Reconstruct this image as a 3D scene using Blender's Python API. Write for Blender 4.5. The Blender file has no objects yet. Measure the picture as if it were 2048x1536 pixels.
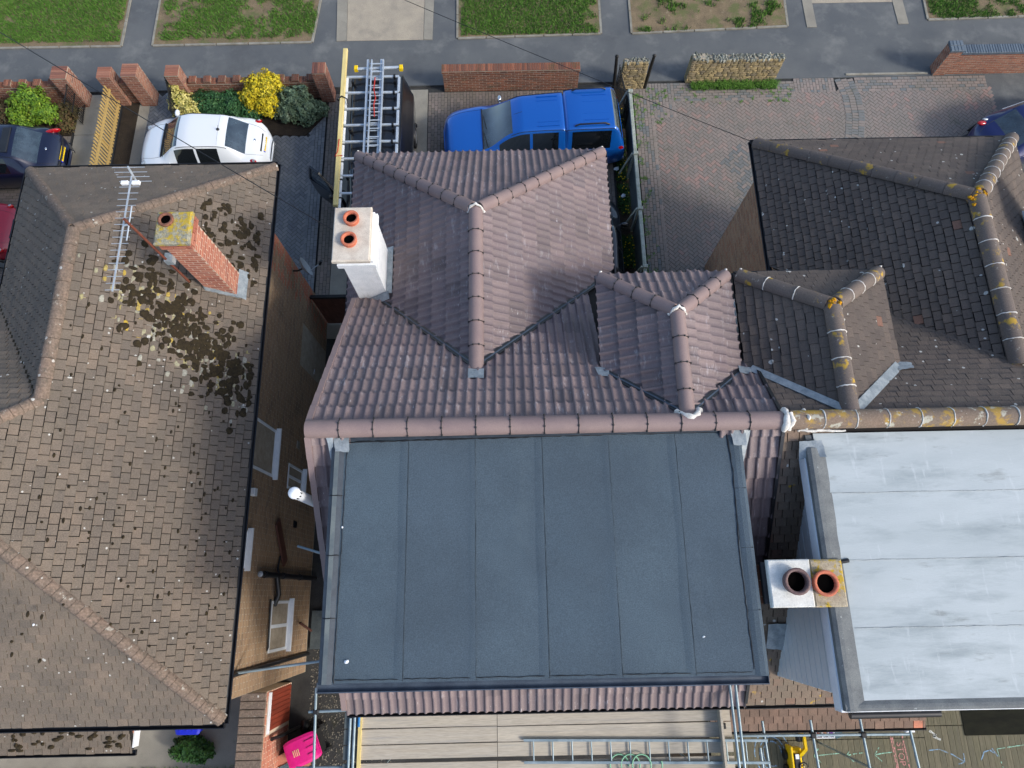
import bpy, bmesh, math, random
from math import sin, cos, tan, pi, radians, sqrt, atan2, hypot
from mathutils import Vector as V, Matrix, noise
from mathutils.bvhtree import BVHTree

# ------------------------------------------------------------------ camera, sky, sun
scene = bpy.context.scene
COL = scene.collection
CAMH = 18.0
cam_d = bpy.data.cameras.new('camera'); cam = bpy.data.objects.new('camera', cam_d); COL.objects.link(cam)
cam_d.sensor_width = 36.0; cam_d.lens = 1364 / 2048 * 36; cam_d.clip_end = 400; cam_d.clip_start = 0.1
CR = (Matrix.Rotation(radians(-.71), 4, 'Z') @ Matrix.Rotation(radians(17.13), 4, 'X') @ Matrix.Rotation(radians(-.41), 4, 'Z'))
cam.matrix_world = Matrix.Translation((0, 0, CAMH)) @ CR
scene.camera = cam

SUN_EL = 35.0
SUN_AZ = atan2(.90, -.42)            # the sun stands to the right of and behind the houses
world = bpy.data.worlds.new('World'); scene.world = world; world.use_nodes = True
wn = world.node_tree; wn.nodes.clear()
wo = wn.nodes.new('ShaderNodeOutputWorld'); wb = wn.nodes.new('ShaderNodeBackground'); ws = wn.nodes.new('ShaderNodeTexSky')
ws.sky_type = 'NISHITA'; ws.sun_disc = False; ws.sun_elevation = radians(SUN_EL); ws.sun_rotation = SUN_AZ
ws.air_density = 1.0; ws.dust_density = 2.2; ws.ozone_density = 1.0
wb.inputs['Strength'].default_value = 0.15
wn.links.new(ws.outputs[0], wb.inputs[0]); wn.links.new(wb.outputs[0], wo.inputs[0])
sun_d = bpy.data.lights.new('sun', 'SUN'); sun = bpy.data.objects.new('sun', sun_d); COL.objects.link(sun)
sun_d.energy = 1.55; sun_d.angle = radians(9.0); sun_d.color = (1.0, .96, .89)
sd = V((-sin(SUN_AZ) * cos(radians(SUN_EL)), -cos(SUN_AZ) * cos(radians(SUN_EL)), -sin(radians(SUN_EL))))
sun.rotation_euler = sd.to_track_quat('-Z', 'Y').to_euler(); sun.location = (30, -14, 30)
vs = scene.view_settings; vs.view_transform = 'Standard'; vs.look = 'None'; vs.exposure = 0.76; vs.gamma = 1.0; vs.use_curve_mapping = False

random.seed(7)
R = random.random
def U(a, b): return random.uniform(a, b)

# ------------------------------------------------------------------ helpers
def s2l(c): return c / 12.92 if c <= .04045 else ((c + .055) / 1.055) ** 2.4
def S(r, g, b): return (s2l(r / 255), s2l(g / 255), s2l(b / 255))

def M(name, c1, c2=None, scale=1.5, rough=.85, pal=None, fine=.25, fscale=30, bump=.0, bscale=60, layers=(), metal=0.0,
      coat=0.0, spec=.35, rings=(), stretch=None, lo=.35, hi=.65, amount=1.0):
    """procedural material: two-tone noise, optional palette driven by the per-piece 'rnd' value, stain layers, lichen rings"""
    m = bpy.data.materials.new(name); m.use_nodes = True
    nt = m.node_tree; N = nt.nodes; L = nt.links
    bs = N['Principled BSDF']; geo = N.new('ShaderNodeNewGeometry')
    pos = geo.outputs['Position']
    if stretch:
        mp = N.new('ShaderNodeMapping'); mp.inputs['Scale'].default_value = stretch; L.new(pos, mp.inputs[0]); pos = mp.outputs[0]
    def nz(sc, det=4, vec=None, rgh=.6):
        n = N.new('ShaderNodeTexNoise'); n.inputs['Scale'].default_value = sc; n.inputs['Detail'].default_value = det
        n.inputs['Roughness'].default_value = rgh; L.new(vec or pos, n.inputs['Vector']); return n.outputs['Fac']
    def rng(x, a, b, c=0., d=1.):
        r = N.new('ShaderNodeMapRange'); r.inputs[1].default_value = a; r.inputs[2].default_value = b
        r.inputs[3].default_value = c; r.inputs[4].default_value = d; L.new(x, r.inputs[0]); return r.outputs[0]
    def mix(f, a, b, mode='MIX'):
        x = N.new('ShaderNodeMix'); x.data_type = 'RGBA'; x.blend_type = mode
        for s, val in ((x.inputs[0], f), (x.inputs[6], a), (x.inputs[7], b)):
            if isinstance(val, (int, float)): s.default_value = val
            elif isinstance(val, tuple): s.default_value = (*val[:3], 1)
            else: L.new(val, s)
        return x.outputs[2]
    def mul(a, b):
        x = N.new('ShaderNodeMath'); x.operation = 'MULTIPLY'
        for s, val in ((x.inputs[0], a), (x.inputs[1], b)):
            if isinstance(val, (int, float)): s.default_value = val
            else: L.new(val, s)
        return x.outputs[0]
    col = c1
    if pal:
        at = N.new('ShaderNodeAttribute'); at.attribute_name = 'rnd'
        rp = N.new('ShaderNodeValToRGB'); el = rp.color_ramp.elements
        rp.color_ramp.interpolation = 'LINEAR'
        while len(el) < len(pal): el.new(.5)
        for i, c in enumerate(pal): el[i].position = i / (len(pal) - 1); el[i].color = (*c, 1)
        L.new(at.outputs['Fac'], rp.inputs[0]); col = rp.outputs[0]
    if c2 is not None:
        f = rng(nz(scale, 5), lo, hi, 0, amount); col = mix(f, col, c2)
    if fine:
        f = rng(nz(fscale, 3), .25, .75, 1 - fine, 1 + fine)
        cb = N.new('ShaderNodeCombineColor')
        for i in range(3): L.new(f, cb.inputs[i])
        col = mix(1.0, col, cb.outputs[0], 'MULTIPLY')
    for ly in layers:       # (colour, scale, threshold, softness, strength[, mask scale, mask threshold])
        lv = None
        if len(ly) > 7: mq = N.new('ShaderNodeMapping'); mq.inputs['Scale'].default_value = ly[7]; L.new(geo.outputs['Position'], mq.inputs[0]); lv = mq.outputs[0]
        f = rng(nz(ly[1], 6, lv, rgh=.65), ly[2], ly[2] + ly[3], 0, ly[4])
        if len(ly) > 5: f = mul(f, rng(nz(ly[5], 2), ly[6], ly[6] + .06))
        col = mix(f, col, ly[0])
    for rg in rings:        # (colour, scale, radius, chance): round lichen discs
        vo = N.new('ShaderNodeTexVoronoi'); vo.inputs['Scale'].default_value = rg[1]
        wv = N.new('ShaderNodeVectorMath'); wv.operation = 'ADD'
        wnz = N.new('ShaderNodeTexNoise'); wnz.inputs['Scale'].default_value = rg[1] * 4; L.new(pos, wnz.inputs['Vector'])
        sc_ = N.new('ShaderNodeVectorMath'); sc_.operation = 'SCALE'; sc_.inputs['Scale'].default_value = .25 / rg[1]
        L.new(wnz.outputs['Color'], sc_.inputs[0]); L.new(pos, wv.inputs[0]); L.new(sc_.outputs[0], wv.inputs[1]); L.new(wv.outputs[0], vo.inputs['Vector'])
        sp = N.new('ShaderNodeSeparateColor'); L.new(vo.outputs['Color'], sp.inputs[0])
        f = mul(rng(vo.outputs['Distance'], rg[2], rg[2] * .8), rng(sp.outputs[0], 1 - rg[3], 1 - rg[3] + .001))
        f = mul(f, rng(vo.outputs['Distance'], 0, rg[2] * .6, .45, .9))
        f = mul(f, rng(nz(fscale * 1.3, 3), .3, .5, .4, 1))
        col = mix(f, col, rg[0])
    if isinstance(col, tuple): bs.inputs['Base Color'].default_value = (*col, 1)
    else: L.new(col, bs.inputs['Base Color'])
    bs.inputs['Roughness'].default_value = rough; bs.inputs['Metallic'].default_value = metal
    bs.inputs['Specular IOR Level'].default_value = spec
    if coat: bs.inputs['Coat Weight'].default_value = coat; bs.inputs['Coat Roughness'].default_value = .04
    if bump:
        b = N.new('ShaderNodeBump'); b.inputs['Strength'].default_value = bump; b.inputs['Distance'].default_value = .02
        L.new(nz(bscale, 4), b.inputs['Height']); L.new(b.outputs[0], bs.inputs['Normal'])
    return m

class MB:
    """collects faces; build() links them as one mesh object"""
    def __init__(s): s.v = []; s.f = []; s.r = []; s.s = []
    def add(s, vs_, fs, r=.5, smooth=False):
        o = len(s.v); s.v.extend(tuple(p) for p in vs_)
        for f in fs: s.f.append([i + o for i in f]); s.r.append(r); s.s.append(smooth)
        return s
    def piece(s, p):
        o = len(s.v); s.v.extend(p[0])
        for k, f in enumerate(p[1]): s.f.append([i + o for i in f]); s.r.append(p[2]); s.s.append(p[3][k] if p[3] else False)
    def box(s, x0, x1, y0, y1, z0, z1, r=.5, b=0):
        if b:
            b = min(b, abs(x1 - x0) * .45, abs(y1 - y0) * .45, abs(z1 - z0) * .45)
            P = []
            for z, k in ((z0, 0), (z1 - b, 0), (z1, b)):
                P += [(x0 + k, y0 + k, z), (x1 - k, y0 + k, z), (x1 - k, y1 - k, z), (x0 + k, y1 - k, z)]
            F = [[3, 2, 1, 0], [8, 9, 10, 11]]
            for q in (0, 4):
                for i in range(4): j = (i + 1) % 4; F.append([q + i, q + j, q + 4 + j, q + 4 + i])
            return s.add(P, F, r)
        P = [(x, y, z) for z in (z0, z1) for x, y in ((x0, y0), (x1, y0), (x1, y1), (x0, y1))]
        return s.add(P, [[3, 2, 1, 0], [4, 5, 6, 7], [0, 1, 5, 4], [1, 2, 6, 5], [2, 3, 7, 6], [3, 0, 4, 7]], r)
    def obox(s, c, ax, ay, az, r=.5):
        """box from centre and three half-axis vectors"""
        c = V(c); ax = V(ax); ay = V(ay); az = V(az)
        P = [c + i * ax + j * ay + k * az for k in (-1, 1) for i, j in ((-1, -1), (1, -1), (1, 1), (-1, 1))]
        return s.add(P, [[3, 2, 1, 0], [4, 5, 6, 7], [0, 1, 5, 4], [1, 2, 6, 5], [2, 3, 7, 6], [3, 0, 4, 7]], r)
    def bar(s, p, q, w, h, r=.5, up=(0, 0, 1)):
        p = V(p); q = V(q); d = q - p; x = d.normalized(); u = V(up)
        y = u.cross(x)
        if y.length < 1e-4: y = V((1, 0, 0)).cross(x)
        y.normalize(); z = x.cross(y)
        return s.obox((p + q) / 2, d / 2, y * w / 2, z * h / 2, r)
    def tube(s, pts, rad, n=8, r=.5, caps=True, smooth=True, a0=0, a1=2 * pi, up=(0, 0, 1)):
        pts = [V(p) for p in pts]; k = len(pts); full = abs(a1 - a0 - 2 * pi) < 1e-6
        rad = rad if isinstance(rad, (list, tuple)) else [rad] * k
        P = []; m = n if full else n + 1
        for i, p in enumerate(pts):
            d = (pts[min(i + 1, k - 1)] - pts[max(i - 1, 0)]).normalized()
            u = V(up)
            if abs(d.dot(u)) > .98: u = V((0, 1, 0))
            y = u.cross(d).normalized(); z = d.cross(y)
            for j in range(m):
                a = a0 + (a1 - a0) * j / n; P.append(p + rad[i] * (cos(a) * y + sin(a) * z))
        F = []
        for i in range(k - 1):
            for j in range(n):
                j2 = (j + 1) % m; F.append([i * m + j, i * m + j2, (i + 1) * m + j2, (i + 1) * m + j])
        s.add(P, F, r, smooth)
        if caps and full:
            s.add(P[:m], [list(range(m))[::-1]], r); s.add(P[-m:], [list(range(m))], r)
        return s
    def lathe(s, c, prof, n=16, r=.5, smooth=True):
        """prof: list of (radius, z)"""
        P = []; F = []
        for rr, z in prof:
            for j in range(n): a = 2 * pi * j / n; P.append((c[0] + rr * cos(a), c[1] + rr * sin(a), c[2] + z))
        for i in range(len(prof) - 1):
            for j in range(n): j2 = (j + 1) % n; F.append([i * n + j, i * n + j2, (i + 1) * n + j2, (i + 1) * n + j])
        return s.add(P, F, r, smooth)
    def blob(s, c, rx, ry, rz, n=8, m=5, r=.5, smooth=True, jit=0., half=False):
        P = []; F = []
        for i in range(m + 1):
            t = (pi / 2 if half else pi) * i / m
            for j in range(n):
                a = 2 * pi * j / n; k = 1 + jit * (R() - .5)
                P.append((c[0] + rx * k * sin(t) * cos(a), c[1] + ry * k * sin(t) * sin(a), c[2] + rz * k * cos(t)))
        for i in range(m):
            for j in range(n): j2 = (j + 1) % n; F.append([i * n + j, (i + 1) * n + j, (i + 1) * n + j2, i * n + j2])
        return s.add(P, F, r, smooth)
    def poly(s, pts, th, r=.5):
        """slab: polygon (3D, seen from above counter-clockwise) thickened downwards"""
        n = len(pts); P = [V(p) for p in pts] + [V(p) - V((0, 0, th)) for p in pts]
        F = [list(range(n)), list(range(n, 2 * n))[::-1]] + [[i, n + i, n + (i + 1) % n, (i + 1) % n] for i in range(n)]
        return s.add(P, F, r)
    def build(s, name, mat, parent=None, local=False, kind=None):
        me = bpy.data.meshes.new(name); me.from_pydata(s.v, [], s.f)
        a = me.attributes.new('rnd', 'FLOAT', 'FACE'); a.data.foreach_set('value', s.r)
        me.polygons.foreach_set('use_smooth', s.s); me.materials.append(mat); me.update()
        return link(name, me, parent, local, kind)

def link(name, me, parent=None, local=False, kind=None):
    o = bpy.data.objects.new(name, me); COL.objects.link(o)
    if parent is not None:
        o.parent = parent
        if not local and parent.type == 'EMPTY': o.matrix_parent_inverse = Matrix.Translation(-V(parent.location))
    if kind: o['kind'] = kind
    return o
def thing(name, label, cat, loc=(0, 0, 0), group=None, rz=0.):
    o = bpy.data.objects.new(name, None); COL.objects.link(o); o.location = loc; o.rotation_euler = (0, 0, rz); o.empty_display_size = .2
    return tag(o, label, cat, group)
def tag(o, label, cat, group=None):
    o['label'] = label; o['category'] = cat
    if group: o['group'] = group
    return o
def struct(o): o['kind'] = 'structure'; return o

CI = cam.matrix_world.inverted()
def px(p):
    q = CI @ V(p)
    return (512 + 682 * q.x / -q.z, 384 - 682 * q.y / -q.z, -q.z)
OCC = []            # big roof surfaces, used only to see which small pieces the camera can see
_bvh = None
def seen(p):
    global _bvh
    if _bvh is None:
        vv = []; ff = []
        for poly in OCC: ff.append(list(range(len(vv), len(vv) + len(poly)))); vv += [V(q) for q in poly]
        _bvh = BVHTree.FromPolygons(vv, ff)
    o = V((0, 0, CAMH)); d = V(p) - o; L = d.length
    h = _bvh.ray_cast(o, d.normalized(), L - .12)
    return h[0] is None
def emit(parent, pieces, name, mat, limit=300, rest=None, zup=.0):
    """the pieces that show largest become objects of their own, the others one joined part"""
    sc = []
    for i, p in enumerate(pieces):
        n = len(p[0]); c = V((sum(v[0] for v in p[0]) / n, sum(v[1] for v in p[0]) / n, sum(v[2] for v in p[0]) / n))
        x, y, z = px(c)
        e = max((V(p[0][0]) - V(p[0][k])).length for k in range(1, n))
        ok = 2 < x < 1022 and 2 < y < 766
        if ok: ok = seen(c + V((0, 0, zup)))
        sc.append((-(e / z) if ok else 1, i))
    sc.sort(); single = set(i for s_, i in sc[:limit] if s_ < 0)
    mb = MB(); left = 0
    for i, p in enumerate(pieces):
        if i in single:
            q = MB(); q.piece(p); q.build(name, mat, parent)
        else: mb.piece(p); left += 1
    if left: mb.build(rest or name + 's', mat, parent, kind='stuff')

# pieces ------------------------------------------------------------
def clip(poly, hp):
    """Sutherland-Hodgman in the first two coordinates"""
    for a, b, c in hp:
        out = []; n = len(poly)
        for i in range(n):
            p = poly[i]; q = poly[(i + 1) % n]; dp = a * p[0] + b * p[1] + c; dq = a * q[0] + b * q[1] + c
            if dp >= 0: out.append(p)
            if (dp >= 0) != (dq >= 0):
                t = dp / (dp - dq); out.append(tuple(p[k] + t * (q[k] - p[k]) for k in range(3)))
        poly = out
        if len(poly) < 3: return []
    return poly
ROMAN = []
for k in range(2):
    for u_, h_ in ((0, .004), (.01, .022), (.03, .032), (.05, .022), (.064, .004), (.09, -.003), (.125, -.003)): ROMAN.append((u_ + .15 * k, h_))
ROMAN.append((.30, .004))
def roof_tiles(poly, e0, e1, kind='plain', w=.2, g=.165, skip=None, seed=0, lift=.04, rfun=None, ext=.0, gp=.0065):
    poly = [V(p) for p in poly]; e0 = V(e0); e1 = V(e1)
    u = (e1 - e0).normalized(); n = (poly[1] - poly[0]).cross(poly[2] - poly[0]).normalized()
    if n.z < 0: n = -n
    v = n.cross(u)
    if v.z < 0: v = -v
    P2 = [((p - e0).dot(u), (p - e0).dot(v)) for p in poly]
    ar = sum(P2[i][0] * P2[(i + 1) % len(P2)][1] - P2[(i + 1) % len(P2)][0] * P2[i][1] for i in range(len(P2)))
    if ar < 0: P2.reverse()
    hp = []
    for i in range(len(P2)):
        (a, b), (c, d) = P2[i], P2[(i + 1) % len(P2)]; l = hypot(c - a, d - b)
        if l < 1e-6: continue
        A, B = -(d - b) / l, (c - a) / l; off = .05 if abs(b) < .02 and abs(d) < .02 else ext
        hp.append((A, B, -(A * a + B * b) + off))
    u0 = min(p[0] for p in P2); u1 = max(p[0] for p in P2); v1 = max(p[1] for p in P2); v0 = min(p[1] for p in P2)
    out = []
    for i in range(int(v0 // g) - 1, int(v1 / g) + 2):
        va = i * g - .04; vb = va + g - (.009 if kind == 'plain' else .005)
        sh = (i % 2) * w / 2 if kind == 'plain' else 0
        for j in range(int((u0 - sh) // w) - 1, int((u1 - sh) / w) + 2):
            rs = random.Random(i * 7919 + j * 104729 + seed)
            ua = j * w + sh; ub = ua + w
            if ub < u0 or ua > u1 or vb < v0 or va > v1: continue
            cen = e0 + u * ((ua + ub) / 2) + v * ((va + vb) / 2)
            if skip and skip(cen): continue
            if kind == 'plain':
                l1 = lift + rs.uniform(-.004, .008); l2 = l1 + rs.uniform(-.004, .004); dv = rs.uniform(-.008, .008)
                a_, b_ = ua + gp, ub - gp
                top = [(a_, va + dv, l1), (b_, va + dv, l2), (b_, vb, .018), (a_, vb, .018)]
                fr = [(a_, va + dv, l1 - .03), (b_, va + dv, l2 - .03), (b_, va + dv, l2), (a_, va + dv, l1)]
                sa = [(a_, va + dv, l1 - .03), (a_, va + dv, l1), (a_, vb, .018), (a_, vb, -.014)]
                sb = [(b_, va + dv, l2), (b_, va + dv, l2 - .03), (b_, vb, -.014), (b_, vb, .018)]
                fs = [(top, False), (fr, False), (sa, False), (sb, False), ([(b_, vb, -.014), (a_, vb, -.014), (a_, vb, .018), (b_, vb, .018)], False)]
            else:
                l1 = .054 + rs.uniform(-.004, .006); dv = rs.uniform(-.003, .003); fs = []
                for k in range(len(ROMAN) - 1):
                    (p0, h0), (p1, h1) = ROMAN[k], ROMAN[k + 1]
                    e = .0015 if k == 0 else 0
                    fs.append(([(ua + p0 + e, va + dv, h0 + l1), (ua + p1, va + dv, h1 + l1), (ua + p1, vb, h1 + .004), (ua + p0 + e, vb, h0 + .004)], True))
                    fs.append(([(ua + p0 + e, va + dv, h0 + l1 - .045), (ua + p1, va + dv, h1 + l1 - .045), (ua + p1, va + dv, h1 + l1), (ua + p0 + e, va + dv, h0 + l1)], False))
            inside = all(A * x + B * y + C >= 0 for A, B, C in hp for x in (ua, ub) for y in (va, vb))
            vv = []; ff = []; sm = []; idx = {}
            for f, smooth in fs:
                q = f if inside else clip(f, hp)
                if len(q) < 3: continue
                ids = []
                for p in q:
                    key = (round(p[0], 4), round(p[1], 4), round(p[2], 4), smooth)
                    if key not in idx: idx[key] = len(vv); vv.append(tuple(e0 + u * p[0] + v * p[1] + n * p[2]))
                    if not ids or ids[-1] != idx[key]: ids.append(idx[key])
                if len(ids) > 2 and ids[0] == ids[-1]: ids.pop()
                if len(ids) > 2: ff.append(ids); sm.append(smooth)
            if ff:
                r = rs.random()
                if rfun: r = rfun(cen, r, rs)
                out.append((vv, ff, r, sm))
    return out
def orient(pieces, up=None): return pieces
def brick_face(P, Uv, N, wid, hei, openings=(), bl=.210, bh=.062, j=.014, dep=.004, seed=0, half=0, rf=None, soldier=False):
    """bricks standing proud of the wall plane through P spanned by Uv (horizontal unit) and +Z; openings are (u0,u1,z0,z1)"""
    P = V(P); Uv = V(Uv).normalized(); N = V(N).normalized(); out = []; rs = random.Random(seed)
    nz = int(round(hei / (bh + j)))
    for i in range(nz):
        z0 = i * (bh + j) + j / 2; z1 = z0 + bh; sh = -((i + half) % 2) * (bl + j) / 2
        for k in range(int(wid / (bl + j)) + 2):
            a = k * (bl + j) + sh; b = a + bl; a = max(a, 0.004); b = min(b, wid - .004)
            if b - a < .03: continue
            segs = [(a, b)]
            for (o0, o1, q0, q1) in openings:
                if z1 > q0 and z0 < q1:
                    ns = []
                    for (s0, s1) in segs:
                        if s1 <= o0 or s0 >= o1: ns.append((s0, s1))
                        else:
                            if o0 - s0 > .03: ns.append((s0, o0))
                            if s1 - o1 > .03: ns.append((o1, s1))
                    segs = ns
            for (s0, s1) in segs:
                d = dep + rs.uniform(-.002, .003)
                b0 = [P + Uv * x + V((0, 0, z)) for x, z in ((s0, z0), (s1, z0), (s1, z1), (s0, z1))]
                c = .004
                t0 = [P + Uv * x + V((0, 0, z)) + N * d for x, z in ((s0 + c, z0 + c), (s1 - c, z0 + c), (s1 - c, z1 - c), (s0 + c, z1 - c))]
                vv = [tuple(q) for q in b0 + t0]
                F = [[4, 5, 6, 7]] + [[q, (q + 1) % 4, 4 + (q + 1) % 4, 4 + q] for q in range(4)]
                r = rs.random()
                if rf: r = rf(V(vv[4]), r)
                out.append((vv, F, r, None))
    return out
def brick_block(x0, x1, y0, y1, z0, z1, seed=0, top=True, **k):
    o = brick_face((x0, y0, z0), (1, 0, 0), (0, -1, 0), x1 - x0, z1 - z0, seed=seed, **k)
    o += brick_face((x1, y1, z0), (-1, 0, 0), (0, 1, 0), x1 - x0, z1 - z0, seed=seed + 1, **k)
    o += brick_face((x1, y0, z0), (0, 1, 0), (1, 0, 0), y1 - y0, z1 - z0, seed=seed + 2, half=1, **k)
    o += brick_face((x0, y1, z0), (0, -1, 0), (-1, 0, 0), y1 - y0, z1 - z0, seed=seed + 3, half=1, **k)
    if top:      # brick-on-edge capping
        rs = random.Random(seed + 9); n = max(1, int(round((x1 - x0) / .075))) if (x1 - x0) > (y1 - y0) else max(1, int(round((y1 - y0) / .075)))
        for i in range(n):
            q = MB()
            if (x1 - x0) > (y1 - y0): w = (x1 - x0) / n; q.box(x0 + i * w + .004, x0 + (i + 1) * w - .004, y0 - .004, y1 + .004, z1 - .002, z1 + .012 + rs.uniform(0, .004), b=.006)
            else: w = (y1 - y0) / n; q.box(x0 - .004, x1 + .004, y0 + i * w + .004, y0 + (i + 1) * w - .004, z1 - .002, z1 + .012 + rs.uniform(0, .004), b=.006)
            o.append((q.v, q.f, rs.random(), None))
    return o
def paver(cx, cy, ang, l, w, z, r, th=.03):
    c, s = cos(ang), sin(ang); P = []
    for k, zz in ((0, z - th), (0, z - .005), (.006, z)):
        for x, y in ((-l / 2 + k, -w / 2 + k), (l / 2 - k, -w / 2 + k), (l / 2 - k, w / 2 - k), (-l / 2 + k, w / 2 - k)):
            P.append((cx + c * x - s * y, cy + s * x + c * y, zz))
    F = [[8, 9, 10, 11]] + [[q + i, q + (i + 1) % 4, q + 4 + (i + 1) % 4, q + 4 + i] for q in (4,) for i in range(4)]
    return (P, F, r, None)
def inpoly(x, y, P):
    k = False; n = len(P)
    for i in range(n):
        (a, b), (c, d) = P[i], P[i - 1]
        if (b > y) != (d > y) and x < (c - a) * (y - b) / (d - b) + a: k = not k
    return k
def herringbone(region, holes=(), a=.1, ang=pi / 4, z=0., rfun=None, seed=0):
    rs = random.Random(seed); xs = [p[0] for p in region]; ys = [p[1] for p in region]
    cx, cy = (min(xs) + max(xs)) / 2, (min(ys) + max(ys)) / 2; rr = hypot(max(xs) - cx, max(ys) - cy) / a + 3
    c, s = cos(ang), sin(ang); out = []; n = int(rr)
    for i in range(-n, n):
        for j in range(-n, n):
            k = (i - j) % 4
            if k == 0: x, y, t = i + 1, j + .5, 0
            elif k == 3: x, y, t = i + .5, j + 1, pi / 2
            else: continue
            X = cx + a * (c * x - s * y); Y = cy + a * (s * x + c * y)
            if not inpoly(X, Y, region) or any(inpoly(X, Y, h) for h in holes): continue
            r = rs.random()
            if rfun: r = rfun(X, Y, r)
            out.append(paver(X, Y, ang + t, 2 * a - .007, a - .007, z + rs.uniform(-.002, .002), r))
    return out
def courses(x0, x1, y0, y1, l=.2, w=.1, along='y', z=0.005, seed=0, rfun=None, bond=True):
    """straight rows of pavers; rows end in cut pieces"""
    rs = random.Random(seed); out = []
    a0, a1, b0, b1 = (x0, x1, y0, y1) if along == 'x' else (y0, y1, x0, x1)
    n = max(1, int(round((b1 - b0) / w))); w = (b1 - b0) / n
    for i in range(n):
        a = a0 - ((i % 2) * l / 2 if bond else 0)
        while a < a1:
            s0, s1 = max(a, a0), min(a + l, a1); a += l
            if s1 - s0 < .03: continue
            m = (s0 + s1) / 2; c = b0 + w * (i + .5); X, Y = (m, c) if along == 'x' else (c, m)
            r = rs.random(); r = rfun(X, Y, r) if rfun else r
            out.append(paver(X, Y, 0 if along == 'x' else pi / 2, s1 - s0 - .007, w - .007, z + rs.uniform(-.002, .002), r))
    return out
def half_round(p0, p1, rad, seg, gap=.004, seed=0, spread=1.0, taper=.004):
    """ridge tiles from p0 to p1; returns pieces and the joint positions"""
    p0 = V(p0); p1 = V(p1); d = p1 - p0; L = d.length; n = max(1, int(round(L / seg))); d.normalize()
    y = V((0, 0, 1)).cross(d).normalized(); z = d.cross(y); out = []; js = []; rs = random.Random(seed)
    for i in range(n):
        a = p0 + d * (L * i / n + gap); b = p0 + d * (L * (i + 1) / n - gap); P = []; K = 10
        dz = rs.uniform(-.003, .003)
        for q, rr in ((a, rad + taper), (b, rad)):
            for rad_ in (rr, rr - .018):
                for j in range(K + 1):
                    t = pi / 2 + spread * (j / K - .5) * pi; P.append(tuple(q + rad_ * cos(t) * y + (rad_ * sin(t) + dz) * z))
        m = K + 1; F = []; sm = []
        for j in range(K): F.append([j, j + 1, 2 * m + j + 1, 2 * m + j]); sm.append(True)
        for o in (0, 2 * m):
            for j in range(K): F.append([o + j, o + j + 1, o + m + j + 1, o + m + j]); sm.append(False)
        # separate the smooth outer skin from the ends
        vv = P + P; F2 = [[k for k in f] if sm[q] else [k + len(P) for k in f] for q, f in enumerate(F)]
        out.append((vv, F2, rs.random(), sm))
        if i: js.append(p0 + d * (L * i / n))
    return out, js, (y, z, d)
def text_mesh(txt, size, mat, parent, mw, name='lettering', local=True, ext=.0):
    cu = bpy.data.curves.new(name, 'FONT'); cu.body = txt; cu.size = size; cu.align_x = 'CENTER'; cu.align_y = 'CENTER'; cu.extrude = ext
    t = bpy.data.objects.new(name, cu); COL.objects.link(t)
    dg = bpy.context.evaluated_depsgraph_get(); me = bpy.data.meshes.new_from_object(t.evaluated_get(dg))
    bpy.data.objects.remove(t); bpy.data.curves.remove(cu)
    me.transform(mw); me.materials.clear(); me.materials.append(mat); me.name = name
    return link(name, me, parent, local)

# ------------------------------------------------------------------ materials
WHITE_L = S(205, 205, 198); YEL_L = S(196, 158, 40); GREY_L = S(170, 172, 165)
m_atile = M('plum concrete tile', None, S(112, 100, 100), 1.2, pal=[S(98, 87, 88), S(122, 108, 108), S(112, 98, 100), S(130, 114, 113), S(110, 99, 101)], fine=.14, fscale=45, bump=.15, bscale=120, rough=.6, spec=.4,
            layers=[(S(174, 170, 173), 7, .56, .12, .45, 1.3, .47, (2.2, .5, .5)), (S(204, 202, 204), 16, .64, .06, .75, 1.5, .47, (2.5, .4, .4)), (S(86, 76, 76), 2.2, .58, .12, .35)], amount=.5)
m_aridge = M('plum concrete ridge', None, S(136, 118, 114), 2.0, pal=[S(124, 107, 106), S(132, 114, 112), S(118, 103, 102)], fine=.10, fscale=60, bump=.1, bscale=150, rough=.6, spec=.4, layers=[(S(190, 186, 186), 18, .73, .04, .5)])
m_ltile = M('weathered brown tile', None, S(96, 89, 81), 1.1, pal=[S(113, 103, 91), S(121, 109, 96), S(108, 99, 89), S(126, 112, 98), S(116, 106, 94), S(146, 88, 74)], fine=.28, fscale=55, bump=.5, bscale=90, rough=.92,
            layers=[(S(70, 66, 60), 5, .60, .12, .5), (S(64, 58, 48), 42, .66, .05, .55), (S(168, 164, 154), 33, .69, .05, .55, 3, .48)], rings=[(WHITE_L, 3.6, .12, .07), (WHITE_L, 11, .2, .08)], amount=.6)
m_lridge = M('weathered bonnet hip', None, S(118, 104, 92), 5.0, pal=[S(120, 105, 93), S(132, 113, 99), S(112, 100, 90)], fine=.4, fscale=28, bump=.9, bscale=40, rough=.95,
             layers=[(S(96, 88, 78), 9, .55, .08, .7), (S(182, 178, 166), 6, .62, .05, .75), (YEL_L, 8, .72, .04, .7)], rings=[(WHITE_L, 7, .2, .2)])
m_btile = M('dark weathered tile', None, S(80, 73, 69), 1.0, pal=[S(89, 81, 76), S(100, 91, 84), S(94, 85, 79), S(106, 95, 87), S(90, 82, 77), S(136, 100, 84)], fine=.22, fscale=55, bump=.45, bscale=90, rough=.9,
            layers=[(S(66, 62, 58), 6, .62, .1, .5), (S(150, 147, 138), 30, .70, .05, .45)], rings=[(WHITE_L, 3.3, .14, .17), (WHITE_L, 9, .2, .10)], amount=.5)
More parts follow.
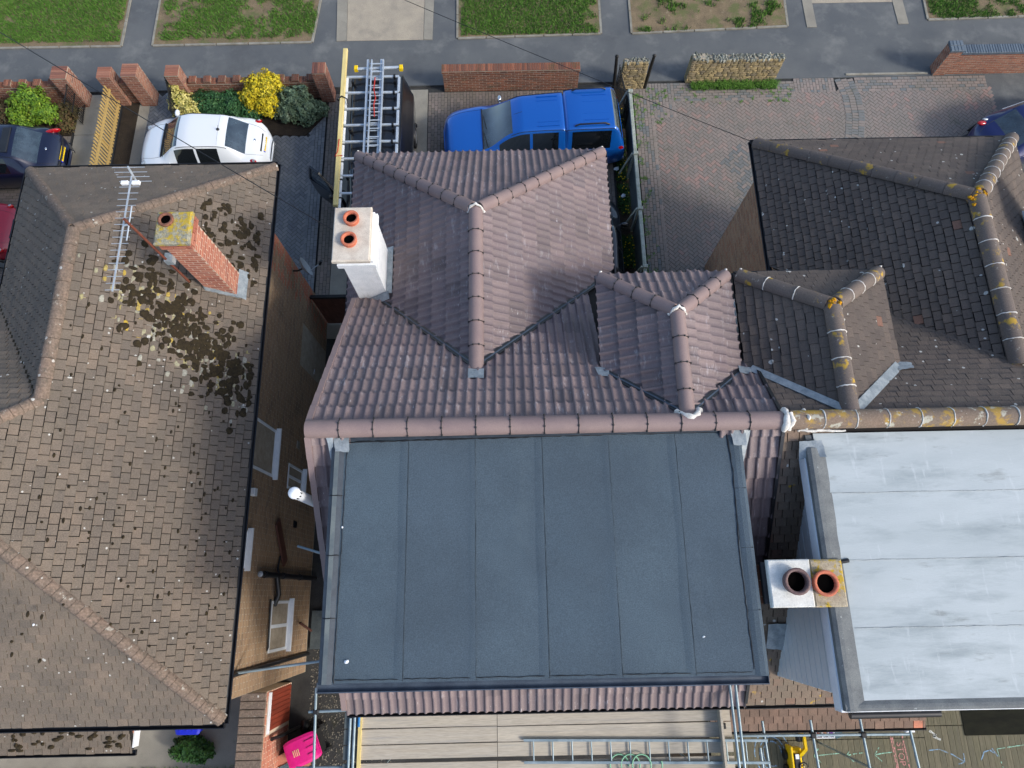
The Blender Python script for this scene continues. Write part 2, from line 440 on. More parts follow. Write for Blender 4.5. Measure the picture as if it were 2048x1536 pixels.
m_btan = M('lichened tan tile', None, S(116, 104, 90), 1.4, pal=[S(114, 98, 86), S(130, 111, 96), S(106, 94, 84), S(166, 108, 86)], fine=.2, fscale=50, bump=.3, bscale=90, rough=.9,
            layers=[(YEL_L, 5, .64, .06, .75), (S(150, 150, 140), 12, .64, .08, .6), (S(52, 48, 44), 8, .66, .06, .6)], rings=[(WHITE_L, 6, .2, .2)])
m_bridge = M('grey half round ridge', None, S(104, 94, 87), 2.2, pal=[S(98, 89, 85), S(108, 98, 92), S(114, 101, 92)], fine=.22, fscale=50, bump=.3, bscale=80, rough=.9,
             layers=[(YEL_L, 4.5, .58, .07, .7), (S(176, 174, 164), 11, .63, .06, .6)])
m_bmainridge = M('lichen covered ridge', None, S(122, 108, 94), 2.5, pal=[S(116, 101, 89), S(130, 111, 96), S(108, 97, 88)], fine=.25, fscale=45, bump=.35, bscale=70, rough=.92,
             layers=[(S(176, 142, 56), 2.6, .52, .07, .75), (S(182, 180, 164), 6, .58, .05, .8), (WHITE_L, 14, .66, .04, .9)])
m_deck = M('roof underlay', S(34, 32, 32), rough=.95, fine=.2)
m_felt = M('mineral felt', None, S(70, 83, 93), .9, pal=[S(72, 87, 99), S(80, 95, 105), S(76, 90, 101), S(74, 89, 100), S(94, 108, 116)], rough=.85, fine=.30, fscale=75, bump=.5, bscale=200, spec=.3, layers=[(S(92, 106, 113), 1.7, .56, .2, .4, .7, .4, (1, .35, 1)), (S(58, 71, 81), 1.1, .58, .15, .4), (S(112, 122, 126), 60, .70, .05, .3)])
m_feltedge = M('bitumen edge', S(48, 56, 66), S(60, 70, 80), 6, rough=.6, fine=.2, fscale=90)
m_feltpale = M('worn kerb felt', S(104, 112, 112), S(78, 88, 94), 3, rough=.8, fine=.2, fscale=160)
m_seam = M('bitumen bead', S(26, 29, 33), rough=.5, fine=.2)
m_paleroof = M('silver coated felt', S(162, 171, 173), S(176, 184, 186), .9, rough=.6, fine=.06, fscale=120, bump=.12, bscale=30, stretch=(.5, 2.0, 1),
               layers=[(S(130, 141, 144), 1.3, .50, .2, .75, .8, .3, (.5, 2.2, 1)), (S(118, 124, 122), 3.5, .62, .12, .6), (S(104, 106, 100), 1.1, .63, .12, .7), (S(190, 197, 199), 3, .60, .10, .6, .9, .4, (3, .5, 1))])
m_darkkerb = M('grey bitumen kerb', S(92, 96, 98), S(112, 116, 116), 4, rough=.8, fine=.25, fscale=70, layers=[(S(170, 176, 176), 14, .66, .05, .7)])
m_black = M('black plastic', S(22, 23, 26), S(32, 33, 36), 3, rough=.4, fine=.1, spec=.5)
m_blackdusty = M('dusty black gutter', S(44, 44, 46), S(30, 31, 33), 4, rough=.6, fine=.25, fscale=40, layers=[(S(110, 108, 100), 12, .66, .06, .5)])
m_felgutter = M('grey blue lead gutter', S(52, 62, 76), S(72, 84, 98), 3, rough=.45, fine=.2, fscale=60, spec=.5)
m_lead = M('lead flashing', S(152, 160, 164), S(118, 128, 134), 7, rough=.4, fine=.15, fscale=30, bump=.3, bscale=25, spec=.5)
m_mortar = M('white mortar', S(226, 224, 218), S(196, 192, 184), 12, rough=.9, fine=.15, fscale=60, bump=.6, bscale=50)
m_render = M('white painted render', S(236, 238, 240), S(218, 222, 225), 4, rough=.8, fine=.06, fscale=40, bump=.4, bscale=40, layers=[(S(196, 196, 190), 3, .58, .16, .5, 1, .3, (2, 2, .5)), (S(150, 146, 138), 14, .70, .05, .5)])
m_concap = M('cream concrete cap', S(206, 198, 184), S(184, 172, 158), 5, rough=.9, fine=.14, fscale=60, bump=.3, bscale=60, layers=[(S(130, 118, 100), 16, .68, .06, .5)])
m_lichcap = M('lichen covered concrete', S(158, 156, 138), S(124, 124, 114), 12, rough=.95, fine=.45, fscale=40, bump=.9, bscale=40, layers=[(S(180, 154, 34), 9, .46, .12, .9), (S(190, 190, 176), 18, .64, .05, .7), (S(64, 60, 48), 14, .68, .05, .6)])
m_bcap = M('patched chimney mortar', S(176, 164, 142), S(150, 138, 118), 7, rough=.95, fine=.25, fscale=60, bump=.5, bscale=60, layers=[(S(180, 150, 30), 5, .50, .06, .9), (S(78, 86, 54), 9, .58, .06, .7), (S(46, 44, 40), 15, .70, .04, .7)])
m_bcapwhite = M('fresh white mortar', S(222, 222, 216), S(198, 198, 192), 6, rough=.9, fine=.12, fscale=50, bump=.35, bscale=50, layers=[(S(150, 158, 160), 10, .66, .06, .4)])
m_pot = M('terracotta pot', S(196, 116, 88), S(176, 98, 74), 9, rough=.8, fine=.15, fscale=50)
m_potdark = M('brown glazed pot', S(112, 88, 84), S(94, 74, 74), 9, rough=.6, fine=.12)
m_potold = M('dull clay pot', S(138, 92, 74), S(110, 76, 62), 14, rough=.95, fine=.3)
m_potshade = M('painted pot shade', S(9, 8, 8), rough=1, fine=.2, spec=0)  # near-black colour that paints the shade inside the chimney pots
BR = [S(138, 92, 76), S(152, 102, 82), S(128, 84, 72), S(160, 114, 94), S(118, 82, 72)]
m_brickred = M('red brick', None, None, pal=BR, fine=.2, fscale=60, bump=.4, bscale=90, rough=.92, layers=[(S(92, 70, 60), 5, .64, .1, .5)])
m_brickchim = M('orange chimney brick', None, None, pal=[S(176, 112, 90), S(162, 98, 80), S(188, 126, 102), S(152, 94, 80), S(182, 120, 98)], fine=.2, fscale=60, bump=.4, bscale=90, rough=.92, layers=[(S(216, 170, 146), 8, .66, .08, .4)])
m_brickbrown = M('brown brick', None, None, pal=[S(138, 116, 92), S(150, 124, 97), S(128, 108, 89), S(156, 130, 102), S(136, 112, 92), S(166, 104, 80)], fine=.2, fscale=60, bump=.4, bscale=90, rough=.92, layers=[(S(84, 74, 62), 1.2, .56, .14, .45)])
m_brickdark = M('dark weathered brick', None, None, pal=[S(112, 74, 60), S(132, 84, 64), S(98, 70, 60), S(146, 96, 74)], fine=.25, fscale=50, bump=.4, bscale=90, rough=.95, layers=[(S(84, 80, 56), 3, .56, .1, .6), (S(150, 146, 134), 12, .68, .05, .5)])
m_brickblue = M('blue engineering brick', None, None, pal=[S(84, 96, 108), S(98, 110, 120), S(76, 88, 100)], fine=.15, rough=.6)
m_mort = M('brick mortar', S(168, 158, 142), S(148, 138, 122), 6, rough=.95, fine=.15)
m_mortred = M('pale brick mortar', S(206, 186, 166), S(190, 170, 150), 6, rough=.95, fine=.15)
m_stone = M('ragstone', None, None, pal=[S(150, 134, 100), S(128, 118, 92), S(168, 150, 112), S(112, 104, 88), S(140, 128, 104)], fine=.35, fscale=30, bump=.8, bscale=30, rough=.95, layers=[(S(80, 76, 62), 6, .62, .08, .6)])
m_cobble = M('rough cope stones', None, None, pal=[S(136, 138, 128), S(112, 114, 106), S(168, 170, 160), S(94, 98, 90)], fine=.35, fscale=30, bump=.8, bscale=30, rough=.95, layers=[(S(206, 206, 198), 14, .66, .05, .7)])
m_asph = M('pavement asphalt', S(96, 99, 100), S(84, 88, 91), .7, rough=.9, fine=.16, fscale=90, bump=.3, bscale=120, layers=[(S(128, 129, 126), .9, .52, .2, .6), (S(160, 158, 150), 22, .70, .03, .6), (S(70, 73, 76), .5, .56, .1, .4)])
m_alley = M('dark alley ground', S(64, 64, 62), S(48, 48, 48), 1.4, rough=.95, fine=.35, fscale=70, bump=.6, bscale=70, layers=[(S(120, 114, 100), 30, .70, .04, .6), (S(66, 66, 46), 2, .6, .1, .5)])
m_conc = M('old concrete', S(146, 142, 130), S(128, 124, 114), 1.2, rough=.92, fine=.14, fscale=60, bump=.2, bscale=90, layers=[(S(96, 96, 84), 3, .60, .15, .5)])
m_exposed = M('exposed aggregate concrete', S(166, 156, 138), S(150, 142, 128), 2, rough=.95, fine=.35, fscale=70, bump=.4, bscale=90, layers=[(S(118, 114, 106), 1.0, .58, .15, .4)])
m_kerbst = M('concrete edging', S(146, 144, 134), S(122, 118, 106), 3, rough=.9, fine=.15, fscale=60, layers=[(S(112, 104, 88), 6, .6, .1, .6)])
m_soil = M('dry verge soil', S(128, 112, 88), S(106, 94, 74), 2.2, rough=.98, fine=.4, fscale=40, bump=.8, bscale=45, layers=[(S(84, 100, 52), 1.6, .50, .1, .6), (S(160, 146, 120), 5, .62, .1, .5)])
m_darksoil = M('dark soil', S(40, 34, 28), S(54, 46, 36), 4, rough=.98, fine=.4, fscale=40, bump=1, bscale=35)
m_grass = M('grass', None, None, pal=[S(62, 100, 36), S(80, 122, 44), S(100, 142, 54), S(72, 110, 44), S(126, 134, 74)], fine=.15, rough=.8)
m_joint = M('jointing sand', S(56, 57, 56), S(44, 45, 45), 4, rough=.98, fine=.3, fscale=60)
m_pavgrey = M('charcoal block paver', None, S(102, 108, 114), .8, pal=[S(102, 107, 111), S(112, 116, 119), S(120, 123, 125), S(98, 102, 107), S(110, 113, 115)], fine=.18, fscale=70, bump=.25, bscale=120, rough=.85, amount=.4, layers=[(S(110, 108, 98), 1.2, .62, .1, .4)])
m_pavpink = M('faded pink and grey block paver', None, S(116, 113, 106), .7, pal=[S(138, 126, 119), S(132, 123, 117), S(126, 120, 115), S(142, 129, 122), S(130, 123, 117), S(152, 126, 118), S(106, 111, 113)], fine=.14, fscale=70, bump=.25, bscale=120, rough=.9, amount=.6, layers=[(S(84, 88, 72), 1.1, .60, .12, .45)])
m_pavA = M('brown block paver', None, S(110, 106, 98), .8, pal=[S(110, 102, 94), S(122, 112, 104), S(104, 98, 92), S(128, 116, 110), S(100, 96, 92)], fine=.15, fscale=70, bump=.25, bscale=120, rough=.9, amount=.5)
m_wood = M('fence timber', None, S(180, 152, 94), 3, pal=[S(190, 162, 104), S(172, 146, 90), S(200, 172, 114)], fine=.15, fscale=14, stretch=(8, 8, 1), rough=.8)
m_plank = M('scaffold board', None, S(176, 168, 154), 1.4, pal=[S(176, 167, 150), S(190, 181, 164), S(166, 157, 142), S(184, 171, 148)], fine=.22, fscale=9, stretch=(.6, 12, 4), rough=.85, layers=[(S(112, 104, 92), 3, .62, .1, .6), (S(140, 142, 142), 1.2, .55, .15, .5), (S(90, 80, 68), 7, .70, .04, .7, 1, .3, (2, 5, 1))])
m_deckb = M('grooved deck board', None, S(112, 108, 88), 1.2, pal=[S(120, 114, 94), S(134, 126, 104), S(108, 104, 88), S(128, 122, 98)], fine=.28, fscale=10, stretch=(16, .6, 1), rough=.9, layers=[(S(82, 84, 64), 2, .56, .12, .5)])
m_steel = M('galvanised tube', S(150, 166, 172), S(122, 140, 148), 5, rough=.42, fine=.15, fscale=40, metal=.35, spec=.5, layers=[(S(96, 92, 80), 9, .66, .06, .5)])
m_alu = M('aluminium', S(206, 214, 220), S(186, 196, 204), 6, rough=.32, fine=.08, metal=.45, spec=.5)
m_white = M('white plastic', S(232, 236, 240), S(220, 226, 232), 5, rough=.35, fine=.04, spec=.5)
m_clad = M('white cladding', S(226, 234, 238), S(216, 226, 232), 3, rough=.4, fine=.04, spec=.5)
m_glass = M('dark window glass', S(38, 48, 54), S(62, 74, 80), 2, rough=.05, fine=.05, spec=.8)
m_screen = M('windscreen glass', S(58, 72, 80), S(34, 44, 50), 3, rough=.03, fine=0, spec=1.0, coat=1.0)
m_cargl = M('tinted car glass', S(16, 20, 24), rough=.03, fine=0, spec=.9)
m_curtain = M('net curtain behind glass', S(92, 116, 122), S(60, 80, 86), 5, rough=.12, fine=.1, stretch=(6, 6, .6))
m_iron = M('black iron', S(26, 27, 28), S(40, 38, 36), 8, rough=.5, fine=.2)
m_rust = M('rusty steel', S(116, 66, 50), S(92, 50, 40), 12, rough=.85, fine=.3, fscale=60)
m_dish = M('satellite dish grey', S(150, 158, 164), rough=.5, fine=.05)
m_brown = M('brown painted board', S(96, 62, 52), S(80, 50, 42), 4, rough=.6, fine=.15)
m_reddoor = M('red stained timber', None, S(108, 46, 32), 3, pal=[S(120, 48, 32), S(106, 42, 28), S(132, 56, 38)], fine=.2, fscale=12, stretch=(6, 6, .8), rough=.6)
m_pink = M('magenta bin plastic', S(214, 20, 124), S(198, 16, 112), 4, rough=.42, fine=.05, spec=.5)
m_blue = M('blue bin plastic', S(30, 44, 196), S(24, 36, 176), 4, rough=.42, fine=.05, spec=.5)
m_moss = M('brown moss', S(44, 37, 26), S(58, 49, 30), 14, rough=1, fine=.4, fscale=60, bump=1, bscale=60, layers=[(S(120, 112, 40), 7, .7, .05, .5)])
m_green = M('leaf green', None, None, pal=[S(30, 58, 24), S(44, 80, 32), S(62, 104, 38), S(36, 66, 28), S(84, 122, 48)], fine=.1, rough=.6, spec=.4)
m_greygreen = M('grey green leaf', None, None, pal=[S(62, 84, 62), S(86, 108, 82), S(112, 132, 104), S(70, 92, 68), S(134, 148, 120)], fine=.1, rough=.65)
m_darkgreen = M('blue green leaf', None, None, pal=[S(30, 60, 34), S(44, 82, 46), S(60, 104, 58), S(36, 70, 40), S(84, 124, 70)], fine=.1, rough=.6)
m_yel = M('golden leaf', None, None, pal=[S(150, 128, 20), S(196, 176, 28), S(222, 204, 48), S(176, 156, 26), S(110, 116, 30), S(232, 216, 70)], fine=.08, rough=.6)
m_cream = M('cream variegated leaf', None, None, pal=[S(122, 122, 42), S(196, 186, 100), S(214, 204, 132), S(150, 146, 60), S(88, 104, 44)], fine=.08, rough=.6)
m_stem = M('twig', S(74, 58, 42), S(96, 78, 58), 8, rough=.9)
m_flower = M('yellow petals', S(232, 200, 30), rough=.7, fine=.1)
m_lime = M('bright green leaf', None, None, pal=[S(52, 84, 24), S(84, 122, 30), S(118, 150, 40), S(66, 100, 28), S(146, 166, 52)], fine=.1, rough=.6)
def paint(name, c, **k): return M(name, c, rough=.32, fine=0, coat=.8, spec=.5, **k)
m_pblue = paint('metallic blue paint', S(12, 94, 184), metal=.35); m_pnavy = paint('navy paint', S(16, 22, 48), metal=.2)
m_pwhite = paint('white car paint', S(228, 232, 234)); m_pred = paint('crimson paint', S(148, 14, 40)); m_pblack = paint('black van paint', S(16, 18, 24))
m_pdark = paint('dark blue paint', S(18, 30, 84), metal=.2)
m_tyre = M('tyre rubber', S(24, 24, 25), rough=.8, fine=.2); m_rim = M('alloy rim', S(150, 154, 158), rough=.35, fine=.05, metal=.6)
m_lamp = M('lamp lens', S(190, 198, 204), S(120, 128, 134), 20, rough=.1, fine=.1, spec=.8); m_tail = M('red lamp lens', S(190, 14, 24), S(150, 8, 16), 14, rough=.12, fine=.05, spec=.8)
m_plate = M('yellow number plate', S(232, 196, 20), rough=.4, fine=.03); m_ink = M('black lettering', S(18, 18, 18), rough=.6, fine=0)
m_toyy = M('yellow toy plastic', S(240, 200, 10), S(226, 184, 6), 5, rough=.4, fine=.04); m_chrome = M('chrome', S(206, 210, 214), rough=.12, fine=0, metal=.9)
def chalk(n, c): return M(n, c, S(116, 112, 94), 30, rough=1, fine=.3, fscale=50, lo=.42, hi=.6, amount=.85)
m_ckblue = chalk('blue chalk', S(130, 166, 196)); m_ckgreen = chalk('green chalk', S(150, 200, 176)); m_ckpink = chalk('pink chalk', S(206, 140, 136)); m_ckwhite = chalk('white chalk', S(206, 210, 206))
m_hose = M('green hose', S(132, 184, 150), rough=.5, fine=.05); m_rope = M('red strap', S(176, 52, 44), rough=.8, fine=.1)
m_tim = M('yellow painted timber', S(220, 202, 140), S(204, 182, 116), 4, rough=.7, fine=.08, stretch=(3, .5, 3))
m_tarp = M('black pool cover', S(20, 22, 17), S(32, 33, 24), 2, rough=.8, spec=.1, fine=.2, fscale=20, stretch=(1, 3, 1))
m_fence = M('weathered fence sheet', S(92, 100, 100), S(70, 78, 80), 2, rough=.7, fine=.2, fscale=30, layers=[(S(66, 78, 54), 3, .6, .1, .5)])
m_postw = M('weathered pale post', S(164, 170, 162), S(136, 144, 132), 7, rough=.85, fine=.2)

# ------------------------------------------------------------------ roof geometry (metres; X along the street, Y towards it)
T = tan(radians(38))
RY, RZ = 2.36, 8.30                    # main ridge of the pair of houses
def zf(y): return RZ - T * (y - RY)    # main front slope
def zr(y): return RZ - T * (RY - y)    # main rear slope
FE, RE = 6.22, -1.87                   # front and rear eaves
XL, XP, XR = -2.94, 3.99, 13.0         # left gable, party line, right end
# house A planes
WX0, WX1, WYF, WZE = -3.20, 2.12, 9.17, 5.28
WXR = (WX0 + WX1) / 2; WZR = WZE + T * (WX1 - WX0) / 2; WYA = WYF - (WX1 - WX0) / 2; WYE = RY + (RZ - WZR) / T
A_main = [(XL, RY, RZ), (XP, RY, RZ), (XP, FE, zf(FE)), (XL, FE, zf(FE))]
A_rear = [(XL, RE, zr(RE)), (XP, RE, zr(RE)), (XP, RY, RZ), (XL, RY, RZ)]
A_wl = [(WX0, WYF, WZE), (WX0, 5.0, WZE), (WXR, WYE, WZR), (WXR, WYA, WZR)]
A_wr = [(WX1, FE + .1, WZE), (WX1, WYF, WZE), (WXR, WYA, WZR), (WXR, WYE, WZR)]
A_wf = [(WX1, WYF, WZE), (WX0, WYF, WZE), (WXR, WYA, WZR)]
DX0, DX1, DYF, DZE, DZR = 1.55, 3.70, 5.10, 7.48, 8.22
DXR = (DX0 + DX1) / 2; DYA = DYF - .98; DYE = RY + (RZ - DZR) / T; DYV = RY + (RZ - DZE) / T
A_dl = [(DX0, DYF, DZE), (DX0, DYV, DZE), (DXR, DYE, DZR), (DXR, DYA, DZR)]
A_dr = [(DX1, DYV, DZE), (DX1, DYF, DZE), (DXR, DYA, DZR), (DXR, DYE, DZR)]
A_df = [(DX1, DYF, DZE), (DX0, DYF, DZE), (DXR, DYA, DZR)]
# house B planes
VX0, VX1, VYF, VZE = 5.45, 11.10, 9.33, 5.28
VXR = (VX0 + VX1) / 2; VZR = VZE + T * (VX1 - VX0) / 2; VYA = VYF - (VX1 - VX0) / 2; VYE = RY + (RZ - VZR) / T
B_main = [(XP, RY, RZ), (XR, RY, RZ), (XR, FE, zf(FE)), (XP, FE, zf(FE))]
B_rear = [(XP, RE, zr(RE)), (XR, RE, zr(RE)), (XR, RY, RZ), (XP, RY, RZ)]
B_wl = [(VX0, VYF, VZE), (VX0, FE + .1, VZE), (VXR, VYE, VZR), (VXR, VYA, VZR)]
B_wr = [(VX1, FE + .1, VZE), (VX1, VYF, VZE), (VXR, VYA, VZR), (VXR, VYE, VZR)]
B_wf = [(VX1, VYF, VZE), (VX0, VYF, VZE), (VXR, VYA, VZR)]
EX0, EX1, EYF, EZE, EZR = 3.88, 6.30, 5.10, 7.48, 8.25
EXR = 5.02; EYA = 4.16; EYE = RY + (RZ - EZR) / T; EYV = RY + (RZ - EZE) / T
B_dl = [(EX0, EYF, EZE), (EX0, EYV, EZE), (EXR, EYE, EZR), (EXR, EYA, EZR)]
B_dr = [(EX1, EYV, EZE), (EX1, EYF, EZE), (EXR, EYA, EZR), (EXR, EYE, EZR)]
B_df = [(EX1, EYF, EZE), (EX0, EYF, EZE), (EXR, EYA, EZR)]
# left house
LE = 5.40; LX1 = -4.95; LYF = 8.88; LYR = -1.93; LX0 = -10.2
LA = (LX1 - 3.85, LYR + 3.85, LE + 3.85 * T)             # main apex
LWX = (LX0 + LX1) / 2; LWZ = LE + T * (LX1 - LX0) / 2; LWA = LYF - (LX1 - LX0) / 2; LJ = LA[1] + (LWX - LA[0])
LMF = LA[1] + 3.85
L_r1 = [(LX1, LJ, LE), (LX1, LYF, LE), (LWX, LWA, LWZ), (LWX, LJ, LWZ)]
L_r2 = [(LX1, LYR, LE), (LX1, LJ, LE), (LWX, LJ, LWZ), LA]
L_f = [(LX1, LYF, LE), (LX0, LYF, LE), (LWX, LWA, LWZ)]
L_l = [(LX0, LYF, LE), (LX0, LMF, LE), (LWX, LJ, LWZ), (LWX, LWA, LWZ)]
LXF = -14.5
L_m = [(LWX, LJ, LWZ), LA, (LXF, LA[1], LA[2]), (LXF, LMF, LE), (LX0, LMF, LE)]
L_b = [(LXF, LYR, LE), (LX1, LYR, LE), LA, (LXF, LA[1], LA[2])]
OCC += [A_main, A_rear, A_wl, A_wr, A_wf, A_dl, A_dr, A_df, B_main, B_rear, B_wl, B_wr, B_wf, B_dl, B_dr, B_df, L_r1, L_r2, L_f, L_l, L_m, L_b,
        [(-2.59, -1.12, 8.2), (3.35, -1.12, 8.2), (3.35, 2.2, 8.2), (-2.59, 2.2, 8.2)], [(4.31, -1.55, 8.2), (13, -1.55, 8.2), (13, 2.1, 8.2), (4.31, 2.1, 8.2)]]

def slab(mb, poly, th=.06, off=-.035):
    p = [V(q) for q in poly]; n = (p[1] - p[0]).cross(p[2] - p[0]).normalized()
    if n.z < 0: n = -n; p.reverse()
    t = [q + n * off for q in p]; b = [q - n * th for q in t]; k = len(p)
    mb.add(t + b, [list(range(k)), list(range(k, 2 * k))[::-1]] + [[i, k + i, k + (i + 1) % k, (i + 1) % k] for i in range(k)])

# ------------------------------------------------------------------ ground
g = MB(); g.add([(-150, -150, -.06), (150, -150, -.06), (150, 150, -.06), (-150, 150, -.06)], [[0, 1, 2, 3]])
struct(g.build('ground', m_alley))
g = MB(); g.poly([(-60, 15.45, 0), (60, 15.72, 0), (60, 40, 0), (-60, 40, 0)], .05); struct(g.build('pavement', m_asph))
def edging(parent, pts, w=.07, z=.035):
    for a, b in zip(pts, pts[1:]):
        L = (V(b) - V(a)).length; n = max(1, int(L / .92))
        for i in range(n):
            q = MB(); p0 = V(a).lerp(V(b), i / n + .004); p1 = V(a).lerp(V(b), (i + 1) / n - .004)
            q.bar((p0.x, p0.y, z / 2 - .01), (p1.x, p1.y, z / 2 - .01), w, z + .02); q.build('edging_stone', m_kerbst, parent)
GR = []
verges = []
for k, (P, green) in enumerate([([(-17.5, 17.33), (-12.45, 17.32), (-12.42, 20.3), (-17.5, 20.3)], .98), ([(-11.44, 17.32), (-6.23, 17.35), (-5.95, 20.3), (-11.42, 20.3)], .70),
                   ([(-1.49, 17.4), (3.22, 17.5), (3.23, 20.3), (-1.49, 20.3)], 1.0), ([(4.22, 17.48), (9.37, 17.67), (9.45, 20.3), (4.23, 20.3)], .45), ([(14.02, 17.84), (18, 17.93), (18, 20.3), (14.1, 20.3)], .7)]):
    q = MB(); q.poly([(x, y, .03) for x, y in P], .06); o = struct(q.build('grass_verge', m_soil)); verges.append(o)
    if k == 0: edging(o, [(-17.5, 17.33), (-12.45, 17.32), (-12.42, 20.3)])
    elif k == 4: edging(o, [(14.1, 20.3), (14.02, 17.84), (18, 17.93)])
    else: edging(o, [(P[3][0], P[3][1]), P[0], P[1], P[2]])
    # tufts
    q = MB(); x0 = min(p[0] for p in P); x1 = max(p[0] for p in P)
    for i in range(int((x1 - x0) * 2.9 * 1500)):
        x = U(x0 + .12, x1 - .1); y = U(17.5, 20.2)
        if not inpoly(x, y, P): continue
        f = .5 + .5 * noise.noise((x * .8 + k * 9, y * .9, 0)) + .35 * noise.noise((x * 3.3, y * 3.1, k + 4.)) - max(0, .25 - (y - 17.35)) * 1.6 - max(0, .35 - min(x - x0, x1 - x)) * .8
        if f < 1.12 - green + U(-.12, .12): continue
        h = U(.03, .085) * (1.7 if green < .5 else 1.2); a = U(0, 6.28); w = U(.009, .018); lx, ly = U(-.05, .05), U(-.05, .05)
        q.add([(x - w * cos(a), y - w * sin(a), .03), (x + w * cos(a), y + w * sin(a), .03), (x + lx, y + ly, .03 + h)], [[0, 1, 2]], min(1, max(0, R() * .8 + noise.noise((x, y, 3)) * .3)))
    o = q.build('verge_grass', m_grass); o['kind'] = 'stuff'; tag(o, ['patchy green grass on the verge above the black hatchback', 'worn half bare grass verge in front of the shrubs', 'lush green grass verge behind the blue pickup', 'sparse tufts on the bare verge behind the stone wall', 'grass on the verge at the top right corner'][k], 'grass')
# crossings over the verge
def slabpart(name, P, z, mat, th=.06):
    q = MB(); q.poly([(x, y, z) for x, y in P], th); return struct(q.build(name, mat))
c0 = slabpart('vehicle_crossing', [(-5.1, 17.39), (-2.6, 17.38), (-2.58, 20.4), (-5.2, 20.4)], .012, m_exposed)
for P in ([(-5.44, 17.38), (-5.11, 17.39), (-5.21, 20.4), (-5.56, 20.4)], [(-2.59, 17.38), (-2.31, 17.37), (-2.26, 20.4), (-2.57, 20.4)]):
    q = MB(); q.poly([(x, y, .022) for x, y in P], .06); q.build('edging_strip', m_conc, c0)
c1 = slabpart('vehicle_crossing', [(10.3, 18.62), (13.0, 18.62), (13.0, 20.4), (10.3, 20.4)], .012, m_exposed)
for P in ([(10.0, 17.62), (10.32, 17.62), (10.3, 20.4), (9.98, 20.4)], [(13.02, 17.69), (13.36, 17.69), (13.3, 20.4), (12.95, 20.4)]):
    q = MB(); q.poly([(x, y, .02) for x, y in P], .06); q.build('edging_strip', m_conc, c1)

# driveways ---------------------------------------------------------
def drive(name, P, z=-.022):
    q = MB(); q.poly([(x, y, z) for x, y in P], .05); return struct(q.build(name, m_joint))
def rr(lo, hi): return lambda X, Y, r: lo + (hi - lo) * r
d1 = drive('grey_driveway', [(-11.95, 8.0), (-5.6, 8.0), (-5.6, 15.44), (-11.95, 15.44)])
pc = herringbone([(-11.3, 8.2), (-5.9, 8.2), (-5.9, 15.4), (-11.3, 15.4)], [[(-10.2, 13.95), (-6.1, 13.75), (-6.1, 15.3), (-10.2, 15.3)]], ang=pi / 4, seed=3)
pc += courses(-6.0, -5.6, 8.2, 15.4, along='y', seed=5)
emit(d1, pc, 'paver', m_pavgrey, 300)
d2 = drive('brown_driveway', [(-5.58, 7.9), (3.35, 7.9), (3.35, 15.5), (-5.58, 15.44)])
pc = courses(-2.4, 3.3, 8.2, 15.3, along='y', seed=8) + courses(-5.55, -5.15, 8.2, 15.3, along='y', seed=9)
emit(d2, pc, 'paver', m_pavA, 300)
q = MB(); q.poly([(-5.14, 7.0, -.004), (-2.42, 7.0, -.004), (-2.42, 15.42, -.004), (-5.14, 15.42, -.004)], .05); struct(q.build('concrete_strip', m_conc))
B_drv = [(4.05, 6.5), (16.6, 6.5), (16.6, 15.72), (4.05, 15.55)]
d3 = drive('herringbone_driveway', B_drv)
band = [(10.86, 15.6), (11.02, 14.9), (11.02, 14.2), (10.86, 13.4), (10.5, 12.6), (9.9, 11.6)]
def bandx(y):
    for (xa, ya), (xb, yb) in zip(band, band[1:]):
        if yb <= y <= ya: return xa + (xb - xa) * (ya - y) / (ya - yb)
    return 9.9
def pinkr(X, Y, r):
    for cx, cy in ((7.25, 12.5), (7.55, 11.65), (7.35, 10.85)):
        d = abs(X - cx) + abs(Y - cy)
        if .42 < d < .62: return 1.0
        if d < .22: return 1.0
    f = noise.noise((X * .45, Y * .45, 2)) * .5 + .5
    return min(.83, max(0, .75 * r * (1.3 - f * .6) + (.25 if f > .62 and r > .6 else 0)))
def greyr(X, Y, r): return .3 + .25 * r if r < .8 else 1.0
pc = herringbone([(4.6, 6.6), (15.45, 6.6), (15.45, 15.14), (9.15, 15.14), (9.15, 14.9), (5.3, 14.9), (4.6, 14.3)], [[(bandx(y) - .2, y) for y in (15.6, 15, 14.5, 14, 13.5, 13, 12.5, 12, 11.6)] + [(bandx(y) + .2, y) for y in (11.6, 12, 12.5, 13, 13.5, 14, 14.5, 15, 15.6)]], ang=pi / 4, seed=11, rfun=pinkr)
pc += courses(4.1, 4.7, 6.6, 14.2, along='y', seed=13, rfun=greyr, bond=True) + courses(4.1, 5.4, 14.2, 15.5, along='y', seed=14, rfun=greyr)
pc += courses(5.4, 9.25, 14.8, 15.5, along='x', seed=15, rfun=greyr) + courses(9.25, 10.55, 15.05, 15.6, along='y', seed=16, rfun=greyr) + courses(11.2, 15.4, 15.05, 15.6, along='x', seed=17, rfun=greyr)
rs = random.Random(4); y = 15.55
while y > 11.7:
    x = bandx(y); dx = bandx(y - .1) - x; an = atan2(-.1, dx)
    for k in (-.2, 0, .2):
        pc.append(paver(x + k, y - .05, an + pi / 2, .193, .094, .007 + rs.uniform(-.002, .002), (.15 + .2 * rs.random()) if abs(k) < .1 and rs.random() < .6 else (1.0 if rs.random() < .7 else .4)))
    y -= .1
emit(d3, pc, 'paver', m_pavpink, 300)
q = MB(); q.poly([(15.4, 6.5, -.006), (18.5, 6.5, -.006), (18.5, 15.75, -.006), (15.4, 15.7, -.006)], .05); struct(q.build('tarmac_driveway', m_asph))
q = MB(); q.box(10.95, 13.6, 15.68, 15.75, -.05, .035, b=.012); struct(q.build('kerb', m_kerbst))
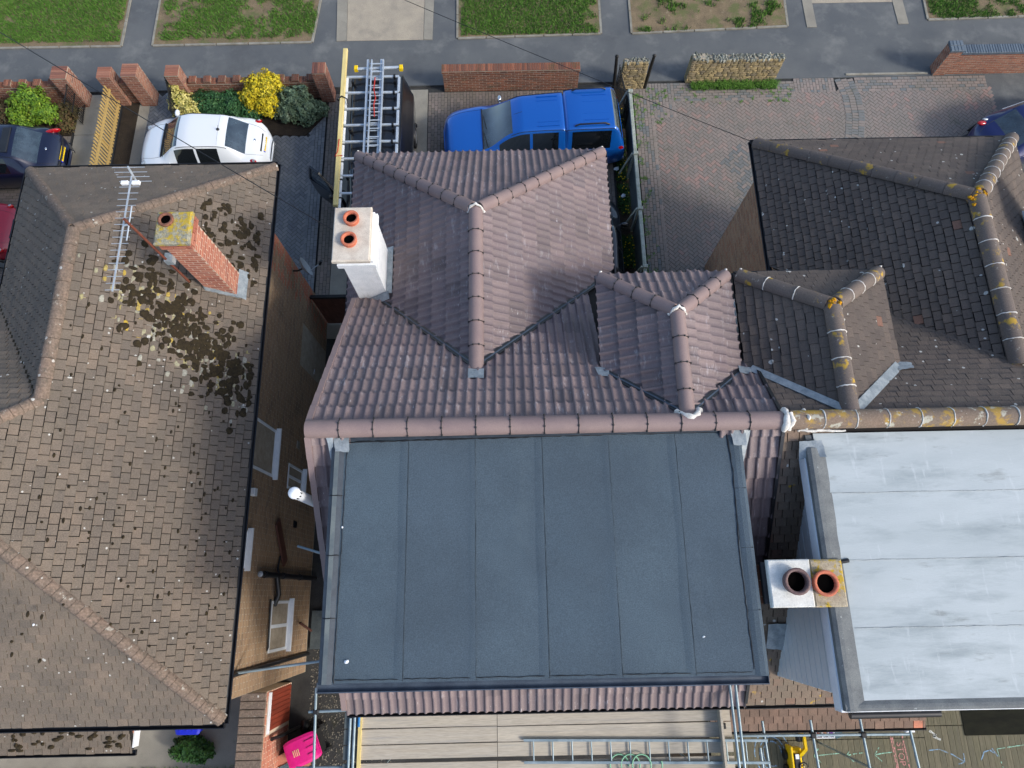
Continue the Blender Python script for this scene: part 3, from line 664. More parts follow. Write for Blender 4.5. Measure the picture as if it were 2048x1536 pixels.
d4 = drive('far_driveway', [(-18.5, 7.0), (-13.45, 7.0), (-13.45, 14.3), (-18.5, 14.3)])
pc = courses(-18.4, -13.5, 7.2, 14.2, along='x', seed=21, rfun=rr(.2, 1)); emit(d4, pc, 'paver', m_pavA, 200)
q = MB()
for i in range(5):
    q.poly([(-13.42 + .06 * i * .2, 15.42 - i * 1.5, .004), (-13.42, 15.42 - (i + 1) * 1.5 + .02, .004), (-12.2, 15.42 - (i + 1) * 1.5 + .02, .004), (-12.3, 15.42 - i * 1.5, .004)], .05)
struct(q.build('front_path', m_conc))
# beds
def bed(name, P, z=.03):
    q = MB(); q.poly([(x, y, z) for x, y in P], .08); return struct(q.build(name, m_darksoil))
bed('planting_bed', [(-10.3, 13.95), (-6.2, 13.75), (-5.6, 14.5), (-5.6, 15.3), (-10.3, 15.3)])
bed('planting_bed', [(-18, 13.9), (-13.5, 13.9), (-13.5, 15.2), (-18, 15.2)])
bed('planting_bed', [(3.37, 6.5), (4.0, 6.5), (4.0, 15.4), (3.37, 15.4)], .0)
bed('planting_bed', [(-12.05, 11.0), (-11.6, 11.0), (-11.5, 15.1), (-12.05, 15.1)], .0)
q = MB(); q.poly([(-11.62, 8.0, .004), (-11.3, 8.0, .004), (-11.2, 15.2, .004), (-11.52, 15.2, .004)], .05); struct(q.build('concrete_edge', m_conc))
# back gardens
q = MB(); q.poly([(-16, -6, .0), (-5.9, -6, 0), (-5.9, -1.6, 0), (-16, -1.6, 0)], .05); struct(q.build('back_patio', m_conc))
q = MB(); q.poly([(-16, -8, .02), (-5.95, -8, .02), (-5.95, -3.85, .02), (-16, -3.85, .02)], .05); lw = struct(q.build('back_lawn', m_soil))
q = MB()
for i in range(9000):
    x = U(-13, -6); y = U(-4.8, -3.75 + .08 * noise.noise((i * .1, 0, 0))); a = U(0, 6.3); h = U(.04, .09); w = .009
    q.add([(x - w * cos(a), y - w * sin(a), .02), (x + w * cos(a), y + w * sin(a), .02), (x + U(-.04, .04), y + U(-.04, .04), .02 + h)], [[0, 1, 2]], R() * .8)
o = q.build('lawn_grass', m_grass, kind='stuff'); tag(o, 'green lawn edge at the bottom left corner', 'grass')
q = MB()
for i in range(2600):
    x = U(-5.0, -2.9); y = U(-4.6, -1.2); s_ = U(.008, .022); q.blob((x, y, -.06), s_, s_, s_ * .8, 5, 2, R(), False, .5, half=True)
o = q.build('alley_gravel', M('loose gravel', None, None, pal=[S(60, 58, 54), S(96, 92, 84), S(140, 134, 120), S(76, 74, 70)], fine=.2), kind='stuff'); tag(o, 'loose dark gravel on the alley floor beside the bin', 'gravel')
dk = MB(); dk.poly([(3.6, -8, -.04), (16, -8, -.04), (16, -1.8, -.04), (3.6, -1.8, -.04)], .02); dk = struct(dk.build('timber_decking', m_darksoil))
rs = random.Random(5); x = 4.6
while x < 13.4:
    w = .142
    for (ya, yb) in ((-5.4, -3.45 if x < 9.6 else -3.2), (-3.44 if x < 9.6 else -3.19, -1.9)):
        q = MB(); q.box(x + .004, x + w - .004, ya, yb - .006, -.03, 0 + rs.uniform(-.002, .002)); ng = 5
        q = MB(); z = rs.uniform(-.002, .002); r_ = rs.random()
        for k in range(ng):
            a = x + .004 + (w - .008) * k / ng; b = x + .004 + (w - .008) * (k + 1) / ng
            q.box(a, b - .008, ya, yb - .006, -.03, z, r_)
        q.box(x + .004, x + w - .004, ya, yb - .006, -.03, z - .006, r_)
        q.build('deck_board', m_deckb, dk)
    x += w

# ------------------------------------------------------------------ house building blocks
def prism(mb, x0, x1, prof):
    """extrude a (y,z) outline along X"""
    n = len(prof); P = [(x0, y, z) for y, z in prof] + [(x1, y, z) for y, z in prof]
    mb.add(P, [list(range(n))[::-1], list(range(n, 2 * n))] + [[i, (i + 1) % n, n + (i + 1) % n, n + i] for i in range(n)])
def gutter(parent, pts, rad=.055, mat=None, name='gutter', drop=.05):
    q = MB(); P = [V(p) - V((0, 0, drop)) for p in pts]
    q.tube(P, rad, 8, caps=False, a0=pi, a1=2 * pi); q.tube(P, rad - .008, 8, caps=False, a0=pi, a1=2 * pi)
    for s_ in (1, -1):
        for a, b in zip(P, P[1:]):
            d = (b - a).normalized(); y = V((0, 0, 1)).cross(d).normalized(); q.bar(a + y * s_ * (rad - .004), b + y * s_ * (rad - .004), .014, .02)
    for e, f in ((P[0], P[1]), (P[-1], P[-2])):
        d = (f - e).normalized(); q.obox(e + d * .004 - V((0, 0, rad * .45)), d * .004, V((0, 0, 1)).cross(d).normalized() * rad, V((0, 0, rad * .55)))
    # brackets
    for a, b in zip(P, P[1:]):
        n = int((b - a).length / .9)
        for i in range(n):
            c = a.lerp(b, (i + .5) / n); d = (b - a).normalized(); y = V((0, 0, 1)).cross(d).normalized()
            q.tube([c - d * .012, c + d * .012], rad + .006, 8, caps=False, a0=pi, a1=2 * pi)
    return q.build(name, mat or m_black, parent)
def ridge_run(roof, p0, p1, rad, seg, mat, clips=True, beads=False, seed=0, spread=1.0, drop=.03, name='ridge_tile'):
    p0 = V(p0) - V((0, 0, drop)); p1 = V(p1) - V((0, 0, drop))
    pcs, js, (y, z, d) = half_round(p0, p1, rad, seg, seed=seed, spread=spread)
    for p in pcs: q = MB(); q.piece(p); q.build(name, mat, roof)
    rs = random.Random(seed)
    for j in js:
        q = MB()
        if clips:
            q.tube([j + (rad + .006) * (cos(t) * y + sin(t) * z) for t in [pi * k / 12 + .02 for k in range(13)]], .006, 4)
            for t in (.35, 1.2, 1.95, 2.8): c = j + (rad + .012) * (cos(t) * y + sin(t) * z); q.blob(c, .018, .018, .012, 6, 3)
            q.build('ridge_clip', m_black, roof)
        elif beads:
            q.tube([j + (rad + .002) * (cos(t) * y + sin(t) * z) + d * rs.uniform(-.004, .004) for t in [pi * k / 12 for k in range(13)]], [.009 + rs.uniform(-.003, .004) for k in range(13)], 5)
            q.build('mortar_joint', m_mortar, roof)
def valley(roof, p, q_, lift=.05, w=.10, mat=None, name='valley_trough', line=True):
    q = MB(); a = V(p) + V((0, 0, lift)); b = V(q_) + V((0, 0, lift)); q.bar(a, b, w, .05)
    o = q.build(name, mat or m_black, roof)
    if line: q = MB(); q.bar(a + V((0, 0, .028)), b + V((0, 0, .028)), .022, .022); q.build('valley_upstand', m_felgutter, roof)
    return o
def flash(roof, pts, mat=None, name='lead_flashing', n=5):
    """sheet over four corner points, dressed unevenly"""
    a, b, c, d = [V(p) for p in pts]; q = MB(); P = []
    for i in range(n + 1):
        for j in range(n + 1):
            e = a.lerp(b, i / n).lerp(d.lerp(c, i / n), j / n); P.append(e + V((U(-.006, .006), U(-.006, .006), U(0, .012))))
    m = n + 1; k = len(P)
    q.add(P, [[i * m + j, (i + 1) * m + j, (i + 1) * m + j + 1, i * m + j + 1] for i in range(n) for j in range(n)], smooth=True)
    return q.build(name, mat or m_lead, roof)
def mortar_lump(roof, pts, rad=.035, name='mortar_bedding', mat=None):
    q = MB(); P = []
    for a, b in zip(pts, pts[1:]):
        a = V(a); b = V(b); n = max(2, int((b - a).length / .05))
        P += [a.lerp(b, i / n) + V((U(-.008, .008), U(-.008, .008), U(-.004, .006))) for i in range(n)]
    P.append(V(pts[-1])); q.tube(P, [rad * U(.65, 1.25) for _ in P], 7); q.build(name, mat or m_mortar, roof)
def pot(parent, x, y, z, r=.11, h=.2, mat=None):
    q = MB(); q.lathe((x, y, z), [(r + .015, 0), (r, .03), (r, h - .05), (r + .022, h - .045), (r + .026, h - .01), (r + .018, h), (r - .018, h), (r - .026, h - .05), (r - .03, -.1)], 20)
    o = q.build('chimney_pot', mat or m_pot, parent)
    q = MB(); q.lathe((x, y, z), [(r - .022, h * .45), (.001, h * .4)], 16); q.build('pot_shade_disc', m_potshade, parent)  # black disc stands in for the shade down the pot
    return o
def window(parent, x, y0, y1, z0, z1, nx=1, glass=None, face=1):
    """window in a wall at X facing +X (face=1)"""
    f = .06; w = MB(); w.box(x - .1, x - .02, y0, y1, z0, z1); o = w.build('window', m_white, parent)
    q = MB()
    for (a, b, c, d) in ((y0, y1, z0, z0 + f), (y0, y1, z1 - f, z1), (y0, y0 + f, z0 + f, z1 - f), (y1 - f, y1, z0 + f, z1 - f)): q.box(x - .04, x + .012, a, b, c, d, b=.006)
    for k in range(1, nx): ym = y0 + (y1 - y0) * k / nx; q.box(x - .038, x + .010, ym - f * .6, ym + f * .6, z0 + f, z1 - f, b=.006)
    q.build('frame', m_white, o)
    for k in range(nx):
        q = MB(); q.box(x - .012, x - .006, y0 + f + (y1 - y0 - 2 * f) * k / nx + .02, y0 + f + (y1 - y0 - 2 * f) * (k + 1) / nx - .02, z0 + f, z1 - f); q.build('pane', glass or m_glass, o)
    q = MB(); q.box(x + .004, x + .11, y0 - .05, y1 + .05, z0 - .05, z0 + .002, b=.01); q.build('sill', m_white, o)
    return o

# ------------------------------------------------------------------ house A: new plum tiles, felt dormer
A = thing('semi_detached_house', 'semi detached house with new plum tiled roof and flat grey felt dormer', 'house', (.5, 3.5, 0))
q = MB()
prism(q, XL + .12, XP - .01, [(RE + .3, -.05), (FE - .3, -.05), (FE - .3, zf(FE - .3) - .16), (RY, RZ - .16), (RE + .3, zr(RE + .3) - .16)])
q.build('wall', m_mort, A)
q = MB(); q.box(WX0 + .3, WX1 - .37, FE - .31, WYF - .3, -.05, WZE - .05); q.build('wing_wall', m_render, A)
q = MB(); prism(q, DX0 + .16, DX1 - .16, [(DYV - .1, zf(DYV) - .3), (DYF - .16, zf(DYF - .16) - .15), (DYF - .16, DZE - .05), (DYV + .1, DZE - .05)]); q.build('dormer_wall', m_clad, A)
q = MB()
for P in (A_main, A_rear, A_wl, A_wr, A_wf, A_dl, A_dr, A_df): slab(q, P)
roofA = q.build('roof', m_deck, A)
def wz(x): return WZR - T * abs(x - WXR)
ds = (DZR - DZE) / (DXR - DX0)
def dzz(x): return DZR - ds * abs(x - DXR)
def sk_main(c): return (wz(c.x) - c.z > .2 and c.y > WYE) or (DX0 + .12 < c.x < DX1 - .12 and dzz(c.x) - c.z > .14)
def sk_rear(c): return -2.35 < c.x < 3.1 and c.y > -.85
def sk_wl(c): return c.x > XL + .15 and zf(c.y) - c.z > .2
def sk_wr(c): return zf(c.y) - c.z > .2
pcs = roof_tiles(A_main, (XL, FE, zf(FE)), (XP, FE, zf(FE)), 'roman', .30, .345, sk_main, 1)
pcs += roof_tiles(A_rear, (XL, RE, zr(RE)), (XP, RE, zr(RE)), 'roman', .30, .345, sk_rear, 2)
pcs += roof_tiles(A_wl, (WX0, WYF, WZE), (WX0, 5.0, WZE), 'roman', .30, .345, sk_wl, 3)
pcs += roof_tiles(A_wr, (WX1, WYF, WZE), (WX1, FE, WZE), 'roman', .30, .345, sk_wr, 4)
pcs += roof_tiles(A_wf, (WX0, WYF, WZE), (WX1, WYF, WZE), 'roman', .30, .345, None, 5)
pcs += roof_tiles(A_dl, (DX0, DYF, DZE), (DX0, DYV, DZE), 'roman', .30, .345, None, 6)
pcs += roof_tiles(A_dr, (DX1, DYF, DZE), (DX1, DYV, DZE), 'roman', .30, .345, None, 7)
pcs += roof_tiles(A_df, (DX0, DYF, DZE), (DX1, DYF, DZE), 'roman', .30, .345, None, 8)
emit(roofA, pcs, 'roof_tile', m_atile, 300, zup=.12)
# ridges and hips
ridge_run(roofA, (XL - .04, RY, RZ + .02), (XP - .02, RY, RZ + .02), .135, .48, m_aridge, seed=1)
ridge_run(roofA, (WXR, WYE - .05, WZR + .02), (WXR, WYA, WZR + .02), .125, .45, m_aridge, seed=2)
ridge_run(roofA, (WX0 + .02, WYF - .02, WZE + .05), (WXR - .05, WYA + .05, WZR + .02), .12, .42, m_aridge, seed=3)
ridge_run(roofA, (WX1 - .02, WYF - .02, WZE + .05), (WXR + .05, WYA + .05, WZR + .02), .12, .42, m_aridge, seed=4)
ridge_run(roofA, (DXR, DYE - .02, DZR + .02), (DXR, DYA, DZR + .02), .115, .45, m_aridge, seed=5)
ridge_run(roofA, (DX0 + .02, DYF - .02, DZE + .05), (DXR - .04, DYA + .04, DZR + .02), .11, .40, m_aridge, seed=6)
ridge_run(roofA, (DX1 - .02, DYF - .02, DZE + .05), (DXR + .04, DYA + .04, DZR + .02), .11, .40, m_aridge, seed=7)
for (x, y, z, r_) in ((WXR, WYA, WZR, .13), (DXR, DYA, DZR, .12)):
    mortar_lump(roofA, [(x - r_ * 1.15, y - .02, z - .03), (x - r_ * .6, y + .03, z + .09), (x, y + .06, z + .125), (x + r_ * .6, y + .03, z + .09), (x + r_ * 1.15, y - .02, z - .03)], .026)
for (x, y, z) in ((WX0 + .02, WYF, WZE), (WX1 - .02, WYF, WZE), (DX0 + .02, DYF, DZE), (DX1 - .02, DYF, DZE)):
    q = MB(); q.tube([(x, y - .05, z + .05), (x, y + .07, z + .11)], [.035, .022], 6); q.blob((x, y + .01, z - .03), .06, .05, .06, 6, 4, jit=.4); q.build('hip_end_mortar', m_mortar, roofA)
mortar_lump(roofA, [(DXR - .16, DYE + .06, DZR + .02), (DXR - .09, DYE - .03, DZR + .16), (DXR + .02, DYE - .06, DZR + .19), (DXR + .10, DYE - .02, DZR + .16), (DXR + .17, DYE + .08, DZR + .02)], .05)
mortar_lump(roofA, [(WXR - .14, WYE - .06, WZR - .03), (WXR - .06, WYE - .1, WZR + .07), (WXR + .07, WYE - .08, WZR + .08), (WXR + .14, WYE - .02, WZR - .02)], .028)
def onf(x, y, h=.075): return (x, y, zf(y) + h)
flash(roofA, [onf(WXR - .13, WYE - .05, .08), onf(WXR + .13, WYE - .05, .08), onf(WXR + .13, WYE - .26, .075), onf(WXR - .12, WYE - .25, .075)])
# valleys
valley(roofA, (WXR - .03, WYE + .03, WZR), (XL + .2, WYE + (WXR - XL - .2), WZR - T * (WXR - XL - .2)))
valley(roofA, (WXR + .03, WYE + .03, WZR), (1.95, WYE + (1.95 - WXR), WZR - T * (1.95 - WXR)))
valley(roofA, (DXR - .06, DYE + .06, DZR - .04), (DX0 - .02, DYV, DZE))
valley(roofA, (DXR + .06, DYE + .06, DZR - .04), (DX1 + .08, DYV, DZE - .02))
flash(roofA, [onf(DX0 - .16, DYV + .1), onf(DX0 + .06, DYV + .06, .1), onf(DX0 + .04, DYV - .14, .09), onf(DX0 - .12, DYV - .1)])
flash(roofA, [onf(DX1 + .0, DYV + .05, .1), onf(DX1 + .2, DYV + .02), onf(DX1 + .16, DYV - .14), onf(DX1 - .02, DYV - .1, .09)])
# verge along the left gable and the party line
for i in range(15):
    for (sg, y0, zfn) in ((1, RY, zf), (-1, RY, zr)):
        l0 = .1 + i * .345 * cos(radians(38)); l1 = l0 + .345 * cos(radians(38)) + .02
        ya, yb = y0 + sg * l0, y0 + sg * l1
        if ya > 5.4 or ya < RE + .1: continue
        q = MB(); a = V((XL - .015, ya, zfn(ya) + .045)); b = V((XL - .015, yb, zfn(yb) + .065)); q.bar(a, b, .09, .1); q.build('verge_cap', m_aridge, roofA)
for zfn, ya, yb in ((zf, RY + .1, 3.6), (zr, RE, RY - .1)):
    q = MB(); q.bar((XP + .0, ya, zfn(ya) + .06), (XP + .0, yb, zfn(yb) + .06), .05, .06); q.build('party_trim', m_black, roofA)
# gutters
gutter(A, [(WX0 - .01, WYF + .06, WZE - .02), (WX1 + .01, WYF + .06, WZE - .02)])
gutter(A, [(WX0 - .05, WYF + .06, WZE - .02), (WX0 - .05, 5.2, WZE - .02)]); gutter(A, [(WX1 + .05, WYF + .06, WZE - .02), (WX1 + .05, FE, WZE - .02)])
gutter(A, [(DX0 - .03, DYF + .06, DZE - .02), (DX0 - .03, DYV + .1, DZE - .02)], .035); gutter(A, [(DX1 + .03, DYF + .06, DZE - .02), (DX1 + .03, DYV + .1, DZE - .02)], .035); gutter(A, [(DX0, DYF + .05, DZE - .02), (DX1, DYF + .05, DZE - .02)], .035)
gutter(A, [(XL, RE - .07, zr(RE) - .0), (XP, RE - .07, zr(RE) - .0)], .055)
# flat dormer
FX0, FX1, FY0, FY1, FZ = -2.587, 3.352, -1.117, 2.25, 8.2
q = MB(); q.box(FX0 + .14, FX1 - .14, FY0 + .1, FY1 - .1, 5.6, FZ - .06); q.build('dormer_box', m_feltedge, A)
q = MB(); q.box(FX0 + .03, FX1 - .03, FY0 + .03, FY1, FZ - .16, FZ - .012); fl = q.build('flat_roof', m_feltedge, A)
sx = [FX0 + .14, -1.49, -.52, .46, 1.43, 2.41, FX1 - .12]
for i in range(6):
    q = MB(); n = 14; P = []; k = .004 * (i % 2)
    a, b = sx[i] - (.04 if i else 0), sx[i + 1]
    nx = 8
    for j in range(n + 1):
        for t in range(nx + 1):
            x = a + (b - a) * t / nx; y = FY0 + .03 + (FY1 - FY0 - .07) * j / n
            jx = .006 * noise.noise((x * 9, y * 3, 1)) if t in (0, nx) else 0
            P.append((x + jx, y, FZ + k + .004 + .006 * noise.noise((x * 1.1, y * .9, 2.)) + (.006 if t == nx and i < 5 else 0)))
    q.add(P, [[j * (nx + 1) + t, j * (nx + 1) + t + 1, (j + 1) * (nx + 1) + t + 1, (j + 1) * (nx + 1) + t] for j in range(n) for t in range(nx)], smooth=True)
    q.r = [(.2, .55, .35, .7, .3, .5)[i]] * len(q.r); q.build('felt_strip', m_felt, fl)
def bead(parent, pts, rad, name='felt_seam', mat=None, sq=.5):
    q = MB(); P = []
    for a, b in zip(pts, pts[1:]):
        a = V(a); b = V(b); n = max(2, int((b - a).length / .06))
        P += [a.lerp(b, i / n) + V((U(-.006, .006), U(-.006, .006), 0)) for i in range(n)]
    P.append(V(pts[-1])); q.tube(P, [rad * U(.5, 1.3) for _ in P], 5); return q.build(name, mat or m_seam, parent)
m_lap = M('felt lap bead', S(44, 54, 62), rough=.7, fine=.3)
for x in sx[1:-1]:
    bead(fl, [(x, FY0 + .04, FZ + .012), (x + .0, FY1 - .05, FZ + .012)], .0045, mat=m_lap)
    q = MB(); P = []
    for j in range(30):
        y = FY0 + .06 + (FY1 - FY0 - .14) * j / 29; P += [(x - .17 + .02 * noise.noise((y * 2, x, 3)), y, FZ - .004), (x - .06, y, FZ + .0155), (x - .007, y, FZ + .0155)]
    q.add(P, [[j * 3 + k, j * 3 + k + 1, j * 3 + 4 + k, j * 3 + 3 + k] for j in range(29) for k in (0, 1)], .78, True); q.build('felt_lap', m_felt, fl)
bead(fl, [(FX0 + .2, FY0 + .07, FZ + .01), (FX1 - .2, FY0 + .07, FZ + .01)], .006)
bead(fl, [(FX0 + .16, FY1 - .08, FZ + .012), (FX1 - .16, FY1 - .02, FZ + .012)], .012)
# left kerb: outer felt, pale worn top, inner felt; the right kerb is lower
for i in range(4):
    y0 = FY0 + .02 + i * .83; y1 = y0 + .826
    q = MB(); prof = [(-.02, -.13), (-.02, .03), (.035, .055), (.095, .05), (.16, .014), (.16, -.01)]
    q.add([(FX0 + a, y, FZ + b) for y in (y0, y1) for a, b in prof], [[j, j + 1, 7 + j, 6 + j] for j in range(5)]); q.build('kerb_felt', m_feltedge, fl)
    q = MB(); q.add([(FX0 + a, y, FZ + b) for y in (y0 + .004, y1 - .004) for a, b in ((.034, .058), (.098, .053))], [[0, 1, 3, 2]]); q.build('kerb_top', m_feltpale, fl)
    q = MB(); prof = [(-.16, .012), (-.1, .03), (-.03, .032), (.02, .01), (.02, -.13)]
    q.add([(FX1 + a, y, FZ + b) for y in (y0, y1) for a, b in prof], [[j, j + 1, 6 + j, 5 + j] for j in range(4)]); q.build('kerb_felt', m_felt, fl)
    if i: bead(fl, [(FX0 + .0, y0, FZ + .045), (FX0 + .05, y0, FZ + .062), (FX0 + .1, y0, FZ + .055), (FX0 + .17, y0, FZ + .015)], .005); bead(fl, [(FX1 - .16, y0, FZ + .016), (FX1, y0, FZ + .03)], .005)
bead(fl, [(FX0 + .18, FY0 + .03, FZ + .012), (FX0 + .2, FY1 - .1, FZ + .012)], .005); bead(fl, [(FX1 - .17, FY0 + .1, FZ + .014), (FX1 - .19, .5, FZ + .014), (FX1 - .15, 1.6, FZ + .014), (FX1 - .18, FY1 - .05, FZ + .014)], .007)
gutter(fl, [(FX0 - .06, FY0 - .03, FZ - .02), (FX1 + .04, FY0 - .03, FZ - .02)], .062, m_felgutter)
q = MB(); q.bar((FX0 + .02, FY1 - .03, FZ + .01), (FX1, FY1 + .0, FZ + .01), .06, .04); q.build('upstand', m_feltedge, fl)
flash(fl, [(FX0 - .0, FY1 - .02, FZ + .05), (FX0 + .23, FY1 - .02, FZ + .05), (FX0 + .24, FY1 - .24, FZ + .05), (FX0 + .05, FY1 - .22, FZ + .07)])
flash(fl, [(FX0 - .1, FY1 + .0, FZ + .1), (FX0 + .0, FY1 + .0, FZ + .1), (FX0 + .0, FY1 - .4, FZ - .08), (FX0 - .03, FY1 - .4, FZ - .1)], n=4)
mortar_lump(fl, [(FX0 + .02, FY1 + .02, FZ + .07), (FX0 + .14, FY1 + .0, FZ + .08)], .028)
flash(fl, [(FX1 - .14, FY1 + .02, FZ + .05), (FX1 + .09, FY1 + .02, FZ + .05), (FX1 + .08, FY1 - .24, FZ + .04), (FX1 - .1, FY1 - .24, FZ + .04)])
flash(fl, [(FX1 + .06, FY1 + .02, FZ + .1), (FX1 + .17, FY1 + .02, FZ + .08), (FX1 + .08, FY1 - .5, FZ - .25), (FX1 + .03, FY1 - .5, FZ - .2)], n=4)
q = MB(); q.blob((FX0 + .34, FY0 + .3, FZ + .012), .035, .028, .012, 7, 3, jit=.5); q.blob((2.55, FY0 + .52, FZ + .012), .02, .015, .01, 6, 3, jit=.5); q.blob((-2.4, .95, FZ + .012), .015, .02, .01, 6, 3, jit=.4); q.blob((3.28, 1.85, FZ + .012), .03, .03, .01, 6, 3, jit=.4); q.build('dropping', m_white, fl)
# white chimney on the left slope of the wing
CH = MB(); CH.box(-2.88, -2.32, 5.55, 6.45, 5.0, 7.22); ch = CH.build('chimney', m_render, A)
q = MB(); q.box(-2.95, -2.28, 5.49, 6.50, 7.22, 7.34, b=.01); q.box(-2.92, -2.31, 5.52, 6.47, 7.34, 7.44, b=.01); q.build('corbel', m_render, ch)
q = MB()
for i in range(11): q.obox((-2.985, 0, 0), (0, 0, 0), (0, 0, 0), (0, 0, 0)) if False else None
q.box(-3.0, -2.345, 5.47, 6.52, 7.44, 7.53, b=.02); q.build('chimney_cap', m_concap, ch)
pot(ch, -2.68, 6.26, 7.53, .115, .1); pot(ch, -2.70, 5.85, 7.53, .115, .1)
q = MB(); wls = lambda x: wz(x)
flash(ch, [(-2.32, 6.5, wz(-2.32) + .13), (-2.2, 6.5, wz(-2.2) + .08), (-2.2, 5.5, wz(-2.2) + .08), (-2.31, 5.52, wz(-2.31) + .14)])
flash(ch, [(-2.9, 5.54, wz(-2.9) + .16), (-2.25, 5.54, wz(-2.25) + .16), (-2.25, 5.40, wz(-2.25) + .09), (-2.9, 5.40, wz(-2.9) + .09)])
# vent pipe beside the left gable
q = MB(); q.tube([(-3.12, 1.45, 4.5), (-3.12, 1.45, 8.1)], .075, 14); fp = q.build('flue_pipe', m_white, A)
q = MB(); q.lathe((-3.12, 1.45, 8.1), [(.078, -.02), (.088, 0), (.088, .10), (.07, .14), (.001, .15)], 16); q.build('flue_cap', m_white, fp)
for k in range(12):
    a = 2 * pi * k / 12; q = MB(); q.obox((-3.12 + .085 * cos(a), 1.45 + .085 * sin(a), 8.15), (.008 * cos(a), .008 * sin(a), 0), (-.007 * sin(a), .007 * cos(a), 0), (0, 0, .035)); q.build('flue_slot', m_black, fp)
q = MB(); q.tube([(-3.02, .5, 0), (-3.02, .5, 5.0)], .055, 10); q.tube([(-3.02, 1.3, 0), (-3.02, 1.3, 4.9)], .04, 8); q.build('downpipe', m_black, A)

# ------------------------------------------------------------------ house B: weathered tiles, pale flat dormer
B = thing('semi_detached_house', 'semi detached house with dark lichened tiles and pale silver flat roof', 'house', (8, 3.5, 0))
q = MB(); prism(q, XP + .01, XR - .3, [(RE + .3, -.05), (FE - .3, -.05), (FE - .3, zf(FE - .3) - .16), (RY, RZ - .16), (RE + .3, zr(RE + .3) - .16)]); q.build('wall', m_mort, B)
q = MB(); q.box(VX0 + .3, VX1 - .3, FE - .31, VYF - .3, -.05, VZE - .05); bw = q.build('wing_wall', m_mort, B)
emit(bw, brick_face((VX0 + .3, VYF - .3, 0), (0, -1, 0), (-1, 0, 0), VYF - .3 - FE + .3, 5.2, seed=31), 'brick', M('pink buff brick', None, None, pal=[S(156, 124, 100), S(170, 136, 110), S(144, 114, 94), S(164, 120, 96)], fine=.2, fscale=60, bump=.4, rough=.92), 200)
q = MB(); prism(q, EX0 + .14, EX1 - .16, [(EYV - .1, zf(EYV) - .3), (EYF - .16, zf(EYF - .16) - .15), (EYF - .16, EZE - .05), (EYV + .1, EZE - .05)]); q.build('dormer_wall', m_clad, B)
q = MB()
for P in (B_main, B_rear, B_wl, B_wr, B_wf, B_dl, B_dr, B_df): slab(q, P, off=-.02)
roofB = q.build('roof', m_deck, B)
def vz(x): return VZR - T * abs(x - VXR)
def ez(x): return EZR - (EZR - EZE) / (EXR - EX0 if x < EXR else EX1 - EXR) * abs(x - EXR)
def sb_main(c): return (vz(c.x) - c.z > .14 and c.y > VYE) or (EX0 + .1 < c.x < EX1 - .1 and ez(c.x) - c.z > .12)
def sb_rear(c): return c.x > 4.75 and c.y > -1.3
def sb_w(c): return zf(c.y) - c.z > .14
def rb(c, r, rs): return r * .8 if rs.random() > .006 else 1.0
W, G = .175, .145
pcs = roof_tiles(B_main, (XP, FE, zf(FE)), (XR, FE, zf(FE)), 'plain', W, G, sb_main, 41, rfun=rb, gp=.003)
pcs += roof_tiles(B_wl, (VX0, VYF, VZE), (VX0, FE, VZE), 'plain', W, G, sb_w, 43, rfun=rb)
pcs += roof_tiles(B_wr, (VX1, VYF, VZE), (VX1, FE, VZE), 'plain', W, G, sb_w, 44, rfun=rb)
pcs += roof_tiles(B_wf, (VX0, VYF, VZE), (VX1, VYF, VZE), 'plain', W, G, None, 45, rfun=rb, gp=.003)
for k, (P, a, b) in enumerate(((B_dl, (EX0, EYF, EZE), (EX0, EYV, EZE)), (B_dr, (EX1, EYF, EZE), (EX1, EYV, EZE)), (B_df, (EX0, EYF, EZE), (EX1, EYF, EZE)))): pcs += roof_tiles(P, a, b, 'plain', W, G, None, 46 + k, rfun=rb, gp=.003)
emit(roofB, pcs, 'roof_tile', m_btile, 300, zup=.1)
pcs = roof_tiles(B_rear, (XP, RE, zr(RE)), (XR, RE, zr(RE)), 'plain', W, G, sb_rear, 42, rfun=rb)
emit(roofB, pcs, 'rear_roof_tile', m_btan, 200, zup=.1)
ridge_run(roofB, (XP + .1, RY, RZ + .02), (XR, RY, RZ + .02), .14, .46, m_bmainridge, False, True, 11)
ridge_run(roofB, (VXR, VYE - .02, VZR + .02), (VXR, VYA, VZR + .02), .15, .48, m_bridge, False, True, 12)
ridge_run(roofB, (VX0 + .02, VYF - .02, VZE + .04), (VXR - .05, VYA + .05, VZR + .02), .13, .45, m_bridge, False, False, 13)
ridge_run(roofB, (VX1 - .02, VYF - .02, VZE + .04), (VXR + .05, VYA + .05, VZR + .02), .14, .5, m_bridge, False, True, 14)
ridge_run(roofB, (EXR, EYE, EZR + .02), (EXR, EYA, EZR + .02), .135, .46, m_bridge, False, True, 15)
ridge_run(roofB, (EX0 + .03, EYF - .02, EZE + .05), (EXR - .05, EYA + .05, EZR + .02), .12, .45, m_bridge, False, True, 16)
ridge_run(roofB, (EX1 - .03, EYF - .02, EZE + .05), (EXR + .05, EYA + .05, EZR + .02), .12, .45, m_bridge, False, True, 17)
mortar_lump(roofB, [(XP - .02, RY - .16, RZ), (XP - .0, RY - .08, RZ + .12), (XP + .02, RY + .05, RZ + .13), (XP + .03, RY + .15, RZ)], .045)
mortar_lump(roofB, [(XP + .05, RY - .14, RZ + .02), (XP + .09, RY - .04, RZ + .13), (XP + .07, RY + .08, RZ + .12)], .05)
mortar_lump(roofB, [(XP + .2, RY - .16, RZ - .02), (XP + .9, RY - .17, RZ - .02)], .02)
mortar_lump(roofB, [(XP + .32, RY - .15, RZ - .02), (XP + .33, RY, RZ + .14), (XP + .32, RY + .14, RZ)], .03)
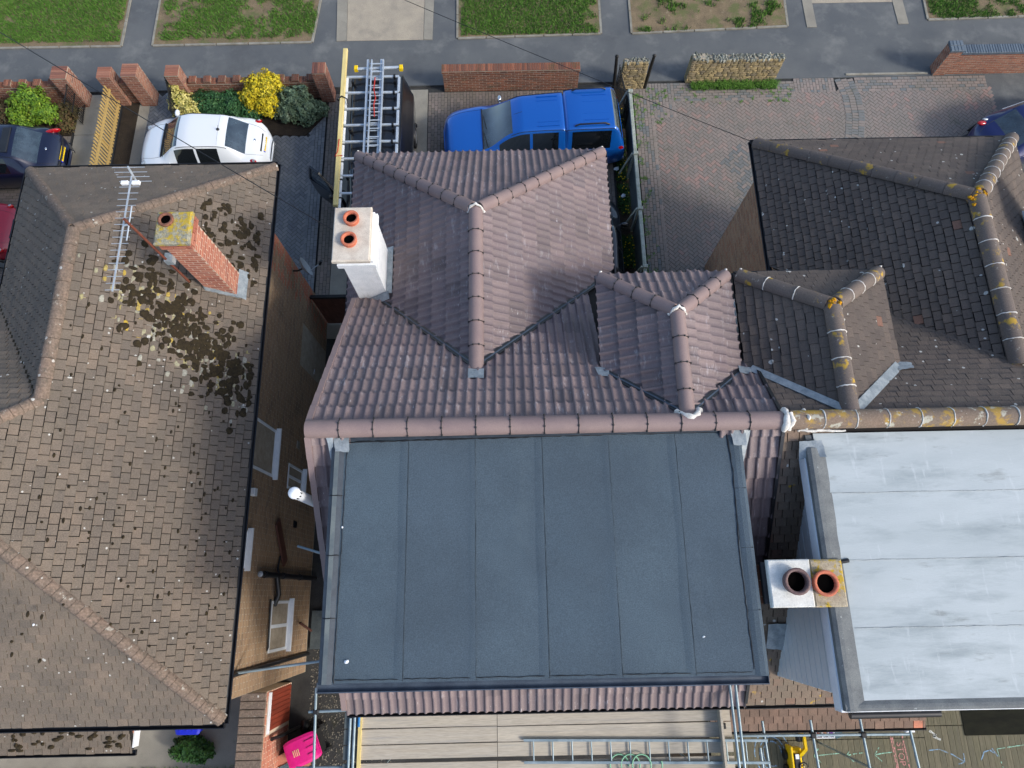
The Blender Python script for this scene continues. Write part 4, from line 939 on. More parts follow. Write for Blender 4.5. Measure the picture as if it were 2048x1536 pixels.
for x, y, z in ((EX0 + .03, EYF, EZE), (EX1 - .03, EYF, EZE), (VX1 - .02, VYF, VZE)): q = MB(); q.tube([(x, y - .05, z + .05), (x + .02, y + .07, z + .12)], [.03, .02], 6); q.build('hip_end_mortar', m_mortar, roofB)
for (x, y, z, r_) in ((EXR, EYA + .03, EZR - .03, .14), (VXR, VYA + .03, VZR - .03, .155)):
    q = MB(); q.blob((x, y, z), r_, r_, r_, 12, 6, jit=.06); q.build('junction_mortar', m_bmainridge, roofB)
for (x, y, z, r_) in ((WXR, WYA + .02, WZR - .03, .125), (DXR, DYA + .02, DZR - .03, .115)):
    q = MB(); q.blob((x, y, z), r_, r_, r_, 12, 6); q.build('junction_cap', m_aridge, roofA)
lich = M('orange lichen', S(206, 156, 24), S(176, 120, 20), 20, rough=1, fine=.3)
for (x, y, z) in ((EXR, EYA + .03, EZR + .1), (VXR, VYA + .05, VZR + .11), (VXR - .1, VYA - .1, VZR + .08), (VX0 + .15, VYF - .12, VZE + .15)):
    q = MB()
    for k in range(7): q.blob((x + U(-.10, .10), y + U(-.08, .08), z - .01), U(.02, .045), U(.02, .045), .03, 7, 4, jit=.6)
    q.build('lichen', lich, roofB)
valley(roofB, (EXR - .1, EYE + .1, EZR - .05), (EX0 + .02, EYV, EZE), mat=m_lead, line=False, w=.12, lift=.06); valley(roofB, (EXR + .1, EYE + .1, EZR - .05), (EX1 - .02, EYV, EZE), mat=m_lead, line=False, w=.15, lift=.06)
flash(roofB, [onf(EX1 - .08, EYV + .1), onf(EX1 + .22, EYV + .06), onf(EX1 + .2, EYV - .06), onf(EX1 - .06, EYV - .1)])
valley(roofB, (VXR + .05, VYE + .05, VZR - .03), (VX1, VYE + VX1 - VXR, VZE), mat=m_felgutter, line=False, w=.08); valley(roofB, (VXR - .05, VYE + .05, VZR - .03), (VX0, VYE + VXR - VX0, VZE), mat=m_btile, line=False, w=.05, lift=.015)
gutter(B, [(VX0 - .06, VYF + .06, VZE), (VX1 + .05, VYF + .06, VZE)]); gutter(B, [(VX0 - .05, VYF + .06, VZE), (VX0 - .05, FE, VZE)]); gutter(B, [(VX1 + .05, VYF + .06, VZE), (VX1 + .05, FE, VZE)])
gutter(B, [(EX0 - .02, EYF + .06, EZE), (EX0 - .02, EYV, EZE)], .035); gutter(B, [(EX1 + .03, EYF + .06, EZE), (EX1 + .03, EYV, EZE)], .035); gutter(B, [(EX0, EYF + .05, EZE), (EX1, EYF + .05, EZE)], .04)
gutter(B, [(XP + .03, RE - .07, zr(RE)), (XR, RE - .07, zr(RE))], .055, m_blackdusty)
# pale flat dormer
GX0, GX1, GY0, GY1, GZ = 4.31, 13.0, -1.55, 2.15, 8.2
q = MB(); q.box(GX0 + .2, GX1 - .1, GY0 + .14, GY1 - .1, 5.2, GZ - .1); q.build('dormer_box', m_clad, B)
q = MB(); q.box(GX0 + .02, GX1, GY0 + .02, GY1, GZ - .12, GZ - .01); fb = q.build('flat_roof', m_darkkerb, B)
ys = [GY1 + .02, 1.30, .37, -.52, GY0 + .09]
for i in range(4):
    q = MB(); nx, ny = 40, 6; P = []
    for j in range(ny + 1):
        for t in range(nx + 1):
            y = ys[i + 1] + (ys[i] - ys[i + 1]) * j / ny; xl = GX0 + .12 + .11 * max(0, (GY1 - y)) / 3.7; x = xl + (GX1 - xl) * t / nx
            e = .03 * noise.noise((y * 5, 3, 1)) if t == 0 else 0
            P.append((x + e, y + (.012 * noise.noise((x * 3, 7, i)) if j == 0 else 0), GZ + .004 + .002 * (3 - i) + .007 * noise.noise((x * 1.3, y * 2.2, 5)) + (.003 if j == 0 else 0)))
    q.add(P, [[j * (nx + 1) + t, j * (nx + 1) + t + 1, (j + 1) * (nx + 1) + t + 1, (j + 1) * (nx + 1) + t] for j in range(ny) for t in range(nx)], smooth=True)
    q.build('felt_strip', m_paleroof, fb)
    if i: bead(fb, [(GX0 + .3, ys[i] - .01, GZ + .010), (GX1, ys[i] - .01, GZ + .010)], .004, mat=M('grey seam', S(164, 171, 173), rough=.8, fine=.3))
q = MB(); prof = [(0, -.06), (0, .02), (.05, .05), (.11, .045), (.27, .008)]
q.add([(GX0 + a, y, GZ + b) for y in (GY0, GY1 - .2) for a, b in prof], [[j, j + 1, 6 + j, 5 + j] for j in range(4)]); q.build('kerb_felt', m_darkkerb, fb)
q = MB(); prof = [(0, -.06), (0, .02), (.04, .035), (.08, .03), (.13, .004)]
q.add([(x, GY0 + a, GZ + b) for x in (GX0, GX1) for a, b in prof], [[5 + j, 6 + j, j + 1, j] for j in range(4)]); q.build('kerb_felt', m_darkkerb, fb)
q = MB(); q.box(GX0 - .02, GX0 + .0, GY0, GY1 - .3, GZ - .26, GZ - .06); q.box(GX0 - .02, GX1, GY0 - .022, GY0 - .002, GZ - .26, GZ - .06); q.build('fascia', m_white, fb)
q = MB(); q.tube([(GX0 + .1, GY0 - .06, GZ - .1), (GX0 + 1.3, GY0 - .06, GZ - .12)], .05, 8); q.build('downpipe', m_black, fb)
z = zr(GY0) + .1; i = 0
while z < GZ - .14:
    yt = max(GY0 + .12, RY - (RZ - z) / T + .02); zt = min(z + .1, GZ - .12); yt2 = RY - (RZ - zt) / T + .02
    ya = GY0 + .13; q = MB(); x = GX0 + .17 + .004 * (i % 2)
    P = [(x, ya, z), (x, max(ya + .02, yt), z), (x, max(ya + .03, yt2), zt - .006), (x, ya, zt - .006)]
    q.add(P + [(a + .03, b, c) for a, b, c in P], [[3, 2, 1, 0], [4, 5, 6, 7], [0, 1, 5, 4], [1, 2, 6, 5], [2, 3, 7, 6], [3, 0, 4, 7]]); q.build('cladding_board', m_clad, B); z += .1; i += 1
flash(fb, [(GX0 - .1, GY1 - .1, GZ + .04), (GX0 + .22, GY1 - .1, GZ + .06), (GX0 + .25, GY1 - .34, GZ + .06), (GX0 - .08, GY1 - .34, GZ - .1)])
flash(B, [(4.18, -.55, zr(-.55) + .09), (4.5, -.55, zr(-.55) + .09), (4.5, -.98, zr(-.98) + .09), (4.2, -.95, zr(-.95) + .09)])
# rear chimney stack
q = MB(); q.box(3.60, 4.38, -.20, .34, 5.9, 8.2); cb = q.build('chimney', m_mortred, B)
emit(cb, brick_block(3.60, 4.38, -.20, .34, 6.0, 8.2, seed=61, top=False), 'brick', m_brickred, 150)
q = MB(); q.box(3.44, 4.44, -.20, .36, 8.12, 8.2, b=.01); q.build('oversail_course', m_blackdusty, cb)
q = MB(); q.box(3.50, 4.08, -.245, .385, 8.2, 8.3, b=.015); q.build('mortar_cap', m_bcapwhite, cb)
q = MB(); q.box(4.083, 4.53, -.25, .38, 8.2, 8.29, b=.02); q.build('old_mortar_cap', m_bcap, cb)
pot(cb, 3.83, .09, 8.28, .155, .16, m_potdark); pot(cb, 4.24, .06, 8.28, .15, .1)
q = MB(); q.tube([(4.46, .33, 8.2), (4.66, .36, 8.22)], .03, 8); q.build('cowl_pipe', m_black, cb)
# second chimney, by the right eaves
q = MB(); q.box(10.32, 10.9, 6.1, 7.0, 5.2, 7.3); cc = q.build('chimney', m_render, B)
q = MB(); q.box(10.24, 10.98, 6.02, 7.08, 7.3, 7.45, b=.015); q.build('chimney_cap', m_concap, cc)
flash(cc, [(10.2, 7.05, vz(10.2) + .1), (10.33, 7.05, vz(10.33) + .2), (10.33, 6.05, vz(10.33) + .2), (10.2, 6.05, vz(10.2) + .1)])
# lean-to at the back of house B
q = MB(); q.box(4.0, 8.2, -2.55, RE + .35, -.05, 2.3); lt = q.build('lean_to', m_mort, B)
P = [(4.0, -2.74, 2.42), (8.45, -2.74, 2.42), (8.45, -1.7, 2.98), (4.0, -1.7, 2.98)]
q = MB(); slab(q, P, off=-.02); q.build('lean_to_roof', m_deck, B)
OCC.append(P)
emit(lt, roof_tiles(P, P[0], P[1], 'plain', .2, .165, None, 51, rfun=lambda c, r, rs: r * .7 if rs.random() > .02 else 1.0), 'roof_tile', M('tan lean-to tile', None, S(108, 92, 80), 1.6, pal=[S(128, 104, 90), S(142, 116, 100), S(118, 98, 86), S(200, 130, 104)], fine=.2, fscale=50, bump=.3, rough=.92), 120)
gutter(lt, [(4.0, -2.80, 2.42), (8.5, -2.80, 2.42)], .055, m_blackdusty)

# ------------------------------------------------------------------ left house
Lh = thing('detached_house', 'detached house with large mossy brown hipped roof and brick chimney', 'house', (-9, 3, 0))
LWL = -5.14; LFY = 7.75; LRY = -1.72
q = MB(); q.box(LXF + .3, LWL, LRY, LMF - .3, -.05, LE - .1); q.box(LX0 + .3, LWL - .002, LMF - .31, LFY, -.05, LE - .1)
lwall = q.build('wall', m_mort, Lh)
ops = [(y0 - LRY, y1 - LRY, z0, z1) for y0, y1, z0, z1 in ((2.48, 3.55, 3.38, 4.66), (2.4, 3.02, 1.3, 2.42), (-1.1, -.02, 1.6, 2.82), (.55, 1.3, 4.5, 5.3), (5.5, 6.6, 0, 2.1))]
def lbr(p, r): return 1.0 if (p.y > 7.3 and r > .25) or (p.y > 6.9 and r > .75) else r * .8
emit(lwall, brick_face((LWL, LRY, 0), (0, 1, 0), (1, 0, 0), LFY - LRY, 5.25, ops, seed=71, rf=lbr), 'brick', m_brickbrown, 300)
window(lwall, LWL, 2.5, 3.53, 3.4, 4.64, 1); window(lwall, LWL, 2.42, 3.0, 1.32, 2.4, 2); window(lwall, LWL, -1.08, -.04, 1.62, 2.8, 2, m_curtain); window(lwall, LWL, .57, 1.28, 4.52, 5.28, 1)
q = MB(); q.box(LWL - .12, LWL - .05, 5.5, 6.6, 0, 2.1); dr = q.build('side_door', m_brown, Lh)
q = MB(); q.tube([(LWL - .04, 5.62, 1.0), (LWL + .02, 5.62, 1.0), (LWL + .02, 5.74, 1.0)], .012, 6); q.build('handle', m_chrome, dr)
# soil pipe, downpipe and small fittings on the side wall
q = MB(); xx = LWL + .1
q.tube([(xx, .48, 0), (xx, .48, 3.9)], .058, 12, caps=False); q.tube([(xx, .48, 2.9), (xx + .02, .1, 2.75), (xx - .1, -.12, 2.6)], .055, 10); q.tube([(xx, .48, 2.4), (xx, .48, 2.55)], .072, 12); q.tube([(xx, .48, 3.55), (xx, .48, 3.7)], .072, 12); q.tube([(xx, .48, 1.2), (xx, .48, 1.32)], .072, 12)
sp = q.build('soil_pipe', m_black, Lh); q = MB(); q.blob((xx, .48, 3.9), .058, .058, .03, 12, 3, half=True); q.build('pipe_cap', m_dish, sp)
q = MB(); q.tube([(xx - .04, -1.3, 0), (xx - .04, -1.3, 4.6), (LX1 + .0, -1.3, 5.2)], .04, 10); q.build('downpipe', m_black, Lh)
q = MB(); q.tube([(xx - .05, -.0, 3.02), (xx - .05, -.95, 2.95), (xx - .1, -1.02, 2.86)], .022, 8); q.tube([(xx - .06, .9, 2.6), (xx - .06, .62, 2.7), (xx, .5, 2.75)], .022, 8); q.build('waste_pipe', m_black, Lh)
q = MB(); q.tube([(xx + .0, -.55, 1.0), (xx + .12, -.75, .45)], .03, 8); q.build('overflow_pipe', m_brown, Lh)
q = MB(); q.obox((LWL + .06, 1.18, 2.65), (.02, 0, 0), (0, .42, .36), (0, -.08, .095)); o = q.build('brown_board', m_brown); tag(o, 'brown painted board leaning on the brick side wall', 'board')
q = MB(); q.box(LWL + .008, LWL + .1, 1.95, 2.1, 4.45, 4.6, b=.02); q.build('wall_light', m_white, Lh)
q = MB(); q.box(LWL + .008, LWL + .03, 3.45, 3.62, 1.75, 1.95); q.build('air_vent', m_conc, Lh)
q = MB(); q.box(LWL + .008, LWL + .02, 1.6, 1.75, 1.5, 1.75); q.build('air_brick', m_black, Lh)
q = MB()
for P in (L_r1, L_r2, L_f, L_l, L_m, L_b): slab(q, P, off=-.02)
roofL = q.build('roof', m_deck, Lh)
W2, G2 = .178, .148
def rl(c, r, rs):
    if rs.random() < .0006: return 1.0
    return r * .78
pcs = []
for P in (L_r1, L_r2): pcs += roof_tiles(P, (LX1, LYR, LE), (LX1, LYF, LE), 'plain', W2, G2, None, 81, rfun=rl, ext=.0)
pcs += roof_tiles(L_f, (LX0, LYF, LE), (LX1, LYF, LE), 'plain', W2, G2, None, 83, rfun=rl, gp=.003)
pcs += roof_tiles(L_l, (LX0, LYF, LE), (LX0, LMF, LE), 'plain', W2, G2, None, 84, rfun=rl)
pcs += roof_tiles(L_m, (LXF, LMF, LE), (LX0, LMF, LE), 'plain', W2, G2, None, 85, rfun=rl)
pcs += roof_tiles(L_b, (LXF, LYR, LE), (LX1, LYR, LE), 'plain', W2, G2, None, 86, rfun=rl)
emit(roofL, pcs, 'roof_tile', m_ltile, 300, zup=.1)
def bonnet(p0, p1, seed, rad=.11, seg=.155): ridge_run(roofL, p0, p1, rad, seg, m_lridge, False, False, seed, .95, .055, 'bonnet_tile')
bonnet((LX1, LYF, LE), (LWX, LWA, LWZ), 91); bonnet((LX0, LYF, LE), (LWX, LWA, LWZ), 92); bonnet((LX1, LYR, LE), LA, 93); bonnet((LWX, LJ, LWZ), LA, 94)
bonnet((LWX, LJ, LWZ), (LWX, LWA, LWZ), 95, .12, .36)
gutter(Lh, [(LX1 + .06, LYF + .06, LE + .02), (LX1 + .06, LYR - .06, LE + .02)], .06); gutter(Lh, [(LX0 - .05, LYF + .06, LE + .02), (LX1 + .05, LYF + .06, LE + .02)], .06); gutter(Lh, [(LXF, LYR - .07, LE + .02), (LX1 + .05, LYR - .07, LE + .02)], .06); gutter(Lh, [(LX0 - .06, LYF, LE + .02), (LX0 - .06, LMF + .05, LE + .02)], .055)
valley(roofL, (LWX - .05, LJ + .05, LWZ - .04), (LX0, LMF, LE), lift=.02, w=.08, mat=m_moss, line=False)
# moss: cushions growing from the tile edges below the chimney, and scattered
def lz(x): return LE + T * (LX1 - x)
cush = []
def slope_blob(q, x, y, a, b, h, r):
    n = 10; P = []; u_ = V((cos(radians(38)), 0, -sin(radians(38)))); v_ = V((0, 1, 0)); n_ = V((sin(radians(38)), 0, cos(radians(38)))); c = V((x, y, lz(x))) + n_ * .024
    for k, hh in ((1, -.02), (.92, h * .55), (.55, h)):
        for j in range(n): t = 2 * pi * j / n; w = k * (1 + .3 * noise.noise((x * 7 + cos(t), y * 7 + sin(t), k))); P.append(tuple(c + u_ * a * w * cos(t) + v_ * b * w * sin(t) + n_ * hh))
    q.add(P, [[i * n + j, i * n + (j + 1) % n, (i + 1) * n + (j + 1) % n, (i + 1) * n + j] for i in range(2) for j in range(n)] + [list(range(2 * n, 3 * n))], r, True)
rs = random.Random(12)
for i in range(620):
    t = rs.random()
    if i < 400:
        ax, ay = -6.75 + 1.75 * t, 5.55 - 1.75 * t; x = ax + rs.gauss(0, .2); y = ay + rs.gauss(0, .33)
    elif i < 500: x = rs.uniform(-6.0, -5.05); y = rs.uniform(6.0, 7.6)
    else: x = rs.uniform(-7.6, -5.05); y = rs.uniform(-1.0, 5.0)
    if x > -5.0 or (x < LWX + .1 and y > 3.2): continue
    q = MB(); a, b = rs.uniform(.03, .085), rs.uniform(.035, .09)
    if i >= 500: a, b = .022, b * .55
    slope_blob(q, x, y, a, b, rs.uniform(.018, .03), rs.random()); cush.append((q.v, q.f, .5, q.s))
emit(roofL, cush, 'moss_cushion', m_moss, 300, zup=.1)
lch = []
for i in range(300):
    t = rs.random(); x = -6.9 + 1.8 * t + rs.gauss(0, .2); y = 5.45 - 1.6 * t + rs.gauss(0, .3)
    if x > -5.0: continue
    q = MB(); slope_blob(q, x, y, rs.uniform(.03, .075), rs.uniform(.03, .075), .006, rs.random()); lch.append((q.v, q.f, rs.random(), q.s))
emit(roofL, lch, 'lichen_patch', M('pale and yellow lichen', None, None, pal=[S(130, 130, 120), S(164, 162, 150), S(140, 138, 124), S(150, 146, 120), S(150, 140, 96), S(176, 148, 56)], fine=.4, fscale=40, rough=1), 300, zup=.1)
q = MB()
for x in (-7.2, -5.9, -6.6): q.blob((x, -.3, lz(x) + .03), .02, .02, .01, 6, 2, half=True)
q.build('bird_dropping', m_white, roofL)
# red brick chimney
q = MB(); q.box(-5.77, -5.30, 5.70, 6.17, 5.3, 7.9); lc = q.build('chimney', m_mortred, Lh)
emit(lc, brick_block(-5.77, -5.30, 5.70, 6.17, 5.4, 7.72, seed=101, top=False) + brick_block(-5.80, -5.27, 5.67, 6.20, 7.72, 7.87, seed=105, top=False, dep=.03), 'brick', m_brickchim, 300)
q = MB(); q.box(-5.84, -5.25, 5.63, 6.24, 7.87, 7.96, b=.03); q.build('chimney_cap', m_lichcap, lc)
pot(lc, -5.66, 6.06, 7.96, .105, .05, m_potold)
flash(lc, [(-5.31, 6.25, lz(-5.31) + .1), (-5.17, 6.25, lz(-5.17) + .05), (-5.17, 5.66, lz(-5.17) + .05), (-5.31, 5.66, lz(-5.31) + .12)])
for k in range(5):
    x0 = -5.78 + k * .1; flash(lc, [(x0, 5.695, lz(x0) + .14), (x0 + .1, 5.695, lz(x0 + .1) + .14), (x0 + .1, 5.66, lz(x0 + .1) + .04), (x0, 5.66, lz(x0) + .04)], n=2)
# lean-to behind, bottom left
q = MB(); q.box(LXF, -8.1, -2.66, LRY + .05, -.05, 2.35); lt2 = q.build('lean_to', m_mortred, Lh)
emit(lt2, brick_face((-8.1, -2.66, 0), (0, 1, 0), (1, 0, 0), .95, 2.3, seed=111), 'brick', m_brickchim, 120)
P = [(LXF, -2.9, 2.45), (-7.86, -2.9, 2.45), (-7.86, -1.7, 3.1), (LXF, -1.7, 3.1)]
q = MB(); slab(q, P, off=-.02); q.build('lean_to_roof', m_deck, Lh)
OCC.append(P); emit(lt2, roof_tiles(P, P[0], P[1], 'plain', W2, G2, None, 112, rfun=rl), 'roof_tile', m_ltile, 100)
gutter(lt2, [(LXF, -2.96, 2.45), (-7.82, -2.96, 2.45)], .055); q = MB(); q.box(-7.86, -7.83, -2.85, -1.75, 2.3, 2.5); q.build('bargeboard', m_white, lt2)
mc = []
for i in range(60):
    x = rs.uniform(-10.4, -8.0); y = rs.uniform(-2.85, -2.2); q = MB(); z = 2.45 + (y + 2.9) * .54 + .03; q.blob((x, y, z), rs.uniform(.03, .09), rs.uniform(.03, .06), .035, 8, 3, .5, True, .4, half=True); mc.append((q.v, q.f, .5, q.s))
emit(lt2, mc, 'moss_cushion', m_moss, 60)

# ------------------------------------------------------------------ vehicles
def interp(keys, x, k):
    """monotone cubic through the key stations"""
    n = len(keys); i = 0
    while i < n - 2 and x > keys[i + 1][0]: i += 1
    def sl(a): return (keys[a + 1][k] - keys[a][k]) / (keys[a + 1][0] - keys[a][0])
    def tg(a):
        if a == 0: return sl(0)
        if a == n - 1: return sl(n - 2)
        s0, s1 = sl(a - 1), sl(a)
        return 0 if s0 * s1 <= 0 else 2 * s0 * s1 / (s0 + s1)
    h = keys[i + 1][0] - keys[i][0]; t = (x - keys[i][0]) / h; t2, t3 = t * t, t * t * t
    return keys[i][k] * (2 * t3 - 3 * t2 + 1) + h * tg(i) * (t3 - 2 * t2 + t) + keys[i + 1][k] * (-2 * t3 + 3 * t2) + h * tg(i + 1) * (t3 - t2)
def car(name, label, loc, rz, keys, ws, rw_, sides, wheels, pmat, wr=.31, plate=None, extra=None, mirrors=None, lights=True, mirror_mat=None, badge=None, crown=.05):
    """keys: (x from the nose, top z, belt z, half width, half width of the roof edge, bottom z)"""
    t = thing(name, label, 'car' if name != 'van' else 'van', loc, rz=rz); L = keys[-1][0]
    st = sorted(set([round(L * i / 64, 3) for i in range(65)] + [k[0] for k in keys] + list(ws) + list(rw_) + [b for s_ in sides for b in s_]))
    st2 = [st[0]]
    for x in st[1:]:
        if x - st2[-1] > .012: st2.append(x)
        elif x in [k[0] for k in keys]: st2[-1] = x
    rows = []
    for x in st2:
        zt, zb, hw, rw, zl = [interp(keys, x, k) for k in range(1, 6)]
        cr = min(crown, max(.01, (zt - zb) * .5)); ze = zt - cr
        pr = [(0, zt), (rw * .35, zt - cr * .08), (rw * .68, zt - cr * .32), (rw * .90, zt - cr * .62), (rw, ze)]
        up = max(0, ze - zb)
        pr += [(rw + (hw - .035 - rw) * .12, ze - up * .10), (rw + (hw - .035 - rw) * .5 + .012, ze - up * .48), (hw - .035, zb), (hw - .008, zb - .05), (hw, zb - .16), (hw - .004, zb - .30), (hw - .03, zl + .10), (hw - .10, zl)]
        rows.append([(L / 2 - x, y, z) for y, z in pr])
    K = len(rows[0]); cats = {}
    def put(cat, quad, sm=True): cats.setdefault(cat, MB()).add(quad, [[0, 1, 2, 3]], .5, sm)
    body = {}; BV = []; BF = []
    def vid(i, j, s_):
        key = (i, j, s_ if j else 1)
        if key not in body: p = rows[i][j]; body[key] = len(BV); BV.append((p[0], p[1] * (s_ if j else 1), p[2]))
        return body[key]
    for i in range(len(st2) - 1):
        xm = (st2[i] + st2[i + 1]) / 2
        for j in range(K - 1):
            for s_ in (1, -1):
                cat = None
                if ws[0] <= xm <= ws[1] and j < 3: cat = 'windscreen'
                elif rw_[0] <= xm <= rw_[1] and j < 3: cat = 'rear_window'
                elif j in (5, 6):
                    for k, (a, b) in enumerate(sides):
                        if a <= xm <= b: cat = ('side_window', k, s_)
                # slanting ends of the side windows follow the screens
                f = [vid(i, j, s_), vid(i + 1, j, s_), vid(i + 1, j + 1, s_), vid(i, j + 1, s_)]
                if s_ < 0: f.reverse()
                if cat is None: BF.append(f)
                else:
                    c = cats.setdefault(cat, [[], {}])
                    ids = []
                    for v_ in f:
                        if v_ not in c[1]: c[1][v_] = len(c[1])
                        ids.append(c[1][v_])
                    c[0].append(ids)
    for i, rev in ((0, False), (len(st2) - 1, True)):
        f = [vid(i, j, 1) for j in range(K - 1, -1, -1)] + [vid(i, j, -1) for j in range(1, K)]
        BF.append(f[::-1] if rev else f)
    q = MB(); q.add(BV, BF, .5, True); bo = q.build('body', pmat, t, True)
    for cat, (fs, ids) in cats.items():
        q = MB(); vv = [None] * len(ids)
        for k, i in ids.items(): vv[i] = BV[k]
        q.add(vv, fs, .5, True); q.build(cat if isinstance(cat, str) else cat[0], m_screen if cat in ('windscreen', 'rear_window') else m_cargl, t, True)
    # floor
    q = MB(); q.box(-L / 2 + .15, L / 2 - .15, -interp(keys, L / 2, 3) + .12, interp(keys, L / 2, 3) - .12, .22, .3); q.build('underbody', m_black, t, True)
    # trim lines round the windows and the door shuts
    def skin(x, j):
        r_ = interp(keys, x, 1), interp(keys, x, 2), interp(keys, x, 3), interp(keys, x, 4), interp(keys, x, 5)
        return r_
    for s_ in (1, -1):
        q = MB(); P = []
        for x in st2:
            if ws[1] - .05 <= x <= rw_[0] + .05:
                i = st2.index(x); p = rows[i][4]; P.append((p[0], p[1] * s_, p[2] + .004))
        if len(P) > 2: q.tube(P, .010, 4); q.build('roof_trim', m_black, t, True)
    for x in sorted(set([s_[0] for s_ in sides[1:]])):
        for s_ in (1, -1):
            i = min(range(len(st2)), key=lambda k: abs(st2[k] - x)); q = MB(); q.tube([(p[0], (p[1] + .001) * s_, p[2]) for p in rows[i][7:12]], .005, 4); q.build('door_gap', m_black, t, True)
    for s_ in (1, -1):
        for nm, xa, xb, j in (('bonnet_gap', .16, ws[0], 3), ('tailgate_gap', rw_[1], L - .1, 3), ('shoulder_line', .3, L - .3, 8)):
            P = [(rows[i][j][0], rows[i][j][1] * s_, rows[i][j][2] + .001) for i, x in enumerate(st2) if xa <= x <= xb]
            if len(P) > 1: q = MB(); q.tube(P, .0045 if j == 3 else .003, 4); q.build(nm, m_black if j == 3 else pmat, t, True)
    for x in wheels:
        for s_ in (1, -1):
            hw = interp(keys, x, 3); y = s_ * (hw - .11); c = (L / 2 - x, y, wr)
            q = MB(); q.tube([(c[0], y - .1, wr), (c[0], y - .09, wr), (c[0], y + .09, wr), (c[0], y + .1, wr)], [wr - .03, wr, wr, wr - .03], 20, up=(1, 0, 0)); w = q.build('wheel', m_tyre, t, True)
            q = MB(); q.tube([(c[0], y + s_ * .06, wr), (c[0], y + s_ * .104, wr)], [wr * .62, wr * .58], 16, up=(1, 0, 0)); q.build('rim', m_rim, w, True)
            q = MB(); q.tube([(c[0] + (wr + .05) * cos(a), s_ * (hw - .006), wr + (wr + .05) * sin(a)) for a in [pi * k / 14 for k in range(15)]], .035, 6); q.build('wheel_arch', m_black, t, True)
    mx, mz = (mirrors or (ws[1] - .35, interp(keys, ws[1], 2) + .06))
    for s_ in (1, -1):
        q = MB(); y = s_ * (interp(keys, mx, 3) + .09); q.blob((L / 2 - mx, y, mz), .07, .115, .08, 12, 8, jit=0); q.tube([(L / 2 - mx, s_ * (interp(keys, mx, 3) - .06), mz - .04), (L / 2 - mx, y, mz - .02)], .025, 6); q.build('wing_mirror', mirror_mat or pmat, t, True)
    # wipers and cowl
    q = MB(); xw = ws[0]; hw = interp(keys, xw, 4)
    P = [(L / 2 - xw + .015 - .10 * (k / 6 - 1) ** 2 * 0, hw * .92 * (k / 6 - 1), interp(keys, xw, 1) - crown * .62 * ((k / 6 - 1) ** 2) + .004) for k in range(13)]
    q.tube(P, .022, 5); q.build('cowl', m_black, t, True)
    for y0 in (-.45, .15):
        q = MB(); q.tube([(L / 2 - xw - .02, y0, interp(keys, xw, 1) + .02), (L / 2 - xw - .10, y0 + .5, interp(keys, xw + .1, 1) + .015)], .009, 4); q.build('wiper', m_black, t, True)
    if extra: extra(t, L, lambda x, k: interp(keys, x, k))
    if plate:
        txt, px_, pz, tilt = plate
        mw = Matrix.Translation((L / 2 - px_, 0, pz)) @ Matrix.Rotation(-pi / 2, 4, 'Z') @ Matrix.Rotation(radians(90 - tilt), 4, 'X')
        q = MB(); q.obox((0, 0, 0), (.26, 0, 0), (0, .056, 0), (0, 0, .006)); q.v = [tuple(mw @ V(p)) for p in q.v]; pl = q.build('number_plate', m_plate, t, True)
        text_mesh(txt, .105, m_ink, pl, mw @ Matrix.Translation((.015, 0, .008)))
        q = MB(); q.obox((-.245, 0, .0015), (.018, 0, 0), (0, .056, 0), (0, 0, .006)); q.v = [tuple(mw @ V(p)) for p in q.v]; q.build('plate_band', m_blue, pl, True)
    if badge:
        bx, bz, tilt = badge; q = MB(); q.blob((L / 2 - bx, 0, bz), .04, .06, .03, 10, 6); q.build('badge', m_chrome, t, True)
    return t
def lens(t, name, mat, c, ax, n=10):
    q = MB(); q.blob((0, 0, 0), 1, 1, 1, 14, 8); c = V(c); A_ = [V(a) for a in ax]
    q.v = [tuple(c + A_[0] * p[0] + A_[1] * p[1] + A_[2] * p[2]) for p in q.v]; return q.build(name, mat, t, True)

